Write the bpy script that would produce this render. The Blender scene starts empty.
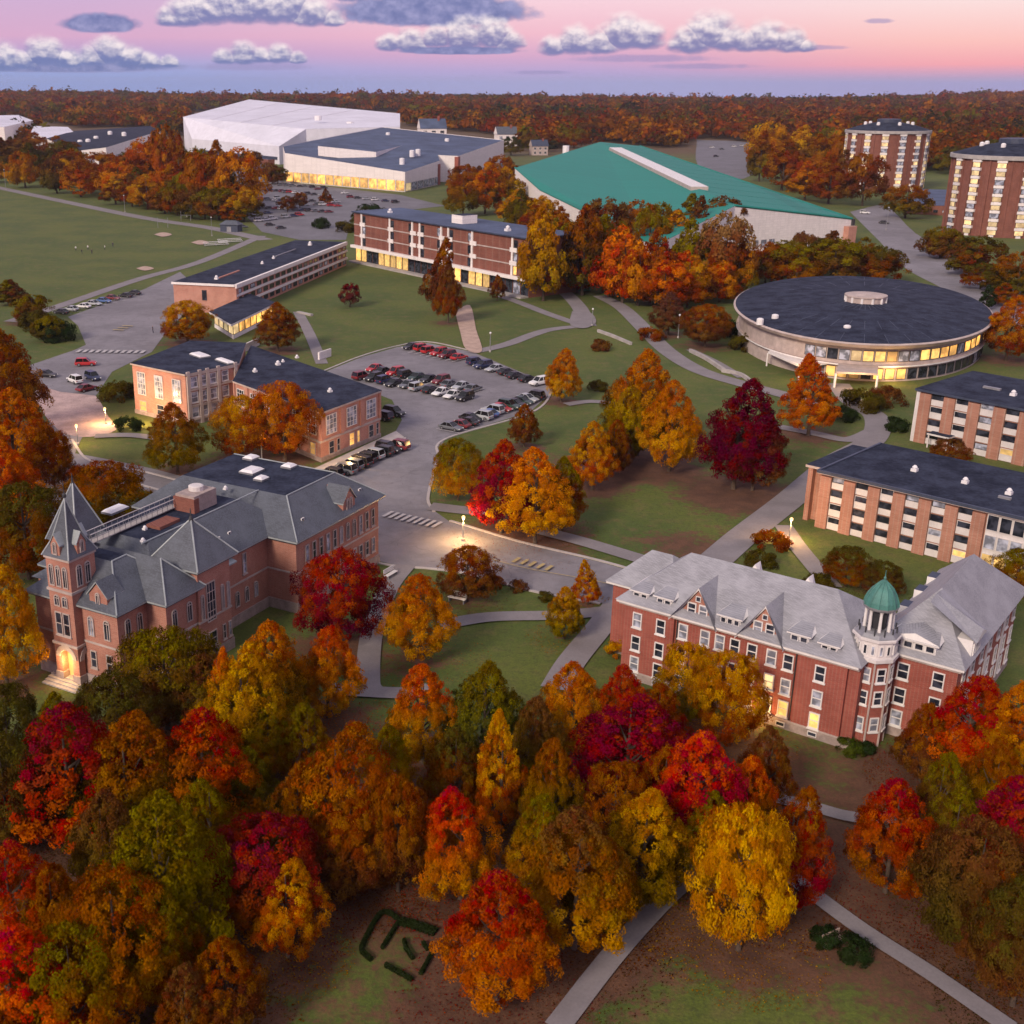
import bpy, bmesh, math, random
import numpy as np
from mathutils import Vector, Matrix
R = random.Random(7)
SC = bpy.context.scene
COL = SC.collection
# ------------------------------------------------------------------ camera numbers
H = 60.0; F = 1200.0; PX = 400.0; PY = 512.0
TH = math.atan((512 - 83) / F); CT, ST = math.cos(TH), math.sin(TH)
def ray(px, py):
    u = (px - PX) / F; v = (PY - py) / F
    return (u, CT + v * ST, -ST + v * CT)
def G(px, py, z=0.0):
    d = ray(px, py); t = (z - H) / d[2]
    return Vector((d[0] * t, d[1] * t, z))
def Dp(px, py, y):
    d = ray(px, py); t = y / d[1]
    return Vector((d[0] * t, y, H + d[2] * t))
def zat(x, y, py):
    v = (PY - py) / F
    return H + y * (v * CT - ST) / (CT + v * ST)
def depth(p): return p[1] * CT - (p[2] - H) * ST
def lin(r, g, b):
    f = lambda c: (c / 255 / 12.92) if c / 255 <= .04045 else ((c / 255 + .055) / 1.055) ** 2.4
    return (f(r), f(g), f(b))
# ------------------------------------------------------------------ materials
MATS = {}
def new_mat(name):
    m = bpy.data.materials.new(name); m.use_nodes = True
    nt = m.node_tree; return m, nt, nt.nodes['Principled BSDF']
def N(nt, t, **kw):
    n = nt.nodes.new(t)
    for k, v in kw.items(): setattr(n, k, v)
    return n
def mixc(nt, fac, a, b, mode='MIX'):
    n = N(nt, 'ShaderNodeMix', data_type='RGBA', blend_type=mode)
    for i, v in ((0, fac), (6, a), (7, b)):
        if isinstance(v, (int, float)): n.inputs[i].default_value = v
        elif isinstance(v, tuple): n.inputs[i].default_value = (*v[:3], 1)
        else: nt.links.new(v, n.inputs[i])
    return n.outputs[2]
def math_(nt, op, a, b=None, c=None, clamp=False):
    n = N(nt, 'ShaderNodeMath', operation=op, use_clamp=clamp)
    for i, v in enumerate((a, b, c)):
        if v is None: continue
        if isinstance(v, (int, float)): n.inputs[i].default_value = v
        else: nt.links.new(v, n.inputs[i])
    return n.outputs[0]
def smooth(nt, x, a, b):
    n = N(nt, 'ShaderNodeMapRange', interpolation_type='SMOOTHSTEP')
    nt.links.new(x, n.inputs[0]); n.inputs[1].default_value = a; n.inputs[2].default_value = b
    return n.outputs[0]
def noise(nt, vec, scale, detail=4, rough=.55):
    n = N(nt, 'ShaderNodeTexNoise'); n.inputs['Scale'].default_value = scale
    n.inputs['Detail'].default_value = detail; n.inputs['Roughness'].default_value = rough
    nt.links.new(vec, n.inputs['Vector']); return n.outputs[0]
def pos(nt): return N(nt, 'ShaderNodeNewGeometry').outputs['Position']
def mat(name, col, var=.25, rough=.8, scale=.6, fine=6.0, metal=0, col2=None, streak=False, bump=0):
    m, nt, bs = new_mat(name); p = pos(nt)
    if streak:
        mp = N(nt, 'ShaderNodeMapping'); mp.inputs['Scale'].default_value = (1, 1, .12); nt.links.new(p, mp.inputs[0]); p2 = mp.outputs[0]
    else: p2 = p
    a = noise(nt, p2, scale, 5); b = noise(nt, p, fine, 3)
    f = math_(nt, 'ADD', math_(nt, 'MULTIPLY', a, .65), math_(nt, 'MULTIPLY', b, .35))
    f = smooth(nt, f, .3, .7)
    c1 = tuple(x * (1 - var) for x in col); c2 = col2 or tuple(min(1, x * (1 + var)) for x in col)
    nt.links.new(mixc(nt, f, c1, c2), bs.inputs['Base Color'])
    bs.inputs['Roughness'].default_value = rough; bs.inputs['Specular IOR Level'].default_value = .12 if 'roof' in name else .5; bs.inputs['Metallic'].default_value = metal
    if bump:
        bn = N(nt, 'ShaderNodeBump'); bn.inputs['Strength'].default_value = bump; nt.links.new(b, bn.inputs['Height']); nt.links.new(bn.outputs[0], bs.inputs['Normal'])
    MATS[name] = m; return m
def brick_mat(name, c1, c2, mortar):
    m, nt, bs = new_mat(name); p = pos(nt)
    sx = N(nt, 'ShaderNodeSeparateXYZ'); nt.links.new(p, sx.inputs[0])
    cx = N(nt, 'ShaderNodeCombineXYZ')
    nt.links.new(math_(nt, 'ADD', sx.outputs[0], math_(nt, 'MULTIPLY', sx.outputs[1], .73)), cx.inputs[0]); nt.links.new(sx.outputs[2], cx.inputs[1])
    br = N(nt, 'ShaderNodeTexBrick'); nt.links.new(cx.outputs[0], br.inputs['Vector'])
    br.inputs['Scale'].default_value = 2.2; br.inputs['Mortar Size'].default_value = .025
    br.inputs['Color1'].default_value = (*c1, 1); br.inputs['Color2'].default_value = (*c2, 1); br.inputs['Mortar'].default_value = (*mortar, 1)
    w = noise(nt, p, .35, 5); w = smooth(nt, w, .3, .75)
    nt.links.new(mixc(nt, math_(nt, 'MULTIPLY', w, .45), br.outputs[0], tuple(x * .55 for x in c1)), bs.inputs['Base Color'])
    bs.inputs['Roughness'].default_value = .85; MATS[name] = m
def slate_mat(name, c, rows=3.0, var=.3):
    m, nt, bs = new_mat(name); p = pos(nt)
    sx = N(nt, 'ShaderNodeSeparateXYZ'); nt.links.new(p, sx.inputs[0])
    cx = N(nt, 'ShaderNodeCombineXYZ')
    nt.links.new(math_(nt, 'ADD', sx.outputs[0], math_(nt, 'MULTIPLY', sx.outputs[1], .8)), cx.inputs[0]); nt.links.new(sx.outputs[2], cx.inputs[1])
    br = N(nt, 'ShaderNodeTexBrick'); nt.links.new(cx.outputs[0], br.inputs['Vector'])
    br.inputs['Scale'].default_value = rows; br.inputs['Mortar Size'].default_value = .02
    br.inputs['Color1'].default_value = (*[x * (1 - var) for x in c], 1); br.inputs['Color2'].default_value = (*[x * (1 + var * .6) for x in c], 1)
    br.inputs['Mortar'].default_value = (*[x * .5 for x in c], 1)
    w = smooth(nt, noise(nt, p, .5, 6), .35, .7)
    nt.links.new(mixc(nt, math_(nt, 'MULTIPLY', w, .5), br.outputs[0], tuple(x * 1.35 for x in c)), bs.inputs['Base Color'])
    bs.inputs['Roughness'].default_value = .55; MATS[name] = m
def panel_mat(name, c, sx_, sz_, var=.05, dirt=.25):
    m, nt, bs = new_mat(name); p = pos(nt); sx = N(nt, 'ShaderNodeSeparateXYZ'); nt.links.new(p, sx.inputs[0]); cx = N(nt, 'ShaderNodeCombineXYZ')
    nt.links.new(math_(nt, 'MULTIPLY', math_(nt, 'ADD', sx.outputs[0], math_(nt, 'MULTIPLY', sx.outputs[1], .6)), sx_), cx.inputs[0]); nt.links.new(math_(nt, 'MULTIPLY', sx.outputs[2], sz_), cx.inputs[1])
    br = N(nt, 'ShaderNodeTexBrick'); br.offset = 0; nt.links.new(cx.outputs[0], br.inputs['Vector']); br.inputs['Scale'].default_value = 1; br.inputs['Mortar Size'].default_value = .012
    br.inputs['Color1'].default_value = (*[x * (1 - var) for x in c], 1); br.inputs['Color2'].default_value = (*[min(.9, x * (1 + var)) for x in c], 1); br.inputs['Mortar'].default_value = (*[x * .86 for x in c], 1)
    mp = N(nt, 'ShaderNodeMapping'); mp.inputs['Scale'].default_value = (1, 1, .08); nt.links.new(p, mp.inputs[0]); w = smooth(nt, noise(nt, mp.outputs[0], .9, 6), .45, .8)
    nt.links.new(mixc(nt, math_(nt, 'MULTIPLY', w, dirt), br.outputs[0], tuple(x * .55 for x in c)), bs.inputs['Base Color']); bs.inputs['Roughness'].default_value = .7; MATS[name] = m
def asphalt_mat(name, c):
    m, nt, bs = new_mat(name); p = pos(nt); big = noise(nt, p, .07, 5, .6); mid = noise(nt, p, .5, 5, .6); fine = noise(nt, p, 5, 3, .7)
    f = math_(nt, 'ADD', math_(nt, 'MULTIPLY', big, .5), math_(nt, 'ADD', math_(nt, 'MULTIPLY', mid, .3), math_(nt, 'MULTIPLY', fine, .2)))
    col = mixc(nt, smooth(nt, f, .35, .65), tuple(x * .72 for x in c), tuple(x * 1.16 for x in c))
    v = N(nt, 'ShaderNodeTexVoronoi', feature='DISTANCE_TO_EDGE'); v.inputs['Scale'].default_value = .11; ad = N(nt, 'ShaderNodeVectorMath', operation='ADD'); nz = N(nt, 'ShaderNodeTexNoise'); nz.inputs['Scale'].default_value = .25; nt.links.new(p, nz.inputs['Vector']); sc = N(nt, 'ShaderNodeVectorMath', operation='SCALE'); sc.inputs[3].default_value = 7; nt.links.new(nz.outputs[1], sc.inputs[0]); nt.links.new(p, ad.inputs[0]); nt.links.new(sc.outputs[0], ad.inputs[1]); nt.links.new(ad.outputs[0], v.inputs['Vector'])
    ck = smooth(nt, v.outputs['Distance'], .012, .0); col = mixc(nt, math_(nt, 'MULTIPLY', ck, .45), col, tuple(x * .4 for x in c))
    vp = N(nt, 'ShaderNodeTexVoronoi'); vp.inputs['Scale'].default_value = .06; nt.links.new(p, vp.inputs['Vector']); sp = N(nt, 'ShaderNodeSeparateColor'); nt.links.new(vp.outputs['Color'], sp.inputs[0]); pa = math_(nt, 'GREATER_THAN', sp.outputs[0], .8)
    col = mixc(nt, math_(nt, 'MULTIPLY', pa, .22), col, tuple(x * .55 for x in c)); nt.links.new(col, bs.inputs['Base Color']); bs.inputs['Roughness'].default_value = .85; MATS[name] = m
def emit_mat(name, c, s, scale=1.2, lo=.35):
    m, nt, bs = new_mat(name); n = smooth(nt, noise(nt, pos(nt), scale, 3), .3, .7)
    f = math_(nt, 'ADD', math_(nt, 'MULTIPLY', n, s * (1 - lo)), s * lo); oi = N(nt, 'ShaderNodeObjectInfo'); f = math_(nt, 'MULTIPLY', f, math_(nt, 'MULTIPLY_ADD', oi.outputs['Random'], .95, .4) if 'lit' in name else 1.0)
    bs.inputs['Base Color'].default_value = (.3, .2, .1, 1); nt.links.new(mixc(nt, math_(nt, 'MULTIPLY', oi.outputs['Random'], .5), c, (c[0], c[1] * .75, c[2] * .5)), bs.inputs['Emission Color'])
    nt.links.new(f, bs.inputs['Emission Strength']); MATS[name] = m
def glass_mat(name, c, rough=.08, var=True):
    m, nt, bs = new_mat(name)
    if var:
        n = smooth(nt, noise(nt, pos(nt), .8, 2), .4, .65); nt.links.new(mixc(nt, n, c, tuple(x * 3 + .01 for x in c)), bs.inputs['Base Color'])
    else: bs.inputs['Base Color'].default_value = (*c, 1)
    bs.inputs['Roughness'].default_value = rough; bs.inputs['IOR'].default_value = 1.5; MATS[name] = m
brick_mat('brick_rose', (.36, .125, .085), (.46, .185, .13), (.44, .31, .25))
brick_mat('brick_red', (.27, .05, .035), (.36, .08, .055), (.32, .18, .14))
brick_mat('brick_pink', (.46, .18, .125), (.56, .25, .18), (.5, .36, .3))
brick_mat('brick_dorm', (.34, .14, .09), (.43, .19, .13), (.4, .28, .22))
brick_mat('brick_brown', (.17, .05, .034), (.24, .075, .05), (.25, .13, .1))
slate_mat('slate_grey', (.080, .090, .112)); slate_mat('shingle_pale', (.29, .29, .32), 3.5, .2); slate_mat('slate_dark', (.04, .052, .09))
mat('roof_membrane', (.014, .019, .040), .4, .85, .3, 2.0, col2=(.045, .054, .088)); mat('roof_blue', (.075, .10, .165), .3, .7, .08, 1.0)
mat('roof_white', (.66, .66, .74), .12, .5, .03, .3); panel_mat('roof_teal', (.005, .205, .165), .35, .02, .06, .3)
mat('stone_trim', (.44, .36, .33), .2, .8); mat('stone_base', (.33, .26, .24), .25, .85, 1.2); mat('white_paint', (.72, .69, .68), .1, .55); panel_mat('white_wall', (.80, .745, .725), .22, .28)
mat('gutter_metal', (.29, .32, .335), .2, .45); mat('copper_green', (.06, .19, .165), .3, .5, 1.5, 8, streak=True); mat('dark_trim', (.03, .03, .035), .3, .6)
mat('grey_metal', (.28, .28, .30), .2, .45, metal=.4); mat('concrete', (.36, .33, .32), .2, .85, .5, 3); mat('panel_white', (.62, .58, .57), .12, .6); mat('vent_white', (.75, .73, .74), .08, .5)
mat('bark', (.075, .05, .035), .4, .9, 3, 12); mat('wood', (.22, .13, .07), .3, .8, 3, 12)
glass_mat('glass', (.012, .014, .022)); glass_mat('glass_pale', (.16, .17, .21), .15); glass_mat('car_glass', (.01, .011, .014), .05, False)
emit_mat('lit_window', (1, .62, .17), 1.5, 1.0, .5); emit_mat('lit_pale', (1, .78, .42), 1.05, .5, .4); emit_mat('lit_orange', (1, .52, .12), 2.0, .3, .2)
emit_mat('lamp_glow', (1, .66, .28), 2.2, 1, 1)
mat('tyre', (.015, .015, .015), .2, .85); mat('rim', (.4, .4, .42), .1, .35, metal=.8); mat('headlight', (.75, .75, .7), .05, .2); mat('taillight', (.35, .01, .01), .1, .3)
mat('paint_white_line', (.42, .40, .40), .25, .8, 2, 6); mat('paint_yellow_line', (.36, .28, .13), .25, .8, 2, 6)
asphalt_mat('asphalt', (.205, .192, .212)); asphalt_mat('asphalt_far', (.15, .145, .165)); mat('asphalt_dark', (.12, .115, .135), .2, .85, .1, 2.5, bump=.1); mat('path_paving', (.205, .185, .195), .14, .9, .25, 4)
mat('plaza_paving', (.42, .30, .28), .3, .85, .3, 3); mat('kerb_stone', (.40, .36, .35), .15, .85); mat('sand', (.42, .30, .24), .2, .95, .5, 4); mat('soil', (.16, .08, .05), .35, .95, .6, 4)
mat('canvas_green', (.02, .2, .09), .15, .7); mat('shirt_white', (.6, .6, .58), .1, .8); mat('shirt_dark', (.03, .03, .05), .1, .8); mat('skin', (.45, .27, .2), .05, .6); mat('hair', (.03, .02, .015), .1, .8)
def paint_mat():
    m, nt, bs = new_mat('car_paint'); a = N(nt, 'ShaderNodeAttribute', attribute_type='OBJECT', attribute_name='paint')
    n = noise(nt, pos(nt), 2, 2)
    nt.links.new(mixc(nt, math_(nt, 'MULTIPLY', n, .06), a.outputs[0], (.3, .27, .25)), bs.inputs['Base Color'])
    bs.inputs['Roughness'].default_value = .38; bs.inputs['Coat Weight'].default_value = .15; MATS['car_paint'] = m
paint_mat()
def leaf_mat(name, attr_type):
    m, nt, bs = new_mat(name)
    nt.nodes.remove(bs); out = nt.nodes['Material Output']
    fa = N(nt, 'ShaderNodeAttribute', attribute_name='leafdata'); sp = N(nt, 'ShaderNodeSeparateColor'); nt.links.new(fa.outputs[0], sp.inputs[0])
    rnd, hgt, puff = sp.outputs
    a = N(nt, 'ShaderNodeAttribute', attribute_type=attr_type, attribute_name='leaf_a'); b = N(nt, 'ShaderNodeAttribute', attribute_type=attr_type, attribute_name='leaf_b')
    oi = N(nt, 'ShaderNodeObjectInfo')
    tc = N(nt, 'ShaderNodeTexCoord'); ad = N(nt, 'ShaderNodeVectorMath', operation='ADD'); nt.links.new(tc.outputs['Object'], ad.inputs[0]); nt.links.new(oi.outputs['Random'], ad.inputs[1])
    n = noise(nt, ad.outputs[0], 3.2 if attr_type == 'OBJECT' else .02, 2)
    f = math_(nt, 'ADD', math_(nt, 'MULTIPLY', hgt, 1.25), math_(nt, 'ADD', math_(nt, 'MULTIPLY', n, .9), math_(nt, 'MULTIPLY', puff, .3)))
    f = smooth(nt, f, .85, 1.75)
    c = mixc(nt, f, b.outputs[0], a.outputs[0])
    br = math_(nt, 'MULTIPLY_ADD', rnd, *((.36, .58) if attr_type == 'OBJECT' else (.22, .36))); br = math_(nt, 'MULTIPLY', br, math_(nt, 'MULTIPLY_ADD', puff, .5, .72))
    hs = N(nt, 'ShaderNodeHueSaturation'); nt.links.new(c, hs.inputs['Color']); nt.links.new(br, hs.inputs['Value'])
    nt.links.new(math_(nt, 'MULTIPLY_ADD', puff, .05, .475), hs.inputs['Hue']); hs.inputs['Saturation'].default_value = 1.07
    df = N(nt, 'ShaderNodeBsdfDiffuse'); tr = N(nt, 'ShaderNodeBsdfTranslucent'); mx = N(nt, 'ShaderNodeMixShader'); mx.inputs[0].default_value = .36
    for s in (df, tr): nt.links.new(hs.outputs[0], s.inputs['Color'])
    nt.links.new(df.outputs[0], mx.inputs[1]); nt.links.new(tr.outputs[0], mx.inputs[2]); nt.links.new(mx.outputs[0], out.inputs[0]); MATS[name] = m
leaf_mat('foliage', 'OBJECT'); leaf_mat('foliage_mass', 'GEOMETRY')
def ground_mat():
    m, nt, bs = new_mat('ground_cover'); p = pos(nt)
    at = N(nt, 'ShaderNodeAttribute', attribute_name='cover'); sp = N(nt, 'ShaderNodeSeparateColor'); nt.links.new(at.outputs[0], sp.inputs[0])
    litter, lawn, wood = sp.outputs
    big = noise(nt, p, .05, 5); mid = noise(nt, p, .4, 5); fine = noise(nt, p, 4.0, 4, .7)
    g = mixc(nt, smooth(nt, big, .35, .65), (.070, .112, .010), (.122, .150, .016))
    g = mixc(nt, math_(nt, 'MULTIPLY', smooth(nt, mid, .45, .75), .7), g, (.17, .135, .042))
    clump = noise(nt, p, 1.5, 3, .6); g = mixc(nt, math_(nt, 'MULTIPLY', smooth(nt, clump, .42, .7), .5), g, (.05, .062, .012))
    g = mixc(nt, smooth(nt, fine, .25, .75), mixc(nt, .5, g, (.012, .015, .004)), g)
    l = mixc(nt, smooth(nt, mid, .3, .7), (.085, .034, .017), (.15, .066, .032))
    l = mixc(nt, smooth(nt, fine, .3, .7), mixc(nt, .5, l, (.03, .014, .008)), l)
    fl = math_(nt, 'ADD', litter, math_(nt, 'MULTIPLY', math_(nt, 'SUBTRACT', math_(nt, 'ADD', math_(nt, 'MULTIPLY', mid, .45), math_(nt, 'ADD', math_(nt, 'MULTIPLY', clump, .3), math_(nt, 'MULTIPLY', fine, .25))), .5), 2.2))
    nt.links.new(mixc(nt, smooth(nt, fl, .32, .68), g, l), bs.inputs['Base Color']); bs.inputs['Roughness'].default_value = .95
    bn = N(nt, 'ShaderNodeBump'); bn.inputs['Strength'].default_value = .5; bn.inputs['Distance'].default_value = .15; nt.links.new(fine, bn.inputs['Height']); nt.links.new(bn.outputs[0], bs.inputs['Normal'])
    MATS['ground_cover'] = m
ground_mat()
# ------------------------------------------------------------------ objects
def tag(o, label=None, cat=None, group=None, kind=None):
    if label: o['label'] = label
    if cat: o['category'] = cat
    if group: o['group'] = group
    if kind: o['kind'] = kind
    return o
def empty(name, loc, label, cat, group=None, rz=0):
    o = bpy.data.objects.new(name, None); COL.objects.link(o); o.location = loc; o.rotation_euler = (0, 0, rz); o.empty_display_size = .5
    return tag(o, label, cat, group)
def link(name, me, parent=None, loc=(0, 0, 0)):
    o = bpy.data.objects.new(name, me); COL.objects.link(o); o.location = loc
    if parent: o.parent = parent
    return o
class MB:
    def __init__(s): s.v = []; s.f = []; s.m = []; s.names = []
    def mi(s, n):
        if n not in s.names: s.names.append(n)
        return s.names.index(n)
    def face(s, pts, m):
        k = len(s.v); s.v += [tuple(p) for p in pts]; s.f.append(tuple(range(k, k + len(pts)))); s.m.append(s.mi(m)); return s
    def hexa(s, b, t, m, mt=None):
        n = len(b); s.face(t, mt or m); s.face(list(reversed(b)), m)
        for i in range(n):
            j = (i + 1) % n; s.face([b[i], b[j], t[j], t[i]], m)
        return s
    def prism(s, poly, z0, z1, m, mt=None):
        return s.hexa([(p[0], p[1], z0) for p in poly], [(p[0], p[1], z1) for p in poly], m, mt)
    def tube(s, path, rad, m, n=8):
        rings = []
        for i, p in enumerate(path):
            p = Vector(p); a = Vector(path[max(i - 1, 0)]); b = Vector(path[min(i + 1, len(path) - 1)]); d = (b - a).normalized()
            x = d.orthogonal().normalized(); y = d.cross(x); r = rad[i] if isinstance(rad, (list, tuple)) else rad
            rings.append([p + (x * math.cos(2 * math.pi * k / n) + y * math.sin(2 * math.pi * k / n)) * r for k in range(n)])
        for a, b in zip(rings, rings[1:]):
            for k in range(n): s.face([a[k], a[(k + 1) % n], b[(k + 1) % n], b[k]], m)
        s.face(list(reversed(rings[0])), m); s.face(rings[-1], m); return s
    def lathe(s, c, prof, m, n=16, rot=0, ex=1.0, ey=1.0):
        rings = [[(c[0] + r * ex * math.cos(rot + 2 * math.pi * k / n), c[1] + r * ey * math.sin(rot + 2 * math.pi * k / n), z) for k in range(n)] for r, z in prof]
        for a, b in zip(rings, rings[1:]):
            for k in range(n): s.face([a[k], a[(k + 1) % n], b[(k + 1) % n], b[k]], m)
        s.face(list(reversed(rings[0])), m); s.face(rings[-1], m); return s
    def mesh(s, name, off=(0, 0, 0), weld=True, smooth_=False):
        me = bpy.data.meshes.new(name); me.from_pydata([(a - off[0], b - off[1], c - off[2]) for a, b, c in s.v], [], s.f)
        for n in s.names: me.materials.append(MATS[n])
        me.polygons.foreach_set('material_index', s.m)
        if smooth_: me.polygons.foreach_set('use_smooth', [True] * len(s.f))
        bm = bmesh.new(); bm.from_mesh(me)
        if weld: bmesh.ops.remove_doubles(bm, verts=bm.verts, dist=1e-4)
        bmesh.ops.recalc_face_normals(bm, faces=bm.faces); bm.to_mesh(me); bm.free(); me.update(); return me
    def build(s, name, root=None, label=None, off=None, smooth_=False):
        off = off if off is not None else (root.matrix_basis.translation if root else (0, 0, 0))
        o = link(name, s.mesh(name, off, smooth_=smooth_), root, (0, 0, 0) if root else off)
        if label: o['label'] = label
        return o
class Fr:                                    # plan frame: u along the front, b towards the back
    def __init__(s, A, B):
        s.O = Vector((A[0], A[1])); s.u = (Vector((B[0], B[1])) - s.O).normalized(); s.b = Vector((-s.u.y, s.u.x)); s.L = (Vector((B[0], B[1])) - s.O).length
    def w(s, u, b, z=0):
        p = s.O + s.u * u + s.b * b; return Vector((p.x, p.y, z))
    def inv(s, p):
        d = Vector((p[0], p[1])) - s.O; return d.dot(s.u), d.dot(s.b)
    def box(s, mb, u, b, z, m, mt=None):
        q = [(u[0], b[0]), (u[1], b[0]), (u[1], b[1]), (u[0], b[1])]
        return mb.hexa([s.w(x, y, z[0]) for x, y in q], [s.w(x, y, z[1]) for x, y in q], m, mt)
    def frustum(s, mb, u, b, z, ins, m, mt=None, over=0):
        q = [(u[0] - over, b[0] - over), (u[1] + over, b[0] - over), (u[1] + over, b[1] + over), (u[0] - over, b[1] + over)]
        t = [(u[0] + ins, b[0] + ins), (u[1] - ins, b[0] + ins), (u[1] - ins, b[1] - ins), (u[0] + ins, b[1] - ins)]
        return mb.hexa([s.w(x, y, z[0]) for x, y in q], [s.w(x, y, z[1]) for x, y in t], m, mt)
    def hip(s, mb, u, b, z0, z1, i0, i1, m, along='u'):
        c = [s.w(u[0], b[0], z0), s.w(u[1], b[0], z0), s.w(u[1], b[1], z0), s.w(u[0], b[1], z0)]
        if along == 'u':
            bm_ = (b[0] + b[1]) / 2; r0, r1 = s.w(u[0] + i0, bm_, z1), s.w(u[1] - i1, bm_, z1)
            fs = [[c[0], c[1], r1, r0], [c[1], c[2], r1], [c[2], c[3], r0, r1], [c[3], c[0], r0]]
        else:
            um = (u[0] + u[1]) / 2; r0, r1 = s.w(um, b[0] + i0, z1), s.w(um, b[1] - i1, z1)
            fs = [[c[0], c[1], r0], [c[1], c[2], r1, r0], [c[2], c[3], r1], [c[3], c[0], r0, r1]]
        for f in fs: mb.face(f, m)
        mb.face(list(reversed(c)), m)
class Fac:                                   # one facade: P -> Q left to right seen from outside
    def __init__(s, P, Q):
        s.P = Vector((P[0], P[1])); q = Vector((Q[0], Q[1])); s.L = (q - s.P).length; s.d = (q - s.P) / s.L; s.n = Vector((s.d.y, -s.d.x)); s.ang = math.atan2(s.d.y, s.d.x)
    def w(s, t, z, out=0):
        p = s.P + s.d * t + s.n * out; return Vector((p.x, p.y, z))
    def at(s, px, py):
        d = ray(px, py); dn = d[0] * s.n.x + d[1] * s.n.y; t = (s.P.x * s.n.x + s.P.y * s.n.y) / dn
        p = Vector((d[0] * t, d[1] * t)); return (p - s.P).dot(s.d), H + d[2] * t
    def box(s, mb, t0, t1, z0, z1, o0, o1, m, mt=None):
        q = [(t0, o1), (t1, o1), (t1, o0), (t0, o0)]
        return mb.hexa([s.w(a, z0, o) for a, o in q], [s.w(a, z1, o) for a, o in q], m, mt)
WIN = {}
def win_mesh(w, h, style, gl, fm):
    k = (round(w, 2), round(h, 2), style, gl, fm)
    if k in WIN: return WIN[k]
    f = MB(); g = MB(); t = .11 if style != 'thin' else .07
    def bx(mb, x0, x1, z0, z1, y0, y1, m): mb.hexa([(x0, y0, z0), (x1, y0, z0), (x1, y1, z0), (x0, y1, z0)], [(x0, y0, z1), (x1, y0, z1), (x1, y1, z1), (x0, y1, z1)], m)
    a, b = w / 2, h / 2
    if style == 'arch':
        n = 8; zs = b - a
        arc = [(a * math.cos(math.pi * i / n), zs + a * math.sin(math.pi * i / n)) for i in range(n + 1)]
        out = [(a, -b)] + arc + [(-a, -b)]; k2 = (a - t) / a
        inn = [(a - t, -b + t)] + [(x * k2, zs + (z - zs) * k2) for x, z in arc] + [(-a + t, -b + t)]
        for i in range(len(out)):
            j = (i + 1) % len(out); o1, o2, i1, i2 = out[i], out[j], inn[i], inn[j]
            f.hexa([(o1[0], .02, o1[1]), (o2[0], .02, o2[1]), (i2[0], .02, i2[1]), (i1[0], .02, i1[1])], [(o1[0], -.12, o1[1]), (o2[0], -.12, o2[1]), (i2[0], -.12, i2[1]), (i1[0], -.12, i1[1])], fm)
        bx(f, -.04, .04, -b + t, b - t, -.08, -.03, fm); bx(f, -a + t, -.05, zs - .05, zs + .03, -.08, -.03, fm); bx(f, .05, a - t, zs - .05, zs + .03, -.08, -.03, fm)
        g.face([(x, -.04, z) for x, z in inn], gl)
    else:
        bx(f, -a, -a + t, -b, b, -.12, .02, fm); bx(f, a - t, a, -b, b, -.12, .02, fm)
        bx(f, -a + t, a - t, b - t, b, -.12, .02, fm); bx(f, -a + t, a - t, -b, -b + t, -.12, .02, fm)
        if style == 'sash':
            bx(f, -a + t, a - t, -.04, .05, -.09, -.03, fm); bx(f, -a - .08, a + .08, -b - .14, -b, -.2, .02, fm)
        if style == 'grid':
            for i in range(1, 3): x = -a + w * i / 3; bx(f, x - .04, x + .04, -b + t, b - t, -.09, -.03, fm)
            for i in range(1, 4): z = -b + h * i / 4; bx(f, -a + t, a - t, z - .04, z + .04, -.085, -.035, fm)
        g.face([(-a + t, -.04, -b + t), (a - t, -.04, -b + t), (a - t, -.04, b - t), (-a + t, -.04, b - t)], gl)
    WIN[k] = (f.mesh('window', weld=False), g.mesh('pane', weld=False)); return WIN[k]
def window(root, fac, t, z, w, h, style='sash', gl='glass', fm='white_paint', out=.0, name='window', label=None):
    if gl == 'glass' and R.random() < .16: gl = 'glass_pale'
    a, b = win_mesh(w, h, style, gl, fm)
    o = link(name, a, root, fac.w(t, z, out) - root.matrix_basis.translation); o.rotation_euler = (0, 0, fac.ang)
    p = link('pane', b, o)
    if label: o['label'] = label
    return o
def poly_part(name, pts, z0, z1, m, root, mt=None):
    return MB().prism(pts, z0, z1, m, mt).build(name, root)
def vent(fr, root, u, b, z, s=.5, m='vent_white', name='roof_vent'):
    mb = MB(); fr.box(mb, (u - s * .5, u + s * .5), (b - s * .5, b + s * .5), (z, z + s * .5), m); mb.lathe(fr.w(u, b), [(s * .28, z + s * .45), (s * .28, z + s * .7), (s * .48, z + s * .75), (s * .2, z + s * 1.1)], m, 10)
    return mb.build(name, root)
def skylight(fr, root, u, b, z, w, d):
    mb = MB(); fr.box(mb, (u - w, u + w), (b - d, b + d), (z, z + .25), 'grey_metal', 'vent_white'); fr.frustum(mb, (u - w * .95, u + w * .95), (b - d * .95, b + d * .95), (z + .253, z + .5), .3, 'vent_white'); return mb.build('skylight', root)
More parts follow.
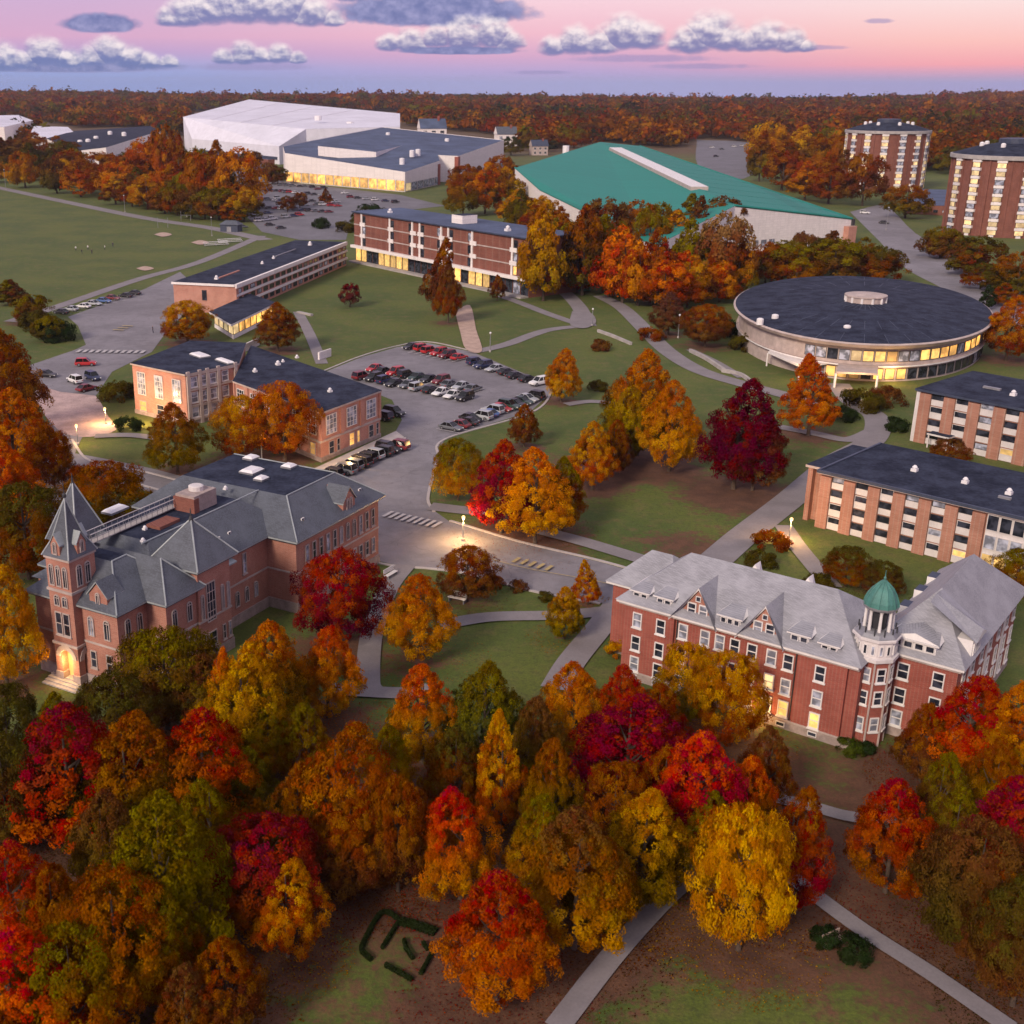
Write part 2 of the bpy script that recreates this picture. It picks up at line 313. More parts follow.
# ================================================================== brick hall with grey roof and cupola (right front)
def right_hall():
    ZE = 8.7; A, B = G(627, 600, ZE), G(849, 663, ZE)
    root = empty('brick_hall', (A.x, A.y, 0), 'red brick hall with grey hipped roof and green copper cupola', 'building')
    fr = Fr(A, B); L = fr.L
    br, sb = 'brick_red', 'stone_base'
    w = MB(); fr.box(w, (0, L + 1.2), (0, 12), (.9, ZE), br); fr.box(w, (.003, 5.7), (-.45, .1), (.9, ZE - .003), br); fr.box(w, (L - 4.6, L + .1), (-.45, .1), (.9, ZE - .003), br)
    fr.box(w, (-3.9, .2), (4.2, 11.8), (.9, ZE - .4), br); fr.box(w, (24.0, 31.8), (5.1, 28), (.9, ZE - .006), br); w.build('wall', root)
    p = MB(); fr.box(p, (-.05, L + 1.15), (-.5, 12.05), (0, .9), sb); fr.box(p, (-3.95, .1), (4.1, 11.9), (0, .897), sb); fr.box(p, (23.95, 31.9), (5.0, 28.1), (0, .894), sb)
    fr.box(p, (-.1, L + .2), (-.56, -.4), (.9, 1.05), 'stone_trim'); p.build('plinth', root)
    c = MB(); fr.box(c, (-.75, L + 1.2), (-.95, 12.6), (ZE, ZE + .28), 'white_paint'); fr.box(c, (-.6, L + 1.2), (-.6, 12.4), (ZE - .3, ZE - .002), 'stone_trim')
    fr.box(c, (-4.5, .1), (3.6, 12.3), (ZE - .42, ZE - .15), 'white_paint'); fr.box(c, (23.5, 32.4), (4.5, 28.6), (ZE - .005, ZE + .275), 'white_paint'); fr.box(c, (23.8, 32.1), (4.8, 28.3), (ZE - .3, ZE - .008), 'stone_trim'); c.build('cornice', root)
    ZR = 13.3; r = MB(); m = 'shingle_pale'
    fr.hip(r, (-.85, L + 1.5), (-1.05, 12.7), ZE + .28, ZR, 5.0, 5.2, m); r.build('roof', root)
    r = MB(); fr.hip(r, (23.4, 32.5), (4.4, 28.7), ZE + .275, 14.0, 6.4, 6.6, m, 'b'); r.build('roof', root)
    r = MB(); fr.hip(r, (-4.6, 3.6), (3.5, 12.4), ZE - .15, 11.6, 3.2, 2.5, m); r.build('roof', root)
    k = (ZR - ZE - .28) / 6.9; zr = lambda b: ZE + .28 + (b + 1.05) * k; bk = lambda z: (z - ZE - .28) / k - 1.05
    f = Fac(fr.w(0, 0), fr.w(L, 0))
    # wall gables
    for g0, g1 in ((5.9, 10.1), (13.0, 17.0)):
        mb = MB(); um = (g0 + g1) / 2; zp = ZE + 3.3; zb = ZE + .1
        mb.hexa([fr.w(g0, -.12, zb), fr.w(g1, -.12, zb), fr.w(um, -.12, zp)], [fr.w(g0, .5, zb), fr.w(g1, .5, zb), fr.w(um, .5, zp)], 'brick_rose')
        g = mb.build('gable', root)
        rb = MB()
        for s0 in (g0 - .45, g1 + .45):
            a, t = fr.w(s0, -.35, zb - .1), fr.w(um, -.35, zp + .3); a2, t2 = fr.w(s0, bk(zb), zb - .1), fr.w(um, bk(zp + .3) + .6, zp + .3)
            lo = [q - Vector((0, 0, .22)) for q in (a, t, t2, a2)]
            rb.hexa(lo, [a, t, t2, a2], 'white_paint', m)
        rb.build('gable_roof', root)
        for t in (um - .62, um + .62): window(root, f, t, ZE + 1.15, .95, 1.35, out=.13)
        window(root, f, um, ZE + 2.35, .55, .6, 'thin', out=.13)
    # hipped and shed dormers
    def dormer(frm, fac, u0, u1, b0, z0, z1, kk, n, back):
        mb = MB(); frm.box(mb, (u0, u1), (b0, back), (z0, z1), 'white_paint'); d = mb.build('dormer', root)
        rb = MB(); rb.hexa([frm.w(u0 - .3, b0 - .35, z1), frm.w(u1 + .3, b0 - .35, z1), frm.w(u1 + .3, back + .8, z1 + .25), frm.w(u0 - .3, back + .8, z1 + .25)],
                [frm.w(u0 - .3, b0 - .35, z1 + .14), frm.w(u1 + .3, b0 - .35, z1 + .14), frm.w(u1 - .5, back + .8, z1 + .9), frm.w(u0 + .5, back + .8, z1 + .9)], 'white_paint', m)
        rb.build('dormer_roof', d, off=root.matrix_basis.translation)
        for i in range(n):
            t = u0 + (u1 - u0) * (i + .5) / n
            a, b = win_mesh((u1 - u0) / n * .82, z1 - z0 - .25, 'thin', 'glass', 'white_paint')
            wo = link('window', a, d, fac.w(t, (z0 + z1) / 2 + .02, .05) - root.matrix_basis.translation); wo.rotation_euler = (0, 0, fac.ang); link('pane', b, wo)
    def dm(u0, u1, b0, z0, z1, n, back): dormer(fr, Fac(fr.w(0, b0), fr.w(L, b0)), u0, u1, b0, z0, z1, k, n, back)
    dm(.7, 2.4, .0, ZE + .5, ZE + 1.35, 2, 2.2); dm(3.4, 5.1, .0, ZE + .5, ZE + 1.4, 2, 2.2); dm(10.5, 12.6, -.2, ZE + .5, ZE + 1.4, 3, 2.0)
    dm(17.6, 19.4, .0, ZE + .55, ZE + 1.5, 2, 2.3); dm(20.6, 22.2, .0, ZE + .5, ZE + 1.3, 2, 2.0)
    dm(25.6, 29.6, 5.0, ZE + .75, ZE + 1.7, 4, 7.6)
    # dormer gable over the wing front and the big white dormer at its right slope
    mb = MB(); a, b, t = fr.w(25.2, 4.7, ZE + 1.82), fr.w(30, 4.7, ZE + 1.82), fr.w(27.6, 4.9, ZE + 2.5); bb = fr.w(27.6, 9.3, ZE + 2.9)
    mb.face([a, b, t], 'white_paint'); mb.face([a, t, bb], m); mb.face([b, bb, t], m); mb.face([a, bb, b], m); mb.build('dormer_roof', root)
    mb = MB(); fr.box(mb, (29.6, 32.2), (7.2, 10.2), (ZE + .3, ZE + 2.2), 'white_paint'); dd = mb.build('dormer', root)
    mb = MB(); q = [fr.w(32.6, 6.8, ZE + 2.2), fr.w(32.6, 10.6, ZE + 2.2), fr.w(28.0, 10.6, ZE + 5.2), fr.w(28, 6.8, ZE + 5.2)]
    rt = [fr.w(32.6, 8.7, ZE + 3.0), fr.w(28, 8.7, ZE + 5.4)]
    mb.face([q[0], rt[0], rt[1], q[3]], m); mb.face([q[1], q[2], rt[1], rt[0]], m); mb.face([q[0], q[1], rt[0]], 'white_paint'); mb.build('dormer_roof', root)
    fside = Fac(fr.w(31.8, 5.1), fr.w(31.8, 28)); fw = Fac(fr.w(24, 5.1), fr.w(31.8, 5.1))
    fd = Fac(fr.w(32.2, 5.1), fr.w(32.2, 28))
    for t in (2.7, 3.6, 4.5): window(root, fd, t, ZE + 1.2, .7, 1.2, 'thin')
    # side slope dormers on the left of the wing
    for bb_ in (13.5, 18.5, 23):
        mb = MB(); fr.box(mb, (23.8, 26.0), (bb_ - .9, bb_ + .9), (ZE + .4, ZE + 1.7), 'white_paint', 'slate_dark'); mb.build('dormer', root)
    # windows of the main front
    rows = (7.0, 4.35, 1.95)
    for j, z in enumerate(rows):
        for i, (t, o) in enumerate(((1.6, .45), (4.3, .45), (6.6, 0), (9.0, 0), (10.6, 0), (12.2, 0), (14.0, 0), (16.0, 0), (17.7, 0), (21.0, .45))):
            gl = 'lit_window' if (j == 2 and i in (8, 9)) else ('lit_pale' if (i, j) in ((7, 1),) else ('glass_pale' if (i, j) in ((8, 1), (3, 0), (0, 0)) else 'glass'))
            window(root, f, t, z, 1.05, 1.7, 'sash', gl, out=o)
    for t in (1.6, 4.3, 17.8, 21.0): window(root, f, t, .5, .9, .5, 'thin', 'glass', out=.53 if t not in (17.8,) else .53)
    for j, z in enumerate(rows):
        for i, t in enumerate((3.0, 6.2)): window(root, fw, t, z, 1.1, 1.7, 'sash', 'glass_pale' if (i, j) == (0, 2) else 'glass')
        for t in (2.2, 5.5, 8.8, 12.1, 15.4, 18.7, 21.6): window(root, fside, t, z, 1.1, 1.75, 'sash', 'glass')
    fl = Fac(fr.w(-3.9, 11.8), fr.w(-3.9, 4.2))
    for z in rows: window(root, fl, 3.8, z - .2, 1.0, 1.6)
    # downpipes
    for t in (5.95, L - 4.9):
        MB().tube([f.w(t, .2, .12), f.w(t, ZE - .3, .12)], .07, 'dark_trim', 6).build('downpipe', root)
    for b_ in (9.5, 16, 22.5):
        mb = MB(); fside.box(mb, b_ - 5.1 - .3, b_ - 5.1 + .3, .9, ZE - .4, 0, .12, 'white_paint'); mb.build('pilaster', root)
    # rear white gable tips seen above the ridge
    for u in (10.6, 16.2):
        mb = MB(); a, b_, t = fr.w(u - .6, 7.2, ZR - 1.2), fr.w(u + .6, 7.2, ZR - 1.2), fr.w(u, 7.2, ZR - .15); a2, b2, t2 = fr.w(u - .6, 8.6, ZR - 2.0), fr.w(u + .6, 8.6, ZR - 2.0), fr.w(u, 8.6, ZR - .2)
        mb.hexa([a, b_, t], [a2, b2, t2], 'white_wall'); mb.build('gable', root)
    # turret
    C = fr.w(24.75, 2.7); cx = (C.x, C.y); R8 = 1.85; rot = fr_ang(fr) + math.pi / 8; zt = 9.0
    oct_ = [(C.x + R8 * math.cos(rot + i * math.pi / 4), C.y + R8 * math.sin(rot + i * math.pi / 4)) for i in range(8)]
    MB().prism(oct_, 0, zt, br).build('turret', root)
    q = MB()
    for x, y in oct_: q.lathe((C.x + (x - C.x) * 1.01, C.y + (y - C.y) * 1.01), [(.1, 0), (.1, zt)], 'stone_trim', 6)
    q.build('corner_strip', root)
    for i in range(8):
        P, Q = oct_[i], oct_[(i + 1) % 8]; fo = Fac(P, Q)
        if fo.n.y > .45: continue
        for z in (7.6, 5.2, 2.4): window(root, fo, fo.L / 2, z, .9, 1.5, 'sash', 'glass_pale' if z < 3 else 'glass')
    d = MB(); d.lathe(cx, [(R8 + .35, zt), (R8 + .35, zt + .35), (R8 + .05, zt + .4), (R8 + .05, zt + 1.9), (R8 + .35, zt + 2.05), (R8 + .35, zt + 2.25), (R8 + .1, zt + 2.35)], 'panel_white', 8, rot); dr = d.build('drum', root)
    oc2 = [(C.x + (R8 + .05) * math.cos(rot + i * math.pi / 4), C.y + (R8 + .05) * math.sin(rot + i * math.pi / 4)) for i in range(8)]
    for i in range(8):
        fo = Fac(oc2[i], oc2[(i + 1) % 8])
        if fo.n.y > .45: continue
        for t in (-.36, .36): window(root, fo, fo.L / 2 + t, zt + 1.15, .38, 1.0, 'thin')
    zl = zt + 2.35
    l = MB(); l.lathe(cx, [(R8 + .25, zl), (R8 - .1, zl + .35), (1.35, zl + .5)], 'grey_metal', 8, rot); l.lathe(cx, [(.7, zl + .4), (.8, zl + 2.5)], 'dark_trim', 8, rot)
    for i in range(8):
        a = rot + i * math.pi / 4; l.lathe((C.x + 1.22 * math.cos(a), C.y + 1.22 * math.sin(a)), [(.17, zl + .4), (.13, zl + 2.3), (.2, zl + 2.5)], 'white_paint', 8)
    l.lathe(cx, [(1.4, zl + 2.5), (1.58, zl + 2.65), (1.58, zl + 2.85)], 'grey_metal', 16); l.build('lantern', root)
    for i in range(12):
        a = i * math.pi / 6; z = zl + .75; q = MB(); q.lathe((C.x + 1.7 * math.cos(a), C.y + 1.7 * math.sin(a)), [(.07, zl + .1), (.07, zl + .9)], 'dark_trim', 5); q.build('railing_post', root)
    zd = zl + 2.85; dm_ = MB(); pr = [(1.55, zd), (1.47, zd + .45), (1.26, zd + 1.0), (.94, zd + 1.55), (.54, zd + 2.0), (.18, zd + 2.35), (.05, zd + 2.5)]
    dm_.lathe(cx, pr, 'copper_green', 12)
    for i in range(12):
        a = i * math.pi / 6; dm_.tube([(C.x + r_ * 1.01 * math.cos(a), C.y + r_ * 1.01 * math.sin(a), z_) for r_, z_ in pr[:-1]], .07, 'copper_green', 5)
    dm_.build('dome', root); fi = MB(); fi.lathe(cx, [(.1, zd + 2.4), (.14, zd + 2.65), (.05, zd + 2.8), (.03, zd + 3.4)], 'copper_green', 8); fi.build('finial', root)
    return fr, root
def fr_ang(fr): return math.atan2(fr.u.y, fr.u.x)
RH, RHroot = right_hall()
# ================================================================== romanesque hall with tower (left front)
def left_hall():
    A, B = G(116.7, 616, 9), G(148, 600, 9)
    root = empty('academic_hall', (A.x, A.y, 0), 'rose brick hall with slate mansard roof and entrance tower at its left end', 'building')
    fr = Fr(A, A + Vector((math.cos(math.radians(59.6)), math.sin(math.radians(59.6)), 0)))
    br = 'brick_rose'; ZE = 9.0; ZT = 13.0
    blocks = [((6, 26), (.35, 16)), ((0, 9.4), (0, 11.6)), ((4.4, 9.3), (-2.65, 1)), ((26, 44.6), (-3.9, 20.3))]
    w = MB()
    for i, (u, b) in enumerate(blocks): fr.box(w, u, b, (1.3, ZE - .003 * i), br)
    fr.box(w, (9.25, 14.7), (-2.95, 4), (1.3, 11), br); fr.box(w, (6.6, 11.0), (11.7, 15.8), (1.3, 12.2), br); w.build('wall', root)
    p = MB()
    for i, (u, b) in enumerate(blocks): fr.box(p, (u[0] - .15, u[1] + .15), (b[0] - .15, b[1] + .15), (0, 1.3 - .003 * i), 'stone_base')
    fr.box(p, (9.1, 14.85), (-3.1, 4), (0, 1.28), 'stone_base'); p.build('plinth', root)
    b_ = MB()
    for i, (u, b) in enumerate(blocks): fr.box(b_, (u[0] - .08, u[1] + .08), (b[0] - .08, b[1] + .08), (5.0, 5.22 - .003 * i), 'stone_trim')
    fr.box(b_, (9.17, 14.78), (-3.03, 4), (5.0, 5.23), 'stone_trim'); b_.build('string_course', root)
    # eaves: dark board painted as the shadow under the eave, then pale metal edge
    e = MB()
    for i, (u, b) in enumerate(blocks):
        fr.box(e, (u[0] - .45, u[1] + .45), (b[0] - .45, b[1] + .45), (ZE - .003 * i, ZE + .22 - .003 * i), 'dark_trim'); fr.box(e, (u[0] - .7, u[1] + .7), (b[0] - .7, b[1] + .7), (ZE + .225 - .003 * i, ZE + .45 - .003 * i), 'gutter_metal')
    fr.box(e, (8.8, 15.15), (-3.4, 4), (11, 11.22), 'dark_trim'); fr.box(e, (8.55, 15.4), (-3.65, 4), (11.223, 11.45), 'gutter_metal'); e.build('eaves', root)
    r = MB()
    fr.frustum(r, (6, 30), (.35, 16), (ZE + .44, ZT), 4.0, 'slate_grey', 'roof_membrane', .75)
    fr.frustum(r, (0, 9.4), (0, 11.6), (ZE + .443, ZT - .02), 3.6, 'slate_grey', 'roof_membrane', .75)
    fr.frustum(r, (4.4, 9.3), (-2.65, 12), (ZE + .446, ZT - .04), 2.45, 'slate_grey', 'roof_membrane', .75)
    fr.frustum(r, (26, 44.6), (-3.9, 20.3), (ZE + .437, ZT + .03), 4.0, 'slate_grey', 'roof_membrane', .75); r.build('mansard_roof', root)
    r = MB(); u, b = (8.5, 15.45), (-3.7, 3.25); ap = fr.w(12, -.2, 15.8); c = [fr.w(u[0], b[0], 11.45), fr.w(u[1], b[0], 11.45), fr.w(u[1], b[1], 11.45), fr.w(u[0], b[1], 11.45)]
    for i in range(4): r.face([c[i], c[(i + 1) % 4], ap], 'slate_grey')
    r.face(c[::-1], 'slate_grey'); r.build('pyramid_roof', root)
    f = MB(); f.lathe(ap, [(.3, 15.6), (.2, 15.9), (.1, 16.1), (.04, 17.0)], 'dark_trim', 8); f.build('finial', root)
    hp = MB()
    for q in c: hp.tube([q, ap], .1, 'gutter_metal', 6)
    for (u, b, ins, zt) in (((26, 44.6), (-3.9, 20.3), 4.0, ZT + .03), ((0, 9.4), (0, 11.6), 3.6, ZT - .02), ((4.4, 9.3), (-2.65, 12), 2.45, ZT - .04), ((0, 30), (.35, 16), 4.0, ZT)):
        bot = [fr.w(u[0] - .75, b[0] - .75, ZE + .46), fr.w(u[1] + .75, b[0] - .75, ZE + .46)]; top = [fr.w(u[0] + ins, b[0] + ins, zt + .03), fr.w(u[1] - ins, b[0] + ins, zt + .03)]
        if u[1] == 30: bot = bot[:0]; top = [fr.w(9, b[0] + ins, zt + .03), fr.w(30, b[0] + ins, zt + .03)]
        for x, y in zip(bot, top): hp.tube([x, y], .09, 'gutter_metal', 6)
        hp.tube([top[0], top[1]], .1, 'gutter_metal', 6)
    q = [fr.w(40.6, .1, ZT + .06), fr.w(40.6, 16.3, ZT + .06)]; hp.tube(q, .1, 'gutter_metal', 6); hp.build('ridge_flashing', root)
    # second pyramid spire behind the tower
    r = MB(); c = [fr.w(6.3, 11.4, 12.2), fr.w(11.3, 11.4, 12.2), fr.w(11.3, 16.1, 12.2), fr.w(6.3, 16.1, 12.2)]; ap = fr.w(8.8, 13.7, 18.6)
    for i in range(4): r.face([c[i], c[(i + 1) % 4], ap], 'slate_grey')
    r.face(c[::-1], 'slate_grey'); r.build('pyramid_roof', root)
    hp = MB(); [hp.tube([q, ap], .1, 'gutter_metal', 6) for q in c]; hp.lathe(ap, [(.22, 18.3), (.12, 18.7), (.04, 19.6)], 'dark_trim', 8); hp.build('finial', root)
    # tower
    tu, tb = (-1.1, 2.5), (4.9, 8.2)
    t = MB(); zA = 4.6
    fr.box(t, tu, tb, (zA, 14.3), br)
    for u in (tu[0], tu[1] - .9):
        for b in (tb[0], tb[1] - .9): fr.box(t, (u, u + .9), (b, b + .9), (0, zA), br)
    tw = t.build('tower', root)
    st = MB()
    for z in (4.5, 10.6, 14.2): fr.box(st, (tu[0] - .14, tu[1] + .14), (tb[0] - .14, tb[1] + .14), (z, z + .28), 'stone_trim')
    for u in (tu[0], tu[1] - .9):
        for b in (tb[0], tb[1] - .9): fr.box(st, (u - .1, u + 1.0), (b - .1, b + 1.0), (0, 1.3), 'stone_base')
    st.build('stone_band', root)
    fl = Fac(fr.w(tu[0], tb[1]), fr.w(tu[0], tb[0])); ff = Fac(fr.w(tu[0], tb[0]), fr.w(tu[1], tb[0]))
    def arch(fac, t0, t1, zs, zt_, m='stone_trim'):
        mb = MB(); n = 10; c = (t0 + t1) / 2; ra = (t1 - t0) / 2
        for i in range(n):
            a0, a1 = math.pi * i / n, math.pi * (i + 1) / n
            mb.hexa([fac.w(c - ra * math.cos(a0), zs + ra * math.sin(a0), -.5), fac.w(c - ra * math.cos(a1), zs + ra * math.sin(a1), -.5), fac.w(c - (ra + .55) * math.cos(a1), min(zt_, zs + (ra + .55) * math.sin(a1)), -.5), fac.w(c - (ra + .55) * math.cos(a0), min(zt_, zs + (ra + .55) * math.sin(a0)), -.5)],
                    [fac.w(c - ra * math.cos(a0), zs + ra * math.sin(a0), .1), fac.w(c - ra * math.cos(a1), zs + ra * math.sin(a1), .1), fac.w(c - (ra + .55) * math.cos(a1), min(zt_, zs + (ra + .55) * math.sin(a1)), .1), fac.w(c - (ra + .55) * math.cos(a0), min(zt_, zs + (ra + .55) * math.sin(a0)), .1)], m)
        return mb.build('arch', root)
    arch(fl, .75, 2.55, 3.1, 4.6); arch(ff, .75, 2.85, 3.0, 4.6)
    mb = MB(); fr.box(mb, (-.3, -.16), (5.9, 7.3), (.6, 3.7), 'lit_orange'); fr.box(mb, (-.1, 1.5), (7.35, 7.45), (.6, 3.6), 'lit_orange'); mb.build('arch_glow_panel', root)  # emissive panels painting the warm lit wall inside the tower arches
    mb = MB()
    for i in range(4): fr.box(mb, (-.6 - .45 * (4 - i), 3.6), (5.0 - .3 * (4 - i) * .6, 9.1 + .2), (.15 * i, .15 * (i + 1)), 'concrete')
    mb.build('steps', root)
    for tt in (1.1, 2.2): window(root, fl, tt, 7.0, .95, 2.6, 'sash', fm='stone_trim'); 
    window(root, ff, 1.8, 6.8, 1.0, 2.4, 'arch', fm='stone_trim')
    for tt in (1.1, 2.2): window(root, fl, tt, 9.6, .8, 1.3, 'arch', fm='stone_trim')
    for tt in (.7, 1.65, 2.6): window(root, fl, tt, 12.4, .7, 2.4, 'arch', fm='stone_trim')
    for tt in (1.2, 2.4): window(root, ff, tt, 12.4, .8, 2.4, 'arch', fm='stone_trim')
    r = MB(); c = [fr.w(tu[0] - .25, tb[0] - .25, 14.48), fr.w(tu[1] + .25, tb[0] - .25, 14.48), fr.w(tu[1] + .25, tb[1] + .25, 14.48), fr.w(tu[0] - .25, tb[1] + .25, 14.48)]; ap = fr.w(.7, 6.55, 20.3)
    mid = [q.lerp(ap, .42) for q in c]
    for q in mid: q.z = 16.1
    for i in range(4):
        j = (i + 1) % 4; r.face([c[i], c[j], mid[j], mid[i]], 'slate_grey'); r.face([mid[i], mid[j], ap], 'slate_grey')
    r.face(c[::-1], 'slate_grey')
    for i in range(4): r.tube([c[i], mid[i], ap], .09, 'gutter_metal', 6)
    r.build('spire', root); f = MB(); f.lathe(ap, [(.2, 20.4), (.22, 20.7), (.05, 20.9), (.03, 22.2)], 'dark_trim', 8); f.build('finial', root)
    for fac in (fl, ff, Fac(fr.w(tu[1], tb[0]), fr.w(tu[1], tb[1]))):
        mb = MB(); m_ = fac.L / 2
        mb.hexa([fac.w(m_ - .6, 14.5, .1), fac.w(m_ + .6, 14.5, .1), fac.w(m_ + .6, 15.9, .1), fac.w(m_, 16.9, .1), fac.w(m_ - .6, 15.9, .1)], [fac.w(m_ - .6, 14.5, -.9), fac.w(m_ + .6, 14.5, -.9), fac.w(m_ + .6, 15.9, -.9), fac.w(m_, 16.9, -.9), fac.w(m_ - .6, 15.9, -.9)], br)
        for sg in (-1, 1): mb.hexa([fac.w(m_ + sg * .75, 15.75, .2), fac.w(m_, 16.95, .2), fac.w(m_, 16.95, -1.0), fac.w(m_ + sg * .75, 15.75, -1.0)], [fac.w(m_ + sg * .75, 15.9, .2), fac.w(m_, 17.1, .2), fac.w(m_, 17.1, -1.0), fac.w(m_ + sg * .75, 15.9, -1.0)], 'gutter_metal')
        mb.build('lucarne', root); window(root, fac, m_, 15.5, .55, 1.4, 'arch', fm='stone_trim', out=.11)
    # left end wing with its own slope, and gabled dormer near the tower
    mb = MB(); fr.box(mb, (1.6, 7), (8.3, 12.6), (1.3, 10.2), br); mb.build('wall', root)
    mb = MB(); fr.hip(mb, (1.1, 7.8), (8.0, 13.1), 10.2, 12.0, 3, 3, 'slate_grey'); mb.build('roof', root)
    fe = Fac(fr.w(1.6, 12.6), fr.w(1.6, 8.3))
    for tt in (1.1, 3.0):
        for z in (3.4, 7.4): window(root, fe, tt, z, 1.0, 2.2, 'arch', fm='stone_trim')
    def gdorm(fac, t, zb, w_, hgt, depth, m_wall=br, wins=1):
        mb = MB(); a = [fac.w(t - w_, zb, .08), fac.w(t + w_, zb, .08), fac.w(t + w_, zb + hgt * .55, .08), fac.w(t, zb + hgt, .08), fac.w(t - w_, zb + hgt * .55, .08)]; b = [q - Vector((*(fac.n * depth), 0)) for q in a]
        mb.hexa(a, b, m_wall); d = mb.build('gable', root)
        rb = MB()
        for sg in (-1, 1):
            q = [fac.w(t + sg * (w_ + .25), zb + hgt * .55 - .12, .25), fac.w(t, zb + hgt + .12, .25)]; q2 = [x - Vector((*(fac.n * depth), 0)) for x in q]; lo = [q[0], q[1], q2[1], q2[0]]
            rb.hexa(lo, [x + Vector((0, 0, .16)) for x in lo], 'gutter_metal', 'slate_grey')
        rb.build('gable_roof', root)
        for i in range(wins): window(root, fac, t + (i - (wins - 1) / 2) * .75, zb + hgt * .42, .6, hgt * .5, 'arch', fm='stone_trim', out=.1)
    fA = Fac(fr.w(0, 0), fr.w(9.4, 0)); fEnd = Fac(fr.w(0, 4.9), fr.w(0, 0)); fBay = Fac(fr.w(4.4, -2.65), fr.w(9.25, -2.65)); fC = Fac(fr.w(9.25, -2.95), fr.w(14.7, -2.95)); fM = Fac(fr.w(14.7, .35), fr.w(26, .35)); fPs = Fac(fr.w(26, .35), fr.w(26, -3.9)); fP = Fac(fr.w(26, -3.9), fr.w(44.6, -3.9)); fR = Fac(fr.w(44.6, -3.9), fr.w(44.6, 20.3))
    gdorm(fEnd, 2.6, ZE + .1, 1.2, 3.0, 2.5, wins=1); gdorm(fP, 11.5, ZE - .1, 1.35, 3.6, 3.2, wins=2)
    for fac, ts in ((fEnd, (1.2, 3.4)), (fA, (1.4, 3.2)), (fBay, (1.2, 3.6))):
        for tt in ts:
            window(root, fac, tt, 7.0, .85, 2.3, 'arch', fm='stone_trim'); window(root, fac, tt, 3.2, .85, 2.0, 'sash', fm='stone_trim')
    window(root, fC, 2.0, 7.0, 1.5, 4.6, 'grid', fm='stone_trim'); window(root, fC, 2.0, 2.6, 1.4, 1.8, 'sash', fm='stone_trim')
    for tt in (.6, 4.0, 5.0): window(root, fC, tt, 6.8, .55, 3.0, 'arch', fm='stone_trim'); window(root, fC, tt, 2.6, .55, 1.8, 'sash', fm='stone_trim')
    for tt in (3.4, 5.2, 7.0, 8.8): window(root, fM, tt, 3.2, .8, 2.0, 'arch', fm='stone_trim')
    for tt in (6.8,): window(root, fM, tt, 7.2, .75, 2.6, 'sash', fm='stone_trim')
    mb = MB(); fM.box(mb, 1.2, 3.6, 7.2, 8.6, 0, .9, br); mb.build('bay', root); mb = MB(); mb.hexa([fM.w(.9, 8.6, 1.3), fM.w(3.9, 8.6, 1.3), fM.w(3.9, 8.6, 0), fM.w(.9, 8.6, 0)], [fM.w(.9, 8.75, 1.3), fM.w(3.9, 8.75, 1.3), fM.w(3.9, 9.1, 0), fM.w(.9, 9.1, 0)], 'gutter_metal'); mb.build('bay_roof', root)
    for tt in (2.2, 3.7, 5.2, 6.7, 8.2, 9.7, 11.2, 12.7, 14.2, 15.7, 17.2): window(root, fP, tt, 6.9, .8, 2.4, 'arch' if 9 < tt < 13 else 'sash', fm='stone_trim'); window(root, fP, tt, 3.1, .85, 2.0, 'sash', fm='stone_trim')
    for tt in (3, 6.5, 10, 13.5, 17, 20.5): window(root, fR, tt, 6.9, .9, 2.4, 'sash', fm='stone_trim'); window(root, fR, tt, 3.1, .9, 2.0, 'sash', fm='stone_trim')
    # small roof vents on the slopes
    for uu in (16.5, 18.6, 20.6): window(root, fM, uu - 14.7, ZE + 1.9, .5, .55, 'thin', out=-1.3, name='roof_vent')
    for uu in (3.0, 15.8): window(root, fP, uu, ZE + 1.7, .55, .7, 'thin', out=-1.1, name='roof_vent')
    # flat roof furniture
    for u, b, a, d in ((40, 13, .9, .8), (35.5, 9.5, 1.3, 1.1), (39.5, 6.5, .8, .8), (33.5, 6.5, .8, .7)): skylight(fr, root, u, b, ZT + .04, a, d)
    skylight(fr, root, 24.5, 9.5, ZT + .01, 1.1, .9); skylight(fr, root, 15.5, 14.2, ZT - 1 + 1.01, 1.5, .8)
    for u, b, z in ((27, 9, ZT + .01), (28.2, 8, ZT + .01), (12.5, 7, ZT), (9.5, 4.6, ZT), (26.2, 10.5, ZT)): vent(fr, root, u, b, z, .45)
    mb = MB(); fr.box(mb, (19.5, 23.5), (5.6, 8.4), (ZT - .1, ZT + 2.0), 'stone_base', 'stone_base'); fr.box(mb, (19.3, 20.2), (5.5, 8.6), (ZT, ZT + 1.7), 'brick_brown'); mb.build('roof_penthouse', root)
    mb = MB(); mb.lathe(fr.w(21.8, 7.2), [(.9, ZT + 2.0), (.9, ZT + 2.5), (.7, ZT + 2.6)], 'panel_white', 14); mb.build('cooling_unit', root)
    mb = MB(); fr.box(mb, (13.2, 16.6), (5.4, 7.4), (ZT + .005, ZT + .35), 'brick_brown'); mb.build('roof_hatch', root)
    wk = MB(); fr.box(wk, (5.6, 20), (8.4, 9.6), (ZT + .25, ZT + .35), 'concrete'); wkr = wk.build('roof_walkway', root)
    rl = MB()
    for b in (8.42, 9.58):
        for i in range(17): q = fr.w(5.7 + i * .88, b); rl.tube([(q.x, q.y, ZT + .3), (q.x, q.y, ZT + 1.35)], .035, 'grey_metal', 5)
        rl.tube([fr.w(5.6, b, ZT + 1.35), fr.w(20, b, ZT + 1.35)], .045, 'panel_white', 5); rl.tube([fr.w(5.6, b, ZT + .85), fr.w(20, b, ZT + .85)], .03, 'grey_metal', 5)
    rl.build('railing', root)
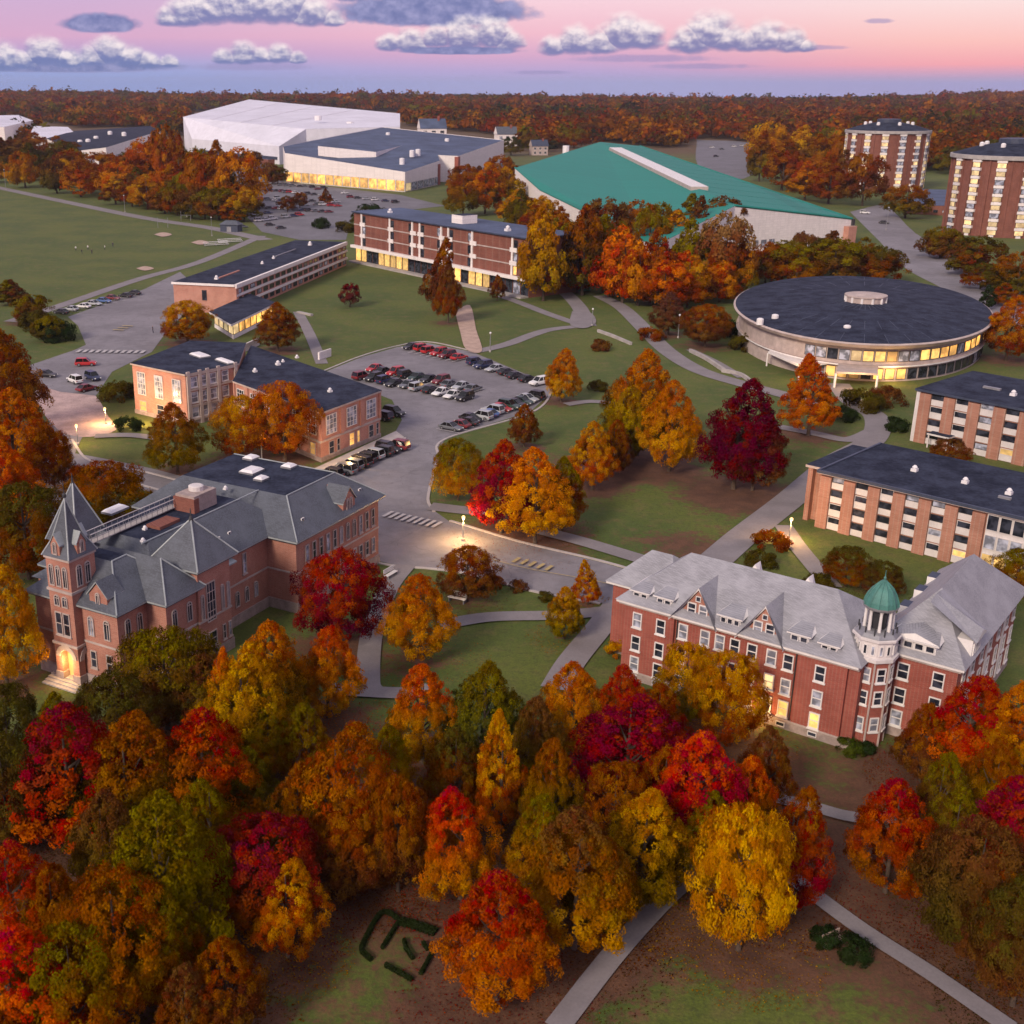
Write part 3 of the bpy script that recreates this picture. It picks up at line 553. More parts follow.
    # chimney stubs
    for u, b in ((7.3, .9), (.6, 10.4)):
        mb = MB(); fr.box(mb, (u - .35, u + .35), (b - .35, b + .35), (11, 15.2), br); fr.box(mb, (u - .45, u + .45), (b - .45, b + .45), (15.2, 15.5), 'stone_trim'); 
    return fr, root
LH, LHroot = left_hall()
# ================================================================== dormitory blocks at the right
def pier_block(root, fac, zt, bays, bw, pier, floors, first=0, lit=(), br='brick_dorm'):
    """brick piers between columns of dark windows over white panels"""
    fh = zt / floors; mb = MB(); pn = MB()
    for i in range(bays + 1):
        t = first + i * bw; mb = MB(); fac.box(mb, t, t + pier, 0, zt - .35, 0, .45, br); mb.build('brick_pier', root)
    for i in range(bays):
        t0 = first + i * bw + pier; t1 = first + (i + 1) * bw
        for k in range(floors):
            z = k * fh; pn = MB(); fac.box(pn, t0 + .03, t1 - .03, z + .1, z + fh * .5, .0, .14, 'panel_white'); pn.build('spandrel_panel', root)
            gl = 'lit_window' if (i, k) in lit else ('glass_pale' if R.random() < .15 else 'glass')
            window(root, fac, (t0 + t1) / 2, z + fh * .73, t1 - t0 - .1, fh * .46, 'thin', gl, 'dark_trim' if R.random() < .7 else 'panel_white', out=.05)
def dorm_near():
    Z = 8.4; A, B = G(822, 470, Z), G(1024, 517, Z); fr = Fr(A, B); LL = 34; D = 19
    root = empty('dormitory', (A.x, A.y, 0), 'flat roofed dormitory with brick piers and white panels directly behind the cupola hall', 'building')
    w = MB(); fr.box(w, (0, LL), (0, D), (0, Z - .4), 'brick_dorm'); fr.box(w, (-2.6, .2), (2.2, D - 4), (0, Z - .403), 'brick_dorm'); fr.box(w, (-2.6, -1.9), (1.2, 2.3), (0, Z - .41), 'brick_dorm'); w.build('wall', root)
    r = MB(); fr.box(r, (-.4, LL + .4), (-.6, D + .4), (Z - .4, Z - .05), 'stone_trim', 'roof_membrane'); fr.box(r, (-3.0, .1), (1.0, D - 3.6), (Z - .402, Z - .052), 'stone_trim', 'roof_membrane'); r.build('roof', root)
    e = MB(); fr.box(e, (-.45, LL + .45), (-.65, -.3), (Z - .3, Z + .12), 'slate_dark'); fr.box(e, (-.45, -.1), (-.3, D), (Z - .049, Z + .118), 'slate_dark'); e.build('parapet', root)
    f = Fac(fr.w(0, 0), fr.w(LL, 0)); bw = 3.52
    pier_block(root, f, Z - .35, 6, bw, 1.65, 4, 0.1, lit={(5, 0)})
    # glazed stair bay
    t0 = 6 * bw + 1.9; mb = MB(); f.box(mb, t0, t0 + 6.4, .2, Z - .5, -.1, .1, 'panel_white'); mb.build('spandrel_panel', root)
    for i in range(4):
        for k in range(3):
            window(root, f, t0 + .8 + 1.6 * i, 1.4 + k * 2.65, 1.45, 2.1 if k != 1 else 1.9, 'thin', 'lit_window' if k == 0 else ('glass_pale' if k == 1 else 'glass'), 'panel_white', out=.12)
    pier_block(root, f, Z - .35, 2, bw, 1.65, 4, t0 + 6.6)
    fe = Fac(fr.w(-2.6, D - 4), fr.w(-2.6, 1.2))
    for z in (2, 4.6, 7): window(root, fe, 8, z, 1.2, 1.3, 'thin', 'glass', 'dark_trim')
    for u, b in ((9.3, 9), (16.5, 8.6), (22.5, 8), (27.5, 11)): vent(fr, root, u, b, Z - .05, .8)
    mb = MB(); fr.box(mb, (22, 23.6), (5.5, 6), (Z - .05, Z + .25), 'grey_metal'); mb.build('roof_duct', root)
    return fr, root
DN, DNroot = dorm_near()
def dorm_far():
    Z = 9.6; A, B = G(920, 388, Z), G(1024, 408, Z); fr = Fr(A, B); LL = 34; D = 20
    root = empty('dormitory', (A.x, A.y, 0), 'flat roofed brick and white panel dormitory standing next to the dark round hall', 'building')
    w = MB(); fr.box(w, (0, LL), (0, D), (0, Z - .4), 'brick_dorm'); w.build('wall', root)
    r = MB(); fr.box(r, (-.5, LL + .4), (-.7, D + .4), (Z - .4, Z), 'slate_dark', 'roof_membrane'); r.build('roof', root)
    f = Fac(fr.w(0, 0), fr.w(LL, 0)); pier_block(root, f, Z - .35, 7, 4.3, 2.0, 4, .4, lit={(3, 0), (5, 0)})
    mb = MB(); f.box(mb, -.3, .35, 0, Z - .4, -.3, .3, 'panel_white'); mb.build('corner_pier', root)
    mb = MB(); fr.box(mb, (3.5, 7.5), (-2.2, -.1), (2.3, 2.6), 'panel_white', 'roof_membrane'); [fr.box(mb, (u, u + .2), (-2.1, -1.9), (0, 2.3), 'panel_white') for u in (3.7, 7.1)]; mb.build('entrance_canopy', root)
    vent(fr, root, 13, 7, Z, .9); vent(fr, root, 24, 9, Z, .8); mb = MB(); fr.box(mb, (7, 10), (8.5, 9.2), (Z, Z + .35), 'grey_metal'); mb.build('roof_duct', root)
    fe = Fac(fr.w(0, D), fr.w(0, 0))
    for z in (1.6, 4, 6.4, 8.4): window(root, fe, 12, z, 1.4, 1.2, 'thin', 'glass', 'dark_trim')
    return fr, root
DF, DFroot = dorm_far()
# ================================================================== round hall
def round_hall():
    Z = 8.2
    def el(k, n=64, z=Z): return [G(864 + 130.5 * k * math.cos(a) , 311 + 34 * k * math.sin(a) + 7 * k * math.cos(a), z) for a in (-2 * math.pi * i / n for i in range(n))]
    c = G(864, 311, Z); root = empty('round_hall', (c.x, c.y, 0), 'low round hall with a broad dark roof, pale fascia and glowing windows', 'building')
    def ring(k): return [Vector((c.x + (p.x - c.x) * k, c.y + (p.y - c.y) * k, 0)) for p in el(1)]
    def loft(mb, levels, ms):
        rs = [[(p.x, p.y, z) for p in ring(k)] for k, z in levels]
        for i, (a, b) in enumerate(zip(rs, rs[1:])):
            for j in range(64): jj = (j + 1) % 64; mb.face([a[j], a[jj], b[jj], b[j]], ms[i])
        return rs
    r = MB(); rs = loft(r, [(1.0, Z), (.985, Z + .25), (.75, Z + 1.0), (.4, Z + 1.9), (.1, Z + 2.4)], ['stone_trim', 'roof_membrane', 'roof_membrane', 'roof_membrane']); r.face(rs[-1], 'roof_membrane'); r.build('roof', root)
    fa = MB(); loft(fa, [(.955, Z - 1.1), (.985, Z - .75), (1.0, Z - .02), (.9, Z - .01)], ['concrete', 'stone_trim', 'stone_trim']); fa.build('fascia', root)
    rib = MB()
    for j in range(0, 64, 2):
        a = ring(.98)[j]; b = ring(.12)[j]; m_ = ring(.6)[j]; rib.tube([(a.x, a.y, Z + .27), (m_.x, m_.y, Z + 1.38), (b.x, b.y, Z + 2.38)], .06, 'slate_dark', 4)
    rib.build('roof_seam', root)
    w = MB(); rs = loft(w, [(.945, 0), (.945, Z - .9)], ['stone_trim']); w.build('wall', root)
    pts = ring(.945); n = len(pts)
    for j in range(n):
        P, Q = pts[j], pts[(j + 1) % n]; fo = Fac(Q, P)
        if fo.n.y > 0: fo = Fac(P, Q)
        mid = (P + Q) / 2
        if fo.n.dot(Vector((mid.x - c.x, mid.y - c.y))) < 0: fo = Fac(Q, P)
        if fo.n.y > .25: continue
        k = fo.L; pxm = PX + F * mid.x / depth(Vector((mid.x, mid.y, 4)))
        if pxm < 800: continue
        gl = R.choice(('lit_orange', 'lit_orange', 'lit_orange', 'lit_window', 'lit_pale', 'glass_pale')) if pxm > 845 else R.choice(('glass_pale', 'lit_orange', 'glass'))
        window(root, fo, k / 2, 5.4, k * .9, 2.3, 'thin', gl, 'dark_trim', out=.05)
        window(root, fo, k / 2, 1.6, k * .82, 2.3, 'thin', 'lit_orange' if 822 < pxm < 915 and j % 4 else 'glass', 'dark_trim', out=.05)
    t = MB(); loft(t, [(.965, 3.2), (.965, 3.5), (.93, 3.55), (.93, 3.2), (.965, 3.2)], ['white_paint', 'stone_trim', 'white_paint', 'white_paint']); t.build('terrace_band', root)
    cap = MB(); cap.lathe((c.x, c.y), [(4.6, Z + 2.2), (4.6, Z + 3.6), (4.9, Z + 3.65), (4.9, Z + 3.95), (2, Z + 4.3)], 'stone_trim', 24); cap.build('roof_lantern', root)
    for i in range(12): cap = MB(); a = i * math.pi / 6; cap.lathe((c.x + 4.65 * math.cos(a), c.y + 4.65 * math.sin(a)), [(.3, Z + 2.3), (.3, Z + 3.6)], 'white_paint', 6); cap.build('lantern_post', root)
    for px, py in ((847, 329), (760, 322), (775, 318)):
        q = G(px, py, Z + .8); mb = MB(); mb.lathe((q.x, q.y), [(.8, Z + .2), (.8, Z + 1.5), (.4, Z + 1.7)], 'vent_white', 10); mb.build('roof_vent', root)
    # white terrace / canopy at the front left and entrance porch
    mb = MB(); q = [G(768, 352, 3.2), G(782, 342, 3.2), G(825, 347, 3.2), G(838, 362, 3.2), G(800, 366, 3.2)]; mb.prism([(p.x, p.y) for p in q], 2.9, 3.3, 'white_paint')
    for p in q: mb.lathe((p.x, p.y), [(.18, 0), (.18, 2.9)], 'white_paint', 8)
    mb.build('terrace_canopy', root)
    mb = MB(); q = [G(836, 372, 3.4), G(842, 352, 3.4), G(878, 353, 3.4), G(878, 374, 3.4)]; mb.prism([(p.x, p.y) for p in q], 3.1, 3.5, 'stone_trim')
    for p in q: mb.lathe((p.x, p.y), [(.25, 0), (.25, 3.1)], 'white_paint', 8)
    mb.build('entrance_porch', root)
    q = [G(840, 378, 0), G(876, 379, 0)]; fo = Fac(G(843, 372, 0), G(873, 372, 0))
    for i in range(3): window(root, fo, fo.L * (i + .5) / 3, 1.5, fo.L / 3.4, 2.6, 'thin', 'lit_orange', 'dark_trim')
    return root, c
RNroot, RNc = round_hall()
# ================================================================== two storey brick classroom building (left, middle)
def classroom():
    root = empty('classroom_building', G(320, 412, 8.7).xy.to_3d(), 'two storey pink brick classroom building with dark flat roofs beside the parking lot', 'building')
    Z = 8.7; Z2 = 9.8
    a, b, c, d = [G(*p, Z).xy for p in ((234, 381), (320, 412), (380, 390), (252, 346))]
    a2, b2, c2, d2, e2 = [G(*p, Z2).xy for p in ((132, 363), (185, 374), (238, 363), (245, 343), (190, 341))]
    w = MB(); w.prism([a, b, c, d], 0, Z - .3, 'brick_pink'); w.prism([a2, b2, c2, d2, e2], 0, Z2 - .3, 'brick_pink'); w.build('wall', root)
    def off(poly, k):
        m = sum(poly, Vector((0, 0))) / len(poly); return [m + (p - m) * k for p in poly]
    r = MB(); r.prism(off([a, b, c, d], 1.025), Z - .3, Z, 'stone_trim', 'roof_membrane'); r.build('roof', root)
    r = MB(); r.prism(off([a2, b2, c2, d2, e2], 1.03), Z2 - .3, Z2, 'stone_trim', 'roof_membrane'); r.build('roof', root)
    f1, f2, f3, f4 = Fac(a, b), Fac(b, c), Fac(a2, b2), Fac(b2, c2)
    bd = MB()
    for f in (f1, f2): f.box(bd, -.1, f.L + .1, 3.3, 3.7, 0, .14, 'stone_trim'); f.box(bd, -.1, f.L + .1, 0, .8, 0, .12, 'stone_base')
    for f in (f3, f4): f.box(bd, -.1, f.L + .1, 0, .8, 0, .12, 'stone_base')
    bd.build('stone_band', root)
    for i in range(3):
        t = f2.L * (i + .5) / 3; window(root, f2, t, 6.0, 3.0, 3.4, 'grid', 'glass_pale', 'white_paint', out=.05); window(root, f2, t, 1.9, 1.5, 2.3, 'sash', 'lit_orange' if i == 1 else 'glass', 'stone_trim')
        window(root, f2, t + 2, 1.9, .9, 2.2, 'sash', 'lit_orange' if i == 1 else 'glass', 'stone_trim')
    for i in range(4): pl = MB(); t = f2.L * i / 3; f2.box(pl, max(0, t - .5), min(f2.L, t + .5), 3.7, Z - .32, 0, .25, 'brick_pink'); pl.build('pilaster', root)
    for i in range(7): pl = MB(); t = f1.L * i / 6; f1.box(pl, max(0, t - .4), min(f1.L, t + .4), 3.7, Z - .32, 0, .25, 'brick_pink'); pl.build('pilaster', root)
    for i in range(6): t = f1.L * (i + .5) / 6; window(root, f1, t, 6, 2.4, 3.2, 'grid', 'glass', 'white_paint', out=.05); window(root, f1, t, 1.9, 1.6, 2.2, 'sash', 'lit_orange' if i == 5 else 'glass', 'stone_trim')
    for i in range(3): t = f3.L * (i + .5) / 3; window(root, f3, t, 6.2, 2.3, 4.4, 'grid', 'glass_pale', 'white_paint', out=.05); window(root, f3, t, 1.8, 2.0, 2.0, 'sash', 'lit_orange' if i == 0 else 'glass', 'stone_trim')
    # stone framed stair bay at the inner corner
    bay = MB()
    for t in (.5, 3.2, 5.0, 7.6, f4.L - .8): f4.box(bay, t - .35, t + .35, 0, Z2 + .3, 0, .35, 'stone_trim')
    for z in (.8, 3.4, 6.4, 9.2): f4.box(bay, .2, f4.L - .5, z, z + .35, 0, .3, 'stone_trim')
    bay.build('bay_frame', root)
    for t in (1.85, 4.1, 6.3, 9.2):
        for z in (2.3, 5.1, 8.0): window(root, f4, min(t, f4.L - 1.7), z, 1.6, 2.0, 'sash', 'glass_pale', 'white_paint')
    fr = Fr(a, b)
    for px, py, s in ((278, 365, .8), (297, 358, .6), (283, 362, .5), (330, 392, .7), (255, 372, .7)):
        q = G(px, py, Z); u, bb = fr.inv(q); vent(fr, root, u, bb, Z, s)
    for px, py, w_, d_ in ((200, 356, 2.2, 1.2), (225, 362, 2.5, .8)): q = G(px, py, Z2); u, bb = fr.inv(q); skylight(fr, root, u, bb, Z2, w_, d_)
    # rear loading walls seen over the roof
    for p, q in (((243, 352), (258, 345)), ((318, 360), (330, 356))):
        A, B = G(*p), G(*q); f = Fac(A, B); mb = MB(); f.box(mb, 0, f.L, 0, 1.8, 0, .4, 'white_wall'); mb.build('rear_wall', root)
    return root
CLroot = classroom()
# ================================================================== long slab with white bands, and its pavilion
def slab():
    Z = 8.0; A, B = G(235, 285, Z), G(346, 242, Z); fr = Fr(A, B); L = fr.L; D = 18.5
    root = empty('office_block', (A.x, A.y, 0), 'long three storey pink brick block with white bands beside the playing field', 'building')
    w = MB(); fr.box(w, (0, L), (0, D), (0, Z - .5), 'brick_pink'); w.build('wall', root)
    mb = MB(); fr.box(mb, (-.5, 1.2), (-.5, 2.2), (0, Z - .9), 'brick_pink'); mb.build('corner_pier', root)
    f = Fac(fr.w(0, 0), fr.w(L, 0)); bands = MB()
    for z0, z1 in ((Z - 1.0, Z + .1), (4.75, 5.35), (2.2, 2.8)): f.box(bands, -.1, L + .1, z0, z1, 0, .5, 'white_wall')
    fr.box(bands, (-.4, L + .3), (.02, .35), (Z - .5, Z + .098), 'white_wall'); fr.box(bands, (-.4, -.05), (.35, D + .4), (Z - .5, Z + .1), 'white_wall'); bands.build('concrete_band', root)
    r = MB(); fr.box(r, (-.04, L + .3), (.36, D + .4), (Z - .5, Z), 'white_wall', 'roof_membrane'); r.build('roof', root)
    n = 20
    for i in range(n):
        t = L * (i + .5) / n
        for k, z in enumerate((6.0, 3.75, 1.3)): window(root, f, t, z, L / n * .62, 1.25, 'thin', 'glass', 'dark_trim', out=.03)
    fe = Fac(fr.w(0, D), fr.w(0, 0)); window(root, fe, fe.L * .5, 4.8, 1.4, 2.8, 'thin', 'glass', 'dark_trim')
    for u, b, s in ((8, 9, 1.0), (86, 9, 1.2), (40, 8, .8), (52, 9, .8)): vent(fr, root, u, b, Z, s)
    mb = MB(); fr.box(mb, (9.5, 24), (8.6, 9.1), (Z, Z + .35), 'brick_pink'); mb.build('roof_duct', root); mb = MB(); fr.box(mb, (56, 74), (9.6, 10.0), (Z, Z + .3), 'grey_metal'); mb.build('roof_duct', root)
    # pavilion
    q = [G(*p, 4.2).xy for p in ((209, 312), (231, 325), (277, 303), (250, 294))]
    r2 = empty('pavilion', (q[1].x, q[1].y, 0), 'small flat dark roofed glass pavilion lit warm inside, between orange trees', 'building')
    c = sum(q, Vector((0, 0))) / 4; mb = MB(); mb.prism(q, 3.8, 4.3, 'white_wall', 'roof_membrane'); mb.build('roof', r2)
    q3 = [c + (p - c) * .86 for p in q]; mb = MB(); mb.prism(q3, 0, 1.0, 'white_wall'); mb.prism([c + (p - c) * .5 for p in q3], 1, 3.8, 'brick_pink'); mb.build('wall', r2)
    for i in (0, 1):
        f = Fac(q3[i], q3[i + 1]); n = 4 if i == 0 else 7
        for j in range(n): window(r2, f, f.L * (j + .5) / n, 2.4, f.L / n * .92, 2.7, 'thin', 'lit_orange' if (i == 1 and j > 0) else 'lit_pale', 'dark_trim', out=-.1)
    return root
SBroot = slab()
# ================================================================== five storey brick dorm at the top of the lawn
def lawn_dorm():
    Z = 17.5; A, B = G(354, 211, Z), G(529, 238, Z); fr = Fr(A, B); L = fr.L; D = 20
    root = empty('residence_block', (A.x, A.y, 0), 'brown brick block with white window strips and lit ground floor above the lawn', 'building')
    w = MB(); fr.box(w, (0, L), (.6, D), (0, 5.6), 'brick_brown'); fr.box(w, (0, L), (0, D), (5.6, Z - .4), 'brick_brown'); w.build('wall', root)
    r = MB(); fr.box(r, (-.6, L + .6), (-.8, D + .6), (Z - .4, Z), 'slate_dark', 'roof_blue'); r.build('roof', root)
    f = Fac(fr.w(0, 0), fr.w(L, 0)); bd = MB()
    f.box(bd, -.5, L + .5, 5.0, 5.9, -.5, 1.4, 'white_wall')
    for z in (9.0, 12.9): f.box(bd, 0, L, z, z + .35, 0, .16, 'stone_trim')
    bd.build('concrete_band', root)
    st = MB(); cols = (.06, .245, .385, .43, .555, .595, .725, .93)
    for c in cols: f.box(st, L * c - 1.0, L * c - .2, 5.9, Z - .4, 0, .3, 'white_wall')
    st.build('white_strip', root)
    for i, c in enumerate(cols):
        for k, z in enumerate((7.4, 11.2, 15.0)):
            sd = 1 if i in (0, 1, 3, 5, 7) else -1
            window(root, f, L * c + .7 * sd - (1.4 if sd < 0 else 0) + .2, z, 1.7, 2.6, 'thin', 'lit_window' if (i, k) == (7, 0) else 'glass', 'dark_trim', out=.03)
            mb = None
    sp = MB()
    for i, c in enumerate(cols):
        for z in (9.3, 13.2): f.box(sp, L * c - 1.6, L * c + 1.6, z - .5, z + .8, .1, .35, 'white_wall')
    sp.build('spandrel_panel', root)
    f2 = Fac(fr.w(0, .6), fr.w(L, .6)); n = 26
    for i in range(n):
        gl = 'lit_window' if i in (0, 1, 4, 5, 6, 7, 8, 15, 16, 18, 19, 20) else 'glass'
        window(root, f2, L * (i + .5) / n, 2.6, L / n * .9, 4.2, 'thin', gl, 'dark_trim', out=.03)
    mb = MB(); f.box(mb, 0, L, 0, .5, -.6, 2.5, 'concrete'); mb.build('terrace', root)
    mb = MB(); fr.box(mb, (L * .52, L * .58), (6, 12), (Z, Z + 2.6), 'white_wall', 'roof_membrane'); mb.build('roof_penthouse', root)
    for u, b, s in ((L * .13, 7, 1.3), (L * .82, 6, 1.5)): vent(fr, root, u, b, Z, s)
    fe = Fac(fr.w(0, D), fr.w(0, 0))
    for t in (4, 10, 16):
        for z in (7.4, 11.2, 15): window(root, fe, t, z, 1.7, 2.4, 'thin', 'glass', 'dark_trim')
    return root
LDroot = lawn_dorm()
# ================================================================== sports complex: white arena, white gym
def solid(root, name, top, m, mt, z0=0.0):
    """top: list of 3D points; vertical walls go down to z0"""
    return MB().hexa([(p[0], p[1], z0) for p in top], [tuple(p) for p in top], m, mt).build(name, root)
def tri_roof(root, name, tris, m): 
    mb = MB(); [mb.face(t, m) for t in tris]; return mb.build(name, root)
def arena():
    p0, p1, p2, p3, p4 = Dp(183, 117, 1140), Dp(306, 129, 1000), Dp(400, 127, 1010), Dp(400, 113.5, 1180), Dp(249, 99.5, 1420)
    root = empty('arena', (p1.x, p1.y, 0), 'huge white arena with a pale lilac roof behind the far parking lot', 'building')
    c = (p0 + p1 + p2 + p3 + p4) / 5; c.z += 1.0; e0, e1 = Dp(192, 139, 1095), Dp(279, 146.5, 975); wr = [p0, e0, e1, p1, p2, p3, p4]; ring = [p0, p1, p2, p3, p4]
    w = MB()
    for i in range(7): a, b = wr[i], wr[(i + 1) % 7]; w.face([(a.x, a.y, 0), (b.x, b.y, 0), b, a], 'roof_white')
    w.build('wall', root); r = MB(); up = [Vector(q) + Vector((0, 0, .05)) for q in ring]; r.face([up[0], up[1], up[4]], 'roof_white'); r.face([up[1], up[3], up[4]], 'roof_white'); r.face([up[1], up[2], up[3]], 'roof_white'); r.build('roof', root)
    r = MB(); r.face([q + Vector((0, 0, .04)) for q in (p0, e0, e1, p1)], 'roof_white'); r.build('roof', root)
    s = MB()
    for k in (.25, .5, .75): a = up[0].lerp(up[1], k); b = up[4].lerp(up[3], k); s.tube([a, b], .35, 'vent_white', 4)
    s.build('roof_seam', root)
    f = Fac(e0, e1); mb = MB(); f.box(mb, 4, f.L * .95, 0, 3.6, 0, 6, 'brick_brown', 'roof_blue'); mb.build('brick_base', root)
    mb = MB(); f.box(mb, 2, f.L * .98, 3.7, 5.6, 0, 1.0, 'slate_dark'); mb.build('dark_band', root)
    for k in range(5): window(root, f, f.L * (k + .6) / 6, 1.8, 4, 2, 'thin', 'glass', 'dark_trim', out=6.05)
    for px, py in ((318, 118), (350, 124)): q = Dp(px, py, 1060); MB().lathe((q.x, q.y), [(3, q.z - 2), (3, q.z + 1.6), (1.5, q.z + 2)], 'vent_white', 10).build('roof_vent', root)
    return root
arena()
def gym():
    p0, p1, p2, p3 = Dp(285, 153, 800), Dp(405, 172, 723), Dp(440, 160.5, 780), Dp(438, 155, 800)
    p4, p5 = Dp(458, 156, 800), Dp(504, 140, 935); p6, p7 = Dp(383, 127, 985), Dp(283, 146, 880)
    root = empty('gymnasium', (p1.x, p1.y, 0), 'low white gymnasium with slate blue roofs and a glowing orange glass front', 'building')
    ring = [p0, p1, p2, p3, p4, p5, p6, p7]; w = MB()
    for i in range(8): a, b = ring[i], ring[(i + 1) % 8]; w.face([(a.x, a.y, 0), (b.x, b.y, 0), b, a], 'white_wall')
    w.build('wall', root); up = [Vector(q) + Vector((0, 0, -.3)) for q in ring]; r = MB()
    for t in ((0, 1, 7), (1, 6, 7), (1, 2, 3), (1, 3, 6), (3, 4, 6), (4, 5, 6)): r.face([up[i] for i in t], 'roof_blue')
    r.build('roof', root)
    t0, t1, t2, t3 = Dp(318, 146, 805), Dp(376, 152, 800), Dp(402, 145.5, 860), Dp(360, 137, 900)
    k = MB(); lo = [Vector((q.x, q.y, q.z - 6)) for q in (t0, t1, t2, t3)]; k.hexa(lo, [t0, t1, t2, t3], 'white_wall', 'roof_blue'); k.build('upper_storey', root)
    f0, f1 = Fac(p0, p1), Fac(p1, p2); n = 14
    for i in range(n): window(root, f0, f0.L * (i + .5) / n, 3.4, f0.L / n * .9, 5.8, 'thin', 'lit_orange', 'dark_trim', out=.1)
    n = 6
    for i in range(n): window(root, f1, f1.L * (i + .5) / n, 2.6, f1.L / n * .86, 4.4, 'thin', 'glass_pale' if i else 'lit_pale', 'dark_trim', out=.1)
    f2 = Fac(p4, p5); n = 8
    for i in range(n): window(root, f2, f2.L * (i + .5) / n, 3, f2.L / n * .8, 3, 'thin', 'glass_pale', 'dark_trim', out=.1)
    mb = MB(); f2.box(mb, -1, 4, 0, p4.z - .5, -2, .5, 'brick_red'); f1.box(mb, f1.L - 4, f1.L, 0, p2.z - 2, -2, .4, 'brick_red'); mb.build('brick_pier', root)
    for px, py, y in ((412, 152, 790), (418, 151, 795), (388, 134, 930), (447, 140, 900), (402, 160, 760)): q = Dp(px, py, y); MB().lathe((q.x, q.y), [(1.6, q.z - 3), (1.6, q.z + .9), (.8, q.z + 1.2)], 'vent_white', 10).build('roof_vent', root)
    return root
gym()
def field_house():
    a, b = Dp(735, 206, 452), Dp(852, 219, 484); c, d = Dp(640, 146, 850), Dp(600, 142, 800); e, f, g = Dp(515, 168, 650), Dp(540, 190, 570), Dp(655, 246, 400)
    root = empty('field_house', (a.x, a.y, 0), 'very large field house with teal roof and a white skylight strip on its ridge', 'building')
    ring = [g, a, b, c, d, e, f]; w = MB()
    for i in range(7): p, q = ring[i], ring[(i + 1) % 7]; w.face([(p.x, p.y, 0), (q.x, q.y, 0), q, p], 'white_wall')
    w.build('wall', root); lift = Vector((0, 0, .06)); r = MB()
    for t in ((a, b, c), (a, c, d), (g, a, d), (g, d, e), (g, e, f)): r.face([p + lift for p in t], 'roof_teal')
    r.build('roof', root)
    eb = MB()
    for p, q in ((a, b), (b, c), (g, f), (f, e)): eb.tube([p + lift * 3, q + lift * 3], .45, 'roof_teal', 5)
    eb.build('eaves', root)
    s0, s1 = a.lerp(d, .17) , a.lerp(d, .82); sd = (s1 - s0); nrm = Vector((-sd.y, sd.x, 0)).normalized() * 3.6; up = Vector((0, 0, 1.0)); dn = Vector((0, 0, -3))
    mb = MB(); mb.hexa([s0 - nrm + dn, s1 - nrm + dn, s1 + nrm + dn, s0 + nrm + dn], [s0 - nrm + up, s1 - nrm + up, s1 + nrm + up, s0 + nrm + up], 'stone_trim', 'white_paint'); mb.build('ridge_skylight', root)
    sm = MB()
    for k in range(1, 14):
        t = k / 14; sm.tube([a.lerp(d, t) + lift * 2, b.lerp(c, t) + lift * 2], .04, 'roof_teal', 4)
    sm.build('roof_seam', root)
    fb = Fac(a, b); mb = MB(); fb.box(mb, fb.L - 4, fb.L + .5, 0, b.z - 2.5, -3, 2.5, 'brick_pink'); fb.box(mb, fb.L - .2, fb.L + .8, 0, b.z, -1, 1, 'dark_trim'); mb.build('corner_pier', root)
    for k in range(4): window(root, fb, 8 + k * 4.2, 3, 2.6, 2.8, 'thin', 'glass_pale', 'dark_trim', out=.1)
    q = Dp(566, 148, 770); MB().lathe((q.x, q.y), [(2, q.z - 4), (2, q.z + 1.4)], 'vent_white', 8).build('roof_vent', root)
    return root
field_house()
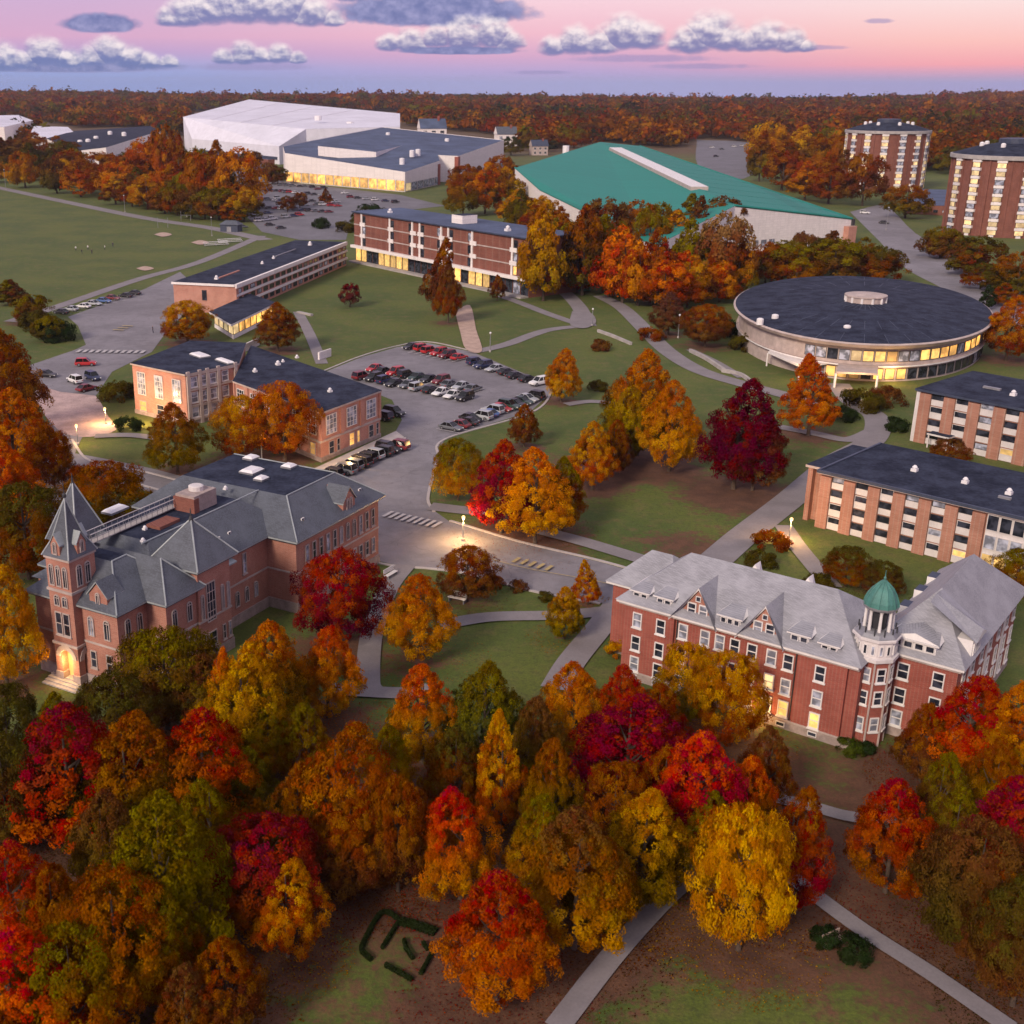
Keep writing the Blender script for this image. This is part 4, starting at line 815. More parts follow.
# ================================================================== round residence towers
def round_tower(cpx, ytop, rpx, ybase, lab, rot):
    b = G(cpx, ybase - 4); dep = b.y; Rr = rpx / F * depth(b); ctr = (b.x * (1 + Rr / b.y), b.y + Rr); Z = zat(b.x, b.y, ytop + 8)
    root = empty('residence_tower', (ctr[0], ctr[1], 0), lab, 'building')
    n = 48; mb = MB(); mb.lathe(ctr, [(Rr * .95, 0), (Rr * .95, Z - 1)], 'brick_brown', n); mb.build('wall', root)
    r = MB(); r.lathe(ctr, [(Rr, Z - 1.2), (Rr, Z + .3), (Rr * .97, Z + .4)], 'concrete', n); r.build('cornice', root)
    r = MB(); r.lathe(ctr, [(Rr * .97, Z + .42), (Rr * .6, Z + 3.2), (Rr * .3, Z + 4.6)], 'roof_membrane', n); r.build('roof', root)
    r = MB(); r.lathe(ctr, [(Rr * .28, Z + 4), (Rr * .28, Z + 6.4), (Rr * .2, Z + 6.6)], 'slate_dark', 16); r.build('roof_penthouse', root)
    for i in range(7):
        a = i * .9 + .3; q = (ctr[0] + Rr * .55 * math.cos(a), ctr[1] + Rr * .55 * math.sin(a)); MB().lathe(q, [(1.0, Z + 2), (1.0, Z + 4.6), (.5, Z + 5)], 'vent_white', 8).build('roof_vent', root)
    st = MB(); cols = []
    for i in range(15):
        a = rot + i * math.pi / 7.5
        if math.sin(a) > .1: continue
        cols.append(a)
        p = Vector((ctr[0] + Rr * .955 * math.cos(a), ctr[1] + Rr * .955 * math.sin(a))); d = Vector((-math.sin(a), math.cos(a)))
        f = Fac(p - d * 2.6, p + d * 2.6)
        f.box(st, 1.7, 3.5, 0, Z - 1.2, -1.2, .55, 'white_wall'); 
        nf = 9; fh = (Z - 2) / nf
        for k in range(nf):
            f.box(st, .7, 4.5, 1 + k * fh + fh * .62, 1 + k * fh + fh * .95, -1.5, .7, 'white_wall')
            window(root, f, 2.6, 1 + k * fh + fh * .3, 3.4, fh * .58, 'thin', 'lit_pale' if R.random() < .6 else 'glass_pale', 'dark_trim', out=.62)
    st.build('balcony_stack', root)
    fins = MB()
    for i in range(36):
        a = rot + (i + .5) * math.pi / 18; p = Vector((ctr[0] + Rr * .95 * math.cos(a), ctr[1] + Rr * .95 * math.sin(a))); d = Vector((-math.sin(a), math.cos(a))); f = Fac(p - d * .35, p + d * .35)
        fins.prism([f.w(0, 0, -.3).xy, f.w(0, 0, .5).xy, f.w(.7, 0, .5).xy, f.w(.7, 0, -.3).xy], 0, Z - 1.25, 'brick_brown')
    fins.build('brick_fin', root)
    return root
round_tower(880, 124, 41.5, 196, 'round brick tower with lit window stacks, whole in view beyond the trees', .12)
round_tower(1001, 150, 61, 243, 'round brick residence tower cut by the right edge of the view', .32)
# ================================================================== far low buildings
def far_block(lab, pts, m, mt, wins=None, name='campus_building'):
    root = empty(name, (pts[1][0], pts[1][1], 0), lab, 'building'); w = MB(); k = len(pts)
    for i in range(k): p, q = pts[i], pts[(i + 1) % k]; w.face([(p.x, p.y, 0), (q.x, q.y, 0), q, p], m)
    w.build('wall', root); r = MB(); up = [Vector(p) + Vector((0, 0, .05)) for p in pts]
    for i in range(1, k - 1): r.face([up[0], up[i], up[i + 1]], mt)
    r.build('roof', root)
    for i, n, gl in (wins or []):
        f = Fac(pts[i], pts[i + 1]); h = min(pts[i].z, pts[i + 1].z)
        for j in range(n): window(root, f, f.L * (j + .5) / n, h * .45, f.L / n * .5, h * .3, 'thin', gl, 'dark_trim', out=.1)
    return root
B_ = far_block('white walled building with a large black roof among the trees beyond the playing field', [Dp(46, 138.5, 1000), Dp(76, 151, 900), Dp(106, 147.5, 900), Dp(160, 131, 1100), Dp(150, 126, 1180), Dp(74, 131, 1200)], 'white_wall', 'roof_membrane', [(1, 3, 'glass'), (2, 9, 'glass_pale')])
for px, py, y in ((80, 142, 960), (88, 141, 960), (96, 138, 1000), (110, 133, 1050), (124, 134, 1030), (74, 145, 930)): q = Dp(px, py, y); MB().lathe((q.x, q.y), [(2, q.z - 4), (2, q.z + 1), (1, q.z + 1.6)], 'vent_white', 8).build('roof_vent', B_)
far_block('white flat roofed shed just left of the black roofed building', [Dp(31, 132, 1150), Dp(47, 138.5, 1050), Dp(74, 132.5, 1150), Dp(68, 127, 1300), Dp(34, 126, 1350)], 'white_wall', 'roof_white', [(0, 3, 'glass')])
far_block('pale blue roofed shed at the left edge of the view', [Dp(-30, 128, 1150), Dp(4, 127, 1150), Dp(33, 120.5, 1400), Dp(18, 115, 1500), Dp(-30, 116, 1500)], 'white_wall', 'roof_white', [(0, 3, 'glass')])
far_block('low blue flat roofed building between the two round towers', [Dp(905, 205, 600), Dp(950, 206, 590), Dp(960, 190, 700), Dp(915, 189, 700)], 'brick_brown', 'roof_blue', [(0, 5, 'glass')])
def house(px, py, y, w, lab, wm, rm, h=6.5):
    b = Dp(px, py, y); root = empty('house', (b.x, b.y, 0), lab, 'house'); fr = Fr(b.xy - Vector((w / 2, 0)), b.xy + Vector((w / 2, w * .15)))
    mb = MB(); fr.box(mb, (0, w), (0, w * .8), (0, h), wm); mb.build('wall', root)
    r = MB(); ov = .6; a = [fr.w(-ov, -ov, h - .2), fr.w(w + ov, -ov, h - .2), fr.w(w + ov, w * .8 + ov, h - .2), fr.w(-ov, w * .8 + ov, h - .2)]; t0, t1 = fr.w(-ov, w * .4, h + w * .35), fr.w(w + ov, w * .4, h + w * .35)
    r.face([a[0], a[1], t1, t0], rm); r.face([a[2], a[3], t0, t1], rm); r.face([a[1], a[2], t1], wm); r.face([a[3], a[0], t0], wm); r.build('roof', root)
    f = Fac(fr.w(0, 0), fr.w(w, 0))
    for i in range(3):
        for z in (h * .28, h * .72): window(root, f, w * (i + .5) / 3, z, w * .16, h * .25, 'sash', 'glass', 'white_paint')
    mb = MB(); fr.box(mb, (w * .7, w * .78), (w * .3, w * .38), (h, h + w * .45), 'brick_red'); mb.build('chimney', root); return root
house(434, 123, 1350, 28, 'pale gabled house half hidden in the woods behind the gymnasium', 'white_wall', 'roof_blue', 14)
house(508, 130, 1250, 20, 'white gabled house in the woods left of the teal roof', 'white_wall', 'slate_grey', 12)
house(541, 137, 1100, 14, 'small pale house deep in the woods behind the teal roof', 'stone_trim', 'slate_dark', 8)
# ================================================================== roads, paths, kerbs
LAY = [0.0]
def nextz(): LAY[0] += .006; return .02 + LAY[0]
def spline(pts, n=8):
    P = [pts[0] * 2 - pts[1]] + list(pts) + [pts[-1] * 2 - pts[-2]]; out = []
    for i in range(1, len(P) - 2):
        for k in range(n):
            t = k / n; a, b, c, d = P[i - 1], P[i], P[i + 1], P[i + 2]
            out.append(.5 * ((2 * b) + (c - a) * t + (2 * a - 5 * b + 4 * c - d) * t * t + (3 * b - a - 3 * c + d) * t ** 3))
    return out + [P[-2]]
ROADS = []
def ribbon(name, px, w, m, h=None, z=None, straight=False):
    c = [G(*p).xy for p in px]; c = c if straight else spline(c); z = nextz() if z is None else z; L_, R_ = [], []
    for i, p in enumerate(c):
        d = (c[min(i + 1, len(c) - 1)] - c[max(i - 1, 0)]).normalized(); n = Vector((-d.y, d.x)); ww = w if not isinstance(w, tuple) else w[0] + (w[1] - w[0]) * i / (len(c) - 1)
        L_.append(p + n * ww / 2); R_.append(p - n * ww / 2)
        if h is None: ROADS.append((p.x, p.y, ww / 2))
    mb = MB()
    for i in range(len(c) - 1):
        q = [R_[i], R_[i + 1], L_[i + 1], L_[i]]
        if h: mb.hexa([(a.x, a.y, 0) for a in q], [(a.x, a.y, h) for a in q], m)
        else: mb.face([(a.x, a.y, z) for a in q], m)
    return tag(mb.build(name), kind='structure')
def patch(name, px, m, z=None, rnd=True):
    c = [G(*p).xy for p in px]
    if rnd: c = spline(c + [c[0]], 4)[:-1]
    z = nextz() if z is None else z; me = bpy.data.meshes.new(name); bm = bmesh.new(); bm.faces.new([bm.verts.new((p.x, p.y, z)) for p in c]); bmesh.ops.triangulate(bm, faces=bm.faces); bmesh.ops.recalc_face_normals(bm, faces=bm.faces)
    if sum(f.normal.z for f in bm.faces) < 0: bmesh.ops.reverse_faces(bm, faces=bm.faces)
    bm.to_mesh(me); bm.free(); me.materials.append(MATS[m]); o = link(name, me); ROADPOLY.append(c); return tag(o, kind='structure')
ROADPOLY = []
AS, PT = 'asphalt', 'path_paving'
patch('road', [(372, 500), (433, 510), (450, 522), (520, 543), (600, 562), (690, 588), (690, 622), (600, 603), (530, 590), (470, 574), (430, 568), (400, 566), (374, 560)], AS, rnd=False)
patch('parking_lot', [(325, 372), (362, 357), (398, 347), (428, 343), (472, 352), (547, 383), (551, 393), (530, 412), (445, 438), (437, 458), (431, 480), (427, 500), (433, 512), (400, 530), (372, 522), (300, 502), (300, 478), (340, 460), (392, 438), (402, 420), (392, 400), (372, 392)], AS, rnd=False)
ribbon('road', [(58, 460), (95, 467), (140, 477), (190, 491), (260, 509), (330, 519), (385, 530)], 8.5, AS)
ribbon('road', [(75, 412), (66, 430), (56, 450), (52, 472), (64, 505), (88, 560)], (8, 5.5), AS)
patch('plaza', [(32, 392), (60, 386), (92, 393), (108, 416), (116, 430), (90, 437), (66, 434), (52, 424), (40, 408)], 'plaza_paving')
patch('parking_lot', [(28, 366), (75, 350), (86, 345), (78, 326), (68, 317), (145, 289), (180, 272), (200, 290), (182, 316), (165, 334), (152, 352), (112, 372), (96, 396), (60, 392), (34, 384)], AS, rnd=False)
patch('parking_lot', [(190, 150), (255, 150), (285, 182), (400, 195), (445, 206), (352, 216), (346, 240), (300, 240), (262, 232), (245, 215), (250, 190), (215, 170)], 'asphalt_far', rnd=False)
patch('road', [(850, 212), (885, 206), (915, 233), (960, 258), (1000, 280), (1030, 300), (1030, 325), (985, 318), (945, 290), (905, 268), (880, 242)], AS)
patch('parking_lot', [(697, 140), (750, 143), (760, 165), (735, 180), (698, 166)], 'asphalt_far')
ribbon('path', [(-10, 186), (80, 205), (150, 219), (210, 228), (266, 240)], 7, PT)
ribbon('path', [(10, 322), (60, 306), (140, 279), (200, 262), (262, 236)], 4.2, PT)
for pts, w in (([(298, 312), (310, 335), (322, 364)], 2.8), ([(470, 353), (505, 345), (545, 331), (583, 326)], 3.4), ([(500, 296), (520, 303), (548, 314), (580, 325)], 3.2), ([(588, 326), (578, 306), (560, 290), (535, 284), (470, 283)], 4.5),
               ([(600, 296), (622, 308), (645, 330), (668, 352), (700, 371), (745, 385), (790, 397), (815, 408)], 4.6), ([(690, 350), (715, 362), (742, 378)], 2.2), ([(778, 427), (815, 434), (850, 440), (880, 428)], 3.0),
               ([(838, 384), (852, 402), (876, 418), (872, 440), (835, 462), (790, 500), (745, 535), (716, 560)], 4.6), ([(783, 526), (800, 550), (832, 588)], 2.6), ([(566, 405), (590, 402), (618, 404)], 2.4),
               ([(540, 531), (585, 543), (648, 562)], 3.0), ([(430, 507), (455, 510), (492, 514)], 3.4), ([(406, 566), (388, 590), (372, 634), (368, 680), (372, 692)], 2.6), ([(440, 626), (490, 618), (560, 616), (618, 610), (640, 600)], 2.6),
               ([(616, 606), (598, 630), (572, 662), (555, 690)], 3.2), ([(330, 690), (372, 693), (404, 694), (430, 690)], 2.4), ([(740, 788), (771, 798), (812, 808), (850, 818), (900, 822)], 1.65), ([(770, 862), (798, 884), (860, 930), (930, 975), (1010, 1030)], 1.6),
               ([(700, 868), (660, 905), (612, 958), (556, 1030)], 1.75), ([(700, 868), (735, 862), (770, 862)], 1.6), ([(95, 437), (130, 436), (165, 440)], 2.6)): ribbon('path', pts, w, PT)
patch('plaza', [(572, 312), (590, 313), (596, 323), (584, 329), (570, 325)], PT)
patch('sidewalk', [(300, 476), (340, 458), (396, 432), (404, 438), (398, 446), (345, 470), (310, 486)], 'kerb_stone', rnd=False)
patch('dirt_strip', [(455, 312), (470, 306), (476, 330), (482, 352), (466, 350), (460, 332)], 'sand')
for x, y in ((145, 269), (163, 235), (200, 243)): patch('bare_ground', [(x - 9, y), (x, y - 2.2), (x + 9, y), (x, y + 2.2)], 'sand')
for pts in ([(549, 384), (551, 393), (531, 413), (446, 439), (438, 458), (432, 480), (428, 500), (434, 512)], [(324, 371), (362, 356), (398, 346), (428, 342), (472, 351)], [(450, 521), (520, 542), (600, 561), (680, 584)], [(376, 563), (400, 567), (430, 569), (470, 575), (530, 591), (600, 604)],
            [(345, 471), (398, 447), (405, 438)], [(60, 468), (95, 475), (140, 485), (185, 498)], [(72, 440), (90, 461), (140, 471), (190, 484)]): ribbon('kerb', pts, .45, 'kerb_stone', h=.14)
# painted markings
def bars(name, a, b, n, l, wd, m='paint_white_line', ang=None):
    A, B = G(*a).xy, G(*b).xy; d = (B - A).normalized(); q = Vector((-d.y, d.x)) if ang is None else Vector((math.cos(ang), math.sin(ang))); z = nextz() + .01; mb = MB()
    for i in range(n):
        c = A.lerp(B, (i + .5) / n); s = q * l / 2; e = d * wd / 2
        mb.face([(c.x + sx * s.x + sy * e.x, c.y + sx * s.y + sy * e.y, z) for sx, sy in ((-1, -1), (1, -1), (1, 1), (-1, 1))], m)
    return tag(mb.build(name), kind='structure')
bars('crosswalk_marking', (385, 515), (440, 527), 9, 2.6, .55); bars('crosswalk_marking', (76, 352), (146, 353), 11, 3.0, .9); bars('crosswalk_marking', (44, 462), (68, 455), 4, 4.5, .45)
bars('road_marking', (512, 561), (553, 571), 5, 1.9, .5, 'paint_yellow_line'); bars('road_marking', (116, 332), (130, 326), 3, 3.0, .8, 'paint_yellow_line')
bars('parking_marking', (412, 352), (462, 362), 8, 5, .2); bars('parking_marking', (366, 374), (474, 395), 15, 10, .2); bars('parking_marking', (444, 434), (538, 396), 14, 5, .2); bars('parking_marking', (60, 316), (140, 296), 9, 5, .16)
ribbon('lane_line', [(452, 548), (520, 568), (600, 583), (670, 602)], .16, 'paint_yellow_line', z=.32)
for o in [x for x in COL.objects if x.name.startswith('lane_line')]: o.location.z = -.12
# ================================================================== cars
def car_proto(kind):
    root = empty('parked_car', (0, 0, 0), 'parked car', 'car'); suv = kind == 'suv'
    hw = .92; Lh = 2.35; zb = .32; zs = .98 if suv else .82; zr = 1.75 if suv else 1.42
    def loft(secs, mname, mb):
        for a, b in zip(secs, secs[1:]):
            n = len(a)
            for i in range(n): mb.face([a[i], a[(i + 1) % n], b[(i + 1) % n], b[i]], mname)
        mb.face(secs[0][::-1], mname); mb.face(secs[-1], mname)
    def sec(x, w, z0, z1): return [(x, -w * .94, z0), (x, w * .94, z0), (x, w, (z0 + z1) / 2), (x, w * .93, z1), (x, -w * .93, z1), (x, -w, (z0 + z1) / 2)]
    mb = MB(); loft([sec(-Lh, hw * .86, zb + .12, zs - .12), sec(-Lh + .18, hw * .97, zb, zs + .02), sec(-1.2, hw, zb, zs + .06), sec(.9, hw, zb, zs + .03), sec(Lh - .35, hw * .95, zb, zs - .12), sec(Lh, hw * .82, zb + .1, zs - .26)], 'car_paint', mb)
    xr0, xr1 = (-2.0 if suv else -1.15), (.25 if suv else .1); rt = [(xr0 + .1, -.66, zr), (xr1, -.66, zr), (xr1, .66, zr), (xr0 + .1, .66, zr)]
    mb.hexa([(x, y * 1.03, z - .02) for x, y, z in rt], [(x * .98, y * .95, z + .05) for x, y, z in rt], 'car_paint')
    b0, b1 = (-2.22 if suv else -1.85), 1.05
    for sx, tx in ((b0 + .02, xr0 + .08), (-.45, -.45), (b1 - .02, xr1 + .02)):
        for sy in (-1, 1): mb.tube([(sx, sy * .86, zs + .03), (tx, sy * .68, zr)], .055, 'car_paint', 4)
    body = mb.build('body', root)
    g = MB(); g.hexa([(b0, -.85, zs - .02), (b1, -.85, zs - .02), (b1, .85, zs - .02), (b0, .85, zs - .02)], [(xr0, -.68, zr - .015), (xr1 + .1, -.68, zr - .015), (xr1 + .1, .68, zr - .015), (xr0, .68, zr - .015)], 'car_glass'); g.build('window_glass', root)
    for x in (-1.42, 1.42):
        for sy in (-1, 1):
            w = MB(); rr = .37 if suv else .33; y0, y1 = sy * .72, sy * .94; n = 12
            ra = [(x + rr * math.cos(2 * math.pi * k / n), y0, rr + rr * math.sin(2 * math.pi * k / n)) for k in range(n)]; rb = [(a, y1, c) for a, _, c in ra]; w.hexa(ra, rb, 'tyre')
            wo = w.build('wheel', root); r = MB(); r.hexa([(x + (a - x) * .6, y1, rr + (c - rr) * .6) for a, _, c in ra], [(x + (a - x) * .55, y1 + sy * .02, rr + (c - rr) * .55) for a, _, c in ra], 'rim'); r.build('rim', wo, off=(0, 0, 0))
    for sy in (-1, 1):
        h = MB(); h.hexa([(Lh - .3, sy * .52, zs - .33), (Lh + .015, sy * .5, zs - .4), (Lh + .015, sy * .74, zs - .4), (Lh - .3, sy * .8, zs - .33)], [(Lh - .3, sy * .52, zs - .16), (Lh + .01, sy * .5, zs - .24), (Lh + .01, sy * .74, zs - .24), (Lh - .3, sy * .8, zs - .16)], 'headlight'); h.build('headlight', root)
        t = MB(); t.hexa([(-Lh - .015, sy * .5, zs - .3), (-Lh + .1, sy * .5, zs - .3), (-Lh + .1, sy * .84, zs - .3), (-Lh - .015, sy * .76, zs - .3)], [(-Lh - .015, sy * .5, zs - .12), (-Lh + .1, sy * .5, zs - .12), (-Lh + .1, sy * .84, zs - .12), (-Lh - .015, sy * .76, zs - .12)], 'taillight'); t.build('tail_light', root)
    return root
PROTO = {k: car_proto(k) for k in ('sedan', 'suv')}; USED = set()
PAINT = {'black': (.012, .012, .015), 'red': (.42, .012, .015), 'dark red': (.16, .012, .02), 'white': (.72, .72, .72), 'silver': (.38, .40, .43), 'grey': (.12, .13, .15), 'dark blue': (.015, .025, .08), 'blue': (.06, .13, .33), 'dark green': (.012, .04, .03)}
def copy_tree(o, parent=None):
    c = o.copy(); COL.objects.link(c); c.parent = parent
    for ch in list(o.children): copy_tree(ch, c)
    return c
ALLCARS = []
def car(p, ang, kind, colr, label, group):
    pr = PROTO[kind]
    if kind in USED: o = copy_tree(pr)
    else: o = pr; USED.add(kind)
    o.location = (p.x, p.y, .1); o.rotation_euler = (0, 0, ang); o['label'] = label; o['group'] = group
    for ch in o.children:
        if ch.name.startswith('body'): ch['paint'] = PAINT[colr]
    ALLCARS.append(o)
ORD = ['first', 'second', 'third', 'fourth', 'fifth', 'sixth', 'seventh', 'eighth', 'ninth', 'tenth', 'eleventh', 'twelfth', 'thirteenth', 'fourteenth', 'fifteenth', 'sixteenth', 'seventeenth', 'eighteenth', 'nineteenth', 'twentieth']
def row(a, b, cols, where, group, flip=0, jit=.1, tilt=0):
    A, B = G(*a), G(*b); n = len(cols); d = (B - A); ang = math.atan2(d.y, d.x) + math.pi / 2 + tilt
    for i, c in enumerate(cols):
        if not c: continue
        p = A.lerp(B, i / max(1, n - 1)); k = 'suv' if R.random() < .45 else 'sedan'
        p = p + Vector((math.cos(ang), math.sin(ang), 0)) * R.uniform(-.5, .5)
        car(p, ang + math.pi * (R.random() < .4) + R.uniform(-.04, .04), k, c, f"{c} {'suv' if k == 'suv' else 'sedan'} in {ORD[i]} place of {where}", group)
g = 'cars in the central parking lot'
row((412, 349), (458, 360), ['black', 'red', 'red', 'red', 'dark red', 'red'], 'the lawn edge row of the central lot', g)
row((375, 371), (474, 391), ['red', 'black', 'red', 'black', 'dark green', 'black', 'dark red', 'grey', 'silver', 'grey'], 'the double row, upper line, in the central lot', g)
row((362, 379), (466, 400), ['dark red', 'black', 'dark blue', 'black', 'grey', 'silver', 'black', 'white', 'white', 'black'], 'the double row, lower line, in the central lot', g)
row((474, 365), (540, 385), ['dark blue', 'dark blue', 'silver', 'black', 'black', 'black', 'white'], 'the lamp post row of the central lot', g)
row((450, 430), (534, 399), ['grey', 'dark red', 'black', 'black', 'silver', 'blue', 'silver', 'red', 'dark green', 'black', 'dark green', 'silver', 'black'], 'the tree lawn row of the central lot', g)
row((383, 420), (396, 416), ['black', 'black'], 'the pair beside the classroom building corner', g)
row((350, 469), (396, 449), ['grey', 'black', 'black', 'silver', 'black', 'black', 'dark red'], 'the row along the classroom building wall', g)
row((330, 478), (342, 473), ['black', 'grey'], 'the short row partly behind the mansard roof', g)
g = 'cars beside the playing field'
row((60, 314), (134, 295), ['black', 'silver', 'white', 'silver', 'blue', 'dark red', 'black', 'black'], 'the row along the field path', g)
row((75, 383), (93, 380), ['white', 'dark blue'], 'the pair beside the pale plaza', g)
car(G(86, 366), .1, 'suv', 'red', 'bright red car alone on the road above the plaza', g); car(G(47, 377), -.3, 'sedan', 'black', 'black car alone left of the pale plaza', g); car(G(87, 391), .9, 'sedan', 'dark red', 'dark red car at the top of the pale plaza', g)
g = 'cars in the far lot before the gymnasium'
far = [(216, 163, 'black'), (221, 171, 'grey'), (250, 177, 'white'), (264, 176, 'silver'), (274, 182, 'black'), (270, 191, 'black'), (286, 193, 'grey'), (298, 198, 'black'), (312, 202, 'black'), (318, 190, 'dark red'), (324, 189, 'black'), (253, 205, 'black'), (257, 216, 'silver'), (268, 214, 'dark blue'),
       (295, 210, 'dark red'), (305, 187, 'grey'), (336, 203, 'white'), (345, 194, 'white'), (280, 205, 'grey'), (330, 199, 'silver'), (305, 206, 'silver'), (262, 185, 'red'), (290, 186, 'white'), (278, 199, 'silver'), (243, 228, 'grey'), (281, 229, 'black'), (270, 226, 'black')]
for i, (x, y, c) in enumerate(sorted(far)): 
    ns = sum(1 for q in sorted(far)[:i + 1] if q[2] == c); car(G(x, y), .55 + R.uniform(-.05, .05), R.choice(('suv', 'sedan')), c, f"{c} car, {ORD[ns - 1]} {c} one from left before the gymnasium", g)
for k_, (a_, b_) in enumerate((((258, 190), (322, 196)), ((262, 200), (338, 207)), ((258, 222), (300, 216)), ((222, 160), (252, 170)), ((350, 198), (395, 203)), ((256, 184), (312, 188)), ((256, 208), (330, 213)))):
    A_, B_ = G(*a_), G(*b_); n_ = (11, 12, 7, 6, 6, 10, 12)[k_]
    for i in range(n_):
        if R.random() < .12: continue
        p = A_.lerp(B_, (i + R.uniform(-.15, .15)) / (n_ - 1)); c_ = R.choice(('black', 'black', 'grey', 'silver', 'white', 'dark blue', 'dark red', 'red')); car(p, .55 + R.uniform(-.06, .06), R.choice(('suv', 'sedan')), c_, f"{c_} car in {ORD[i]} place of {('long back', 'long middle', 'field side', 'arena side', 'gymnasium side', 'rearmost', 'second')[k_]} row, far lot", g)
g = 'cars on the road by the round towers'
for x, y, c, l in ((865, 214, 'white', 'white car near the teal roof corner'), (884, 224, 'black', 'black car on the verge by the teal roof corner'), (926, 252, 'black', 'black car in the middle of the road by the right tower'), (936, 246, 'silver', 'silver car beside the black one by the right tower'), (969, 268, 'black', 'black car at the kerb behind the round hall'), (983, 277, 'dark blue', 'dark blue car at the kerb behind the round hall'), (1003, 292, 'black', 'black car at the road end right of the round hall')): car(G(x, y), -.7, 'sedan' if c != 'white' else 'suv', c, l, g)
g = 'cars in the lot behind the teal roof'
for i, (x, y, c) in enumerate(((712, 148, 'white'), (722, 150, 'grey'), (734, 147, 'white'), (742, 146, 'white'), (748, 151, 'silver'), (716, 157, 'black'))): car(G(x, y), .2, 'suv', c, f'{c} car, {ORD[i]} of six in the lot behind the teal roof', g)
# ================================================================== foliage meshes
def crown_mesh(name, seed, shape, asp, npuff, nleaf, leaf, mname='foliage', pr=(.10, .17)):
    rg = np.random.default_rng(seed)
    h = rg.random(npuff) ** .9
    if shape == 'cone': prof = lambda h: np.clip((1 - h) ** .75 * np.minimum(1, .45 + h * 4), .02, 1)
    elif shape == 'round': prof = lambda h: np.clip(1 - np.abs(2 * h ** .8 - 1) ** 2.2, .02, 1) ** .55
    elif shape == 'dome': prof = lambda h: np.sqrt(np.clip(1 - h ** 2, .02, 1))
    elif shape == 'spread': prof = lambda h: np.clip(np.sin(np.pi * np.clip(h, .03, .97) ** .8) ** .55, .05, 1)
    else: prof = lambda h: np.clip(np.minimum(1, .5 + 2.6 * h) * np.clip(1 - h ** 1.75, 0, 1) ** .72, .03, 1)
    a = rg.random(npuff) * 2 * np.pi + h * 9; lump = 1 + .24 * np.sin(3 * a + seed) * np.sin(h * 7 + seed * 2) + .1 * np.sin(5 * a + 2 * seed)
    rr = .5 * prof(h) * (1 - .9 * pr[0]) * lump * np.clip(.5 + .58 * rg.random(npuff) ** .4, 0, 1.06)
    z0 = .1 if shape != 'dome' else 0.0
    pc = np.stack([rr * np.cos(a), rr * np.sin(a), asp * (z0 + (1 - z0) * (h * .9 + .03))], 1)
    prad = pr[0] + (pr[1] - pr[0]) * rg.random(npuff); prad *= np.clip(prof(h) * 1.3, .55, 1)
    pt = rg.random(npuff)
    k = rg.choice(npuff, nleaf, p=prad ** 2 / (prad ** 2).sum())
    d = rg.normal(size=(nleaf, 3)); d[:, 2] = d[:, 2] * .8 + .25; out = pc[k].copy(); out[:, 2] = 0; d += out * 1.3; d /= np.linalg.norm(d, axis=1)[:, None]
    c = pc[k] + d * (prad[k] * (.45 + .75 * rg.random(nleaf) ** .6))[:, None]
    n = d * .7 + np.stack([pc[k][:, 0] * 1.6, pc[k][:, 1] * 1.6, (pc[k][:, 2] / asp - .35) * .9], 1) + rg.normal(size=(nleaf, 3)) * .36; n /= np.linalg.norm(n, axis=1)[:, None]
    t = np.cross(n, rg.normal(size=(nleaf, 3))); t /= np.linalg.norm(t, axis=1)[:, None]; b = np.cross(n, t)
    s = (leaf * (.6 + .8 * rg.random(nleaf)))[:, None]
    v = np.stack([c - t * s, c - b * s * .62 + n * s * .15, c + t * s, c + b * s * .62 + n * s * .15], 1).reshape(-1, 3)
    me = bpy.data.meshes.new(name); me.vertices.add(nleaf * 4); me.vertices.foreach_set('co', v.astype(np.float32).ravel())
    me.loops.add(nleaf * 4); me.loops.foreach_set('vertex_index', np.arange(nleaf * 4, dtype=np.int32)); me.polygons.add(nleaf); me.polygons.foreach_set('loop_start', np.arange(0, nleaf * 4, 4, dtype=np.int32))
    me.update(calc_edges=True); at = me.color_attributes.new('leafdata', 'FLOAT_COLOR', 'POINT')
    col = np.ones((nleaf, 4)); col[:, 0] = rg.random(nleaf); col[:, 1] = np.clip(c[:, 2] / asp, 0, 1); col[:, 2] = pt[k]
    at.data.foreach_set('color', np.repeat(col, 4, 0).astype(np.float32).ravel()); me.materials.append(MATS[mname]); return me
CROWN = {}
for sh, asp, n in (('egg', 1.35, 4), ('round', 1.2, 2), ('cone', 1.5, 2), ('spread', 1.0, 2)):
    CROWN[sh] = [(crown_mesh('crown', 11 * i + len(sh) * 7, sh, asp, 460, 36000, .0112, pr=(.035, .08)), asp) for i in range(n)]
    CROWN[sh + '_far'] = [(crown_mesh('crown', 5 + 13 * i + len(sh), sh, asp, 110, 7000, .024, pr=(.06, .12)), asp) for i in range(n)]
CROWN['sparse'] = [(crown_mesh('crown', 3, 'egg', 1.2, 90, 3800, .017), 1.2)]
CROWN['shrub'] = [(crown_mesh('shrub', 21 + i, 'dome', .62, 40, 4200, .028), .62) for i in range(2)]
def trunk_mesh(seed, far=False):
    rg = random.Random(seed); mb = MB(); n = 5 if far else 8
    mb.tube([(0, 0, -.02), (.004, .003, .1), (.01, -.004, .3), (.0, .006, .55), (.004, 0, .85)], [.036, .026, .021, .014, .005], 'bark', n)
    for i in range(4 if far else 9):
        a = rg.random() * 6.28; z = .2 + .36 * rg.random(); l = .14 + .12 * rg.random(); p = Vector((.006, 0, z)); e = Vector((math.cos(a) * l, math.sin(a) * l, z + l * .85)); mb.tube([p, p.lerp(e, .5) + Vector((0, 0, -.02)), e], [.012, .008, .003], 'bark', n - 1)
    return mb.mesh('trunk')
TRUNK = [trunk_mesh(i) for i in range(3)]; TRUNKF = [trunk_mesh(9, True)]
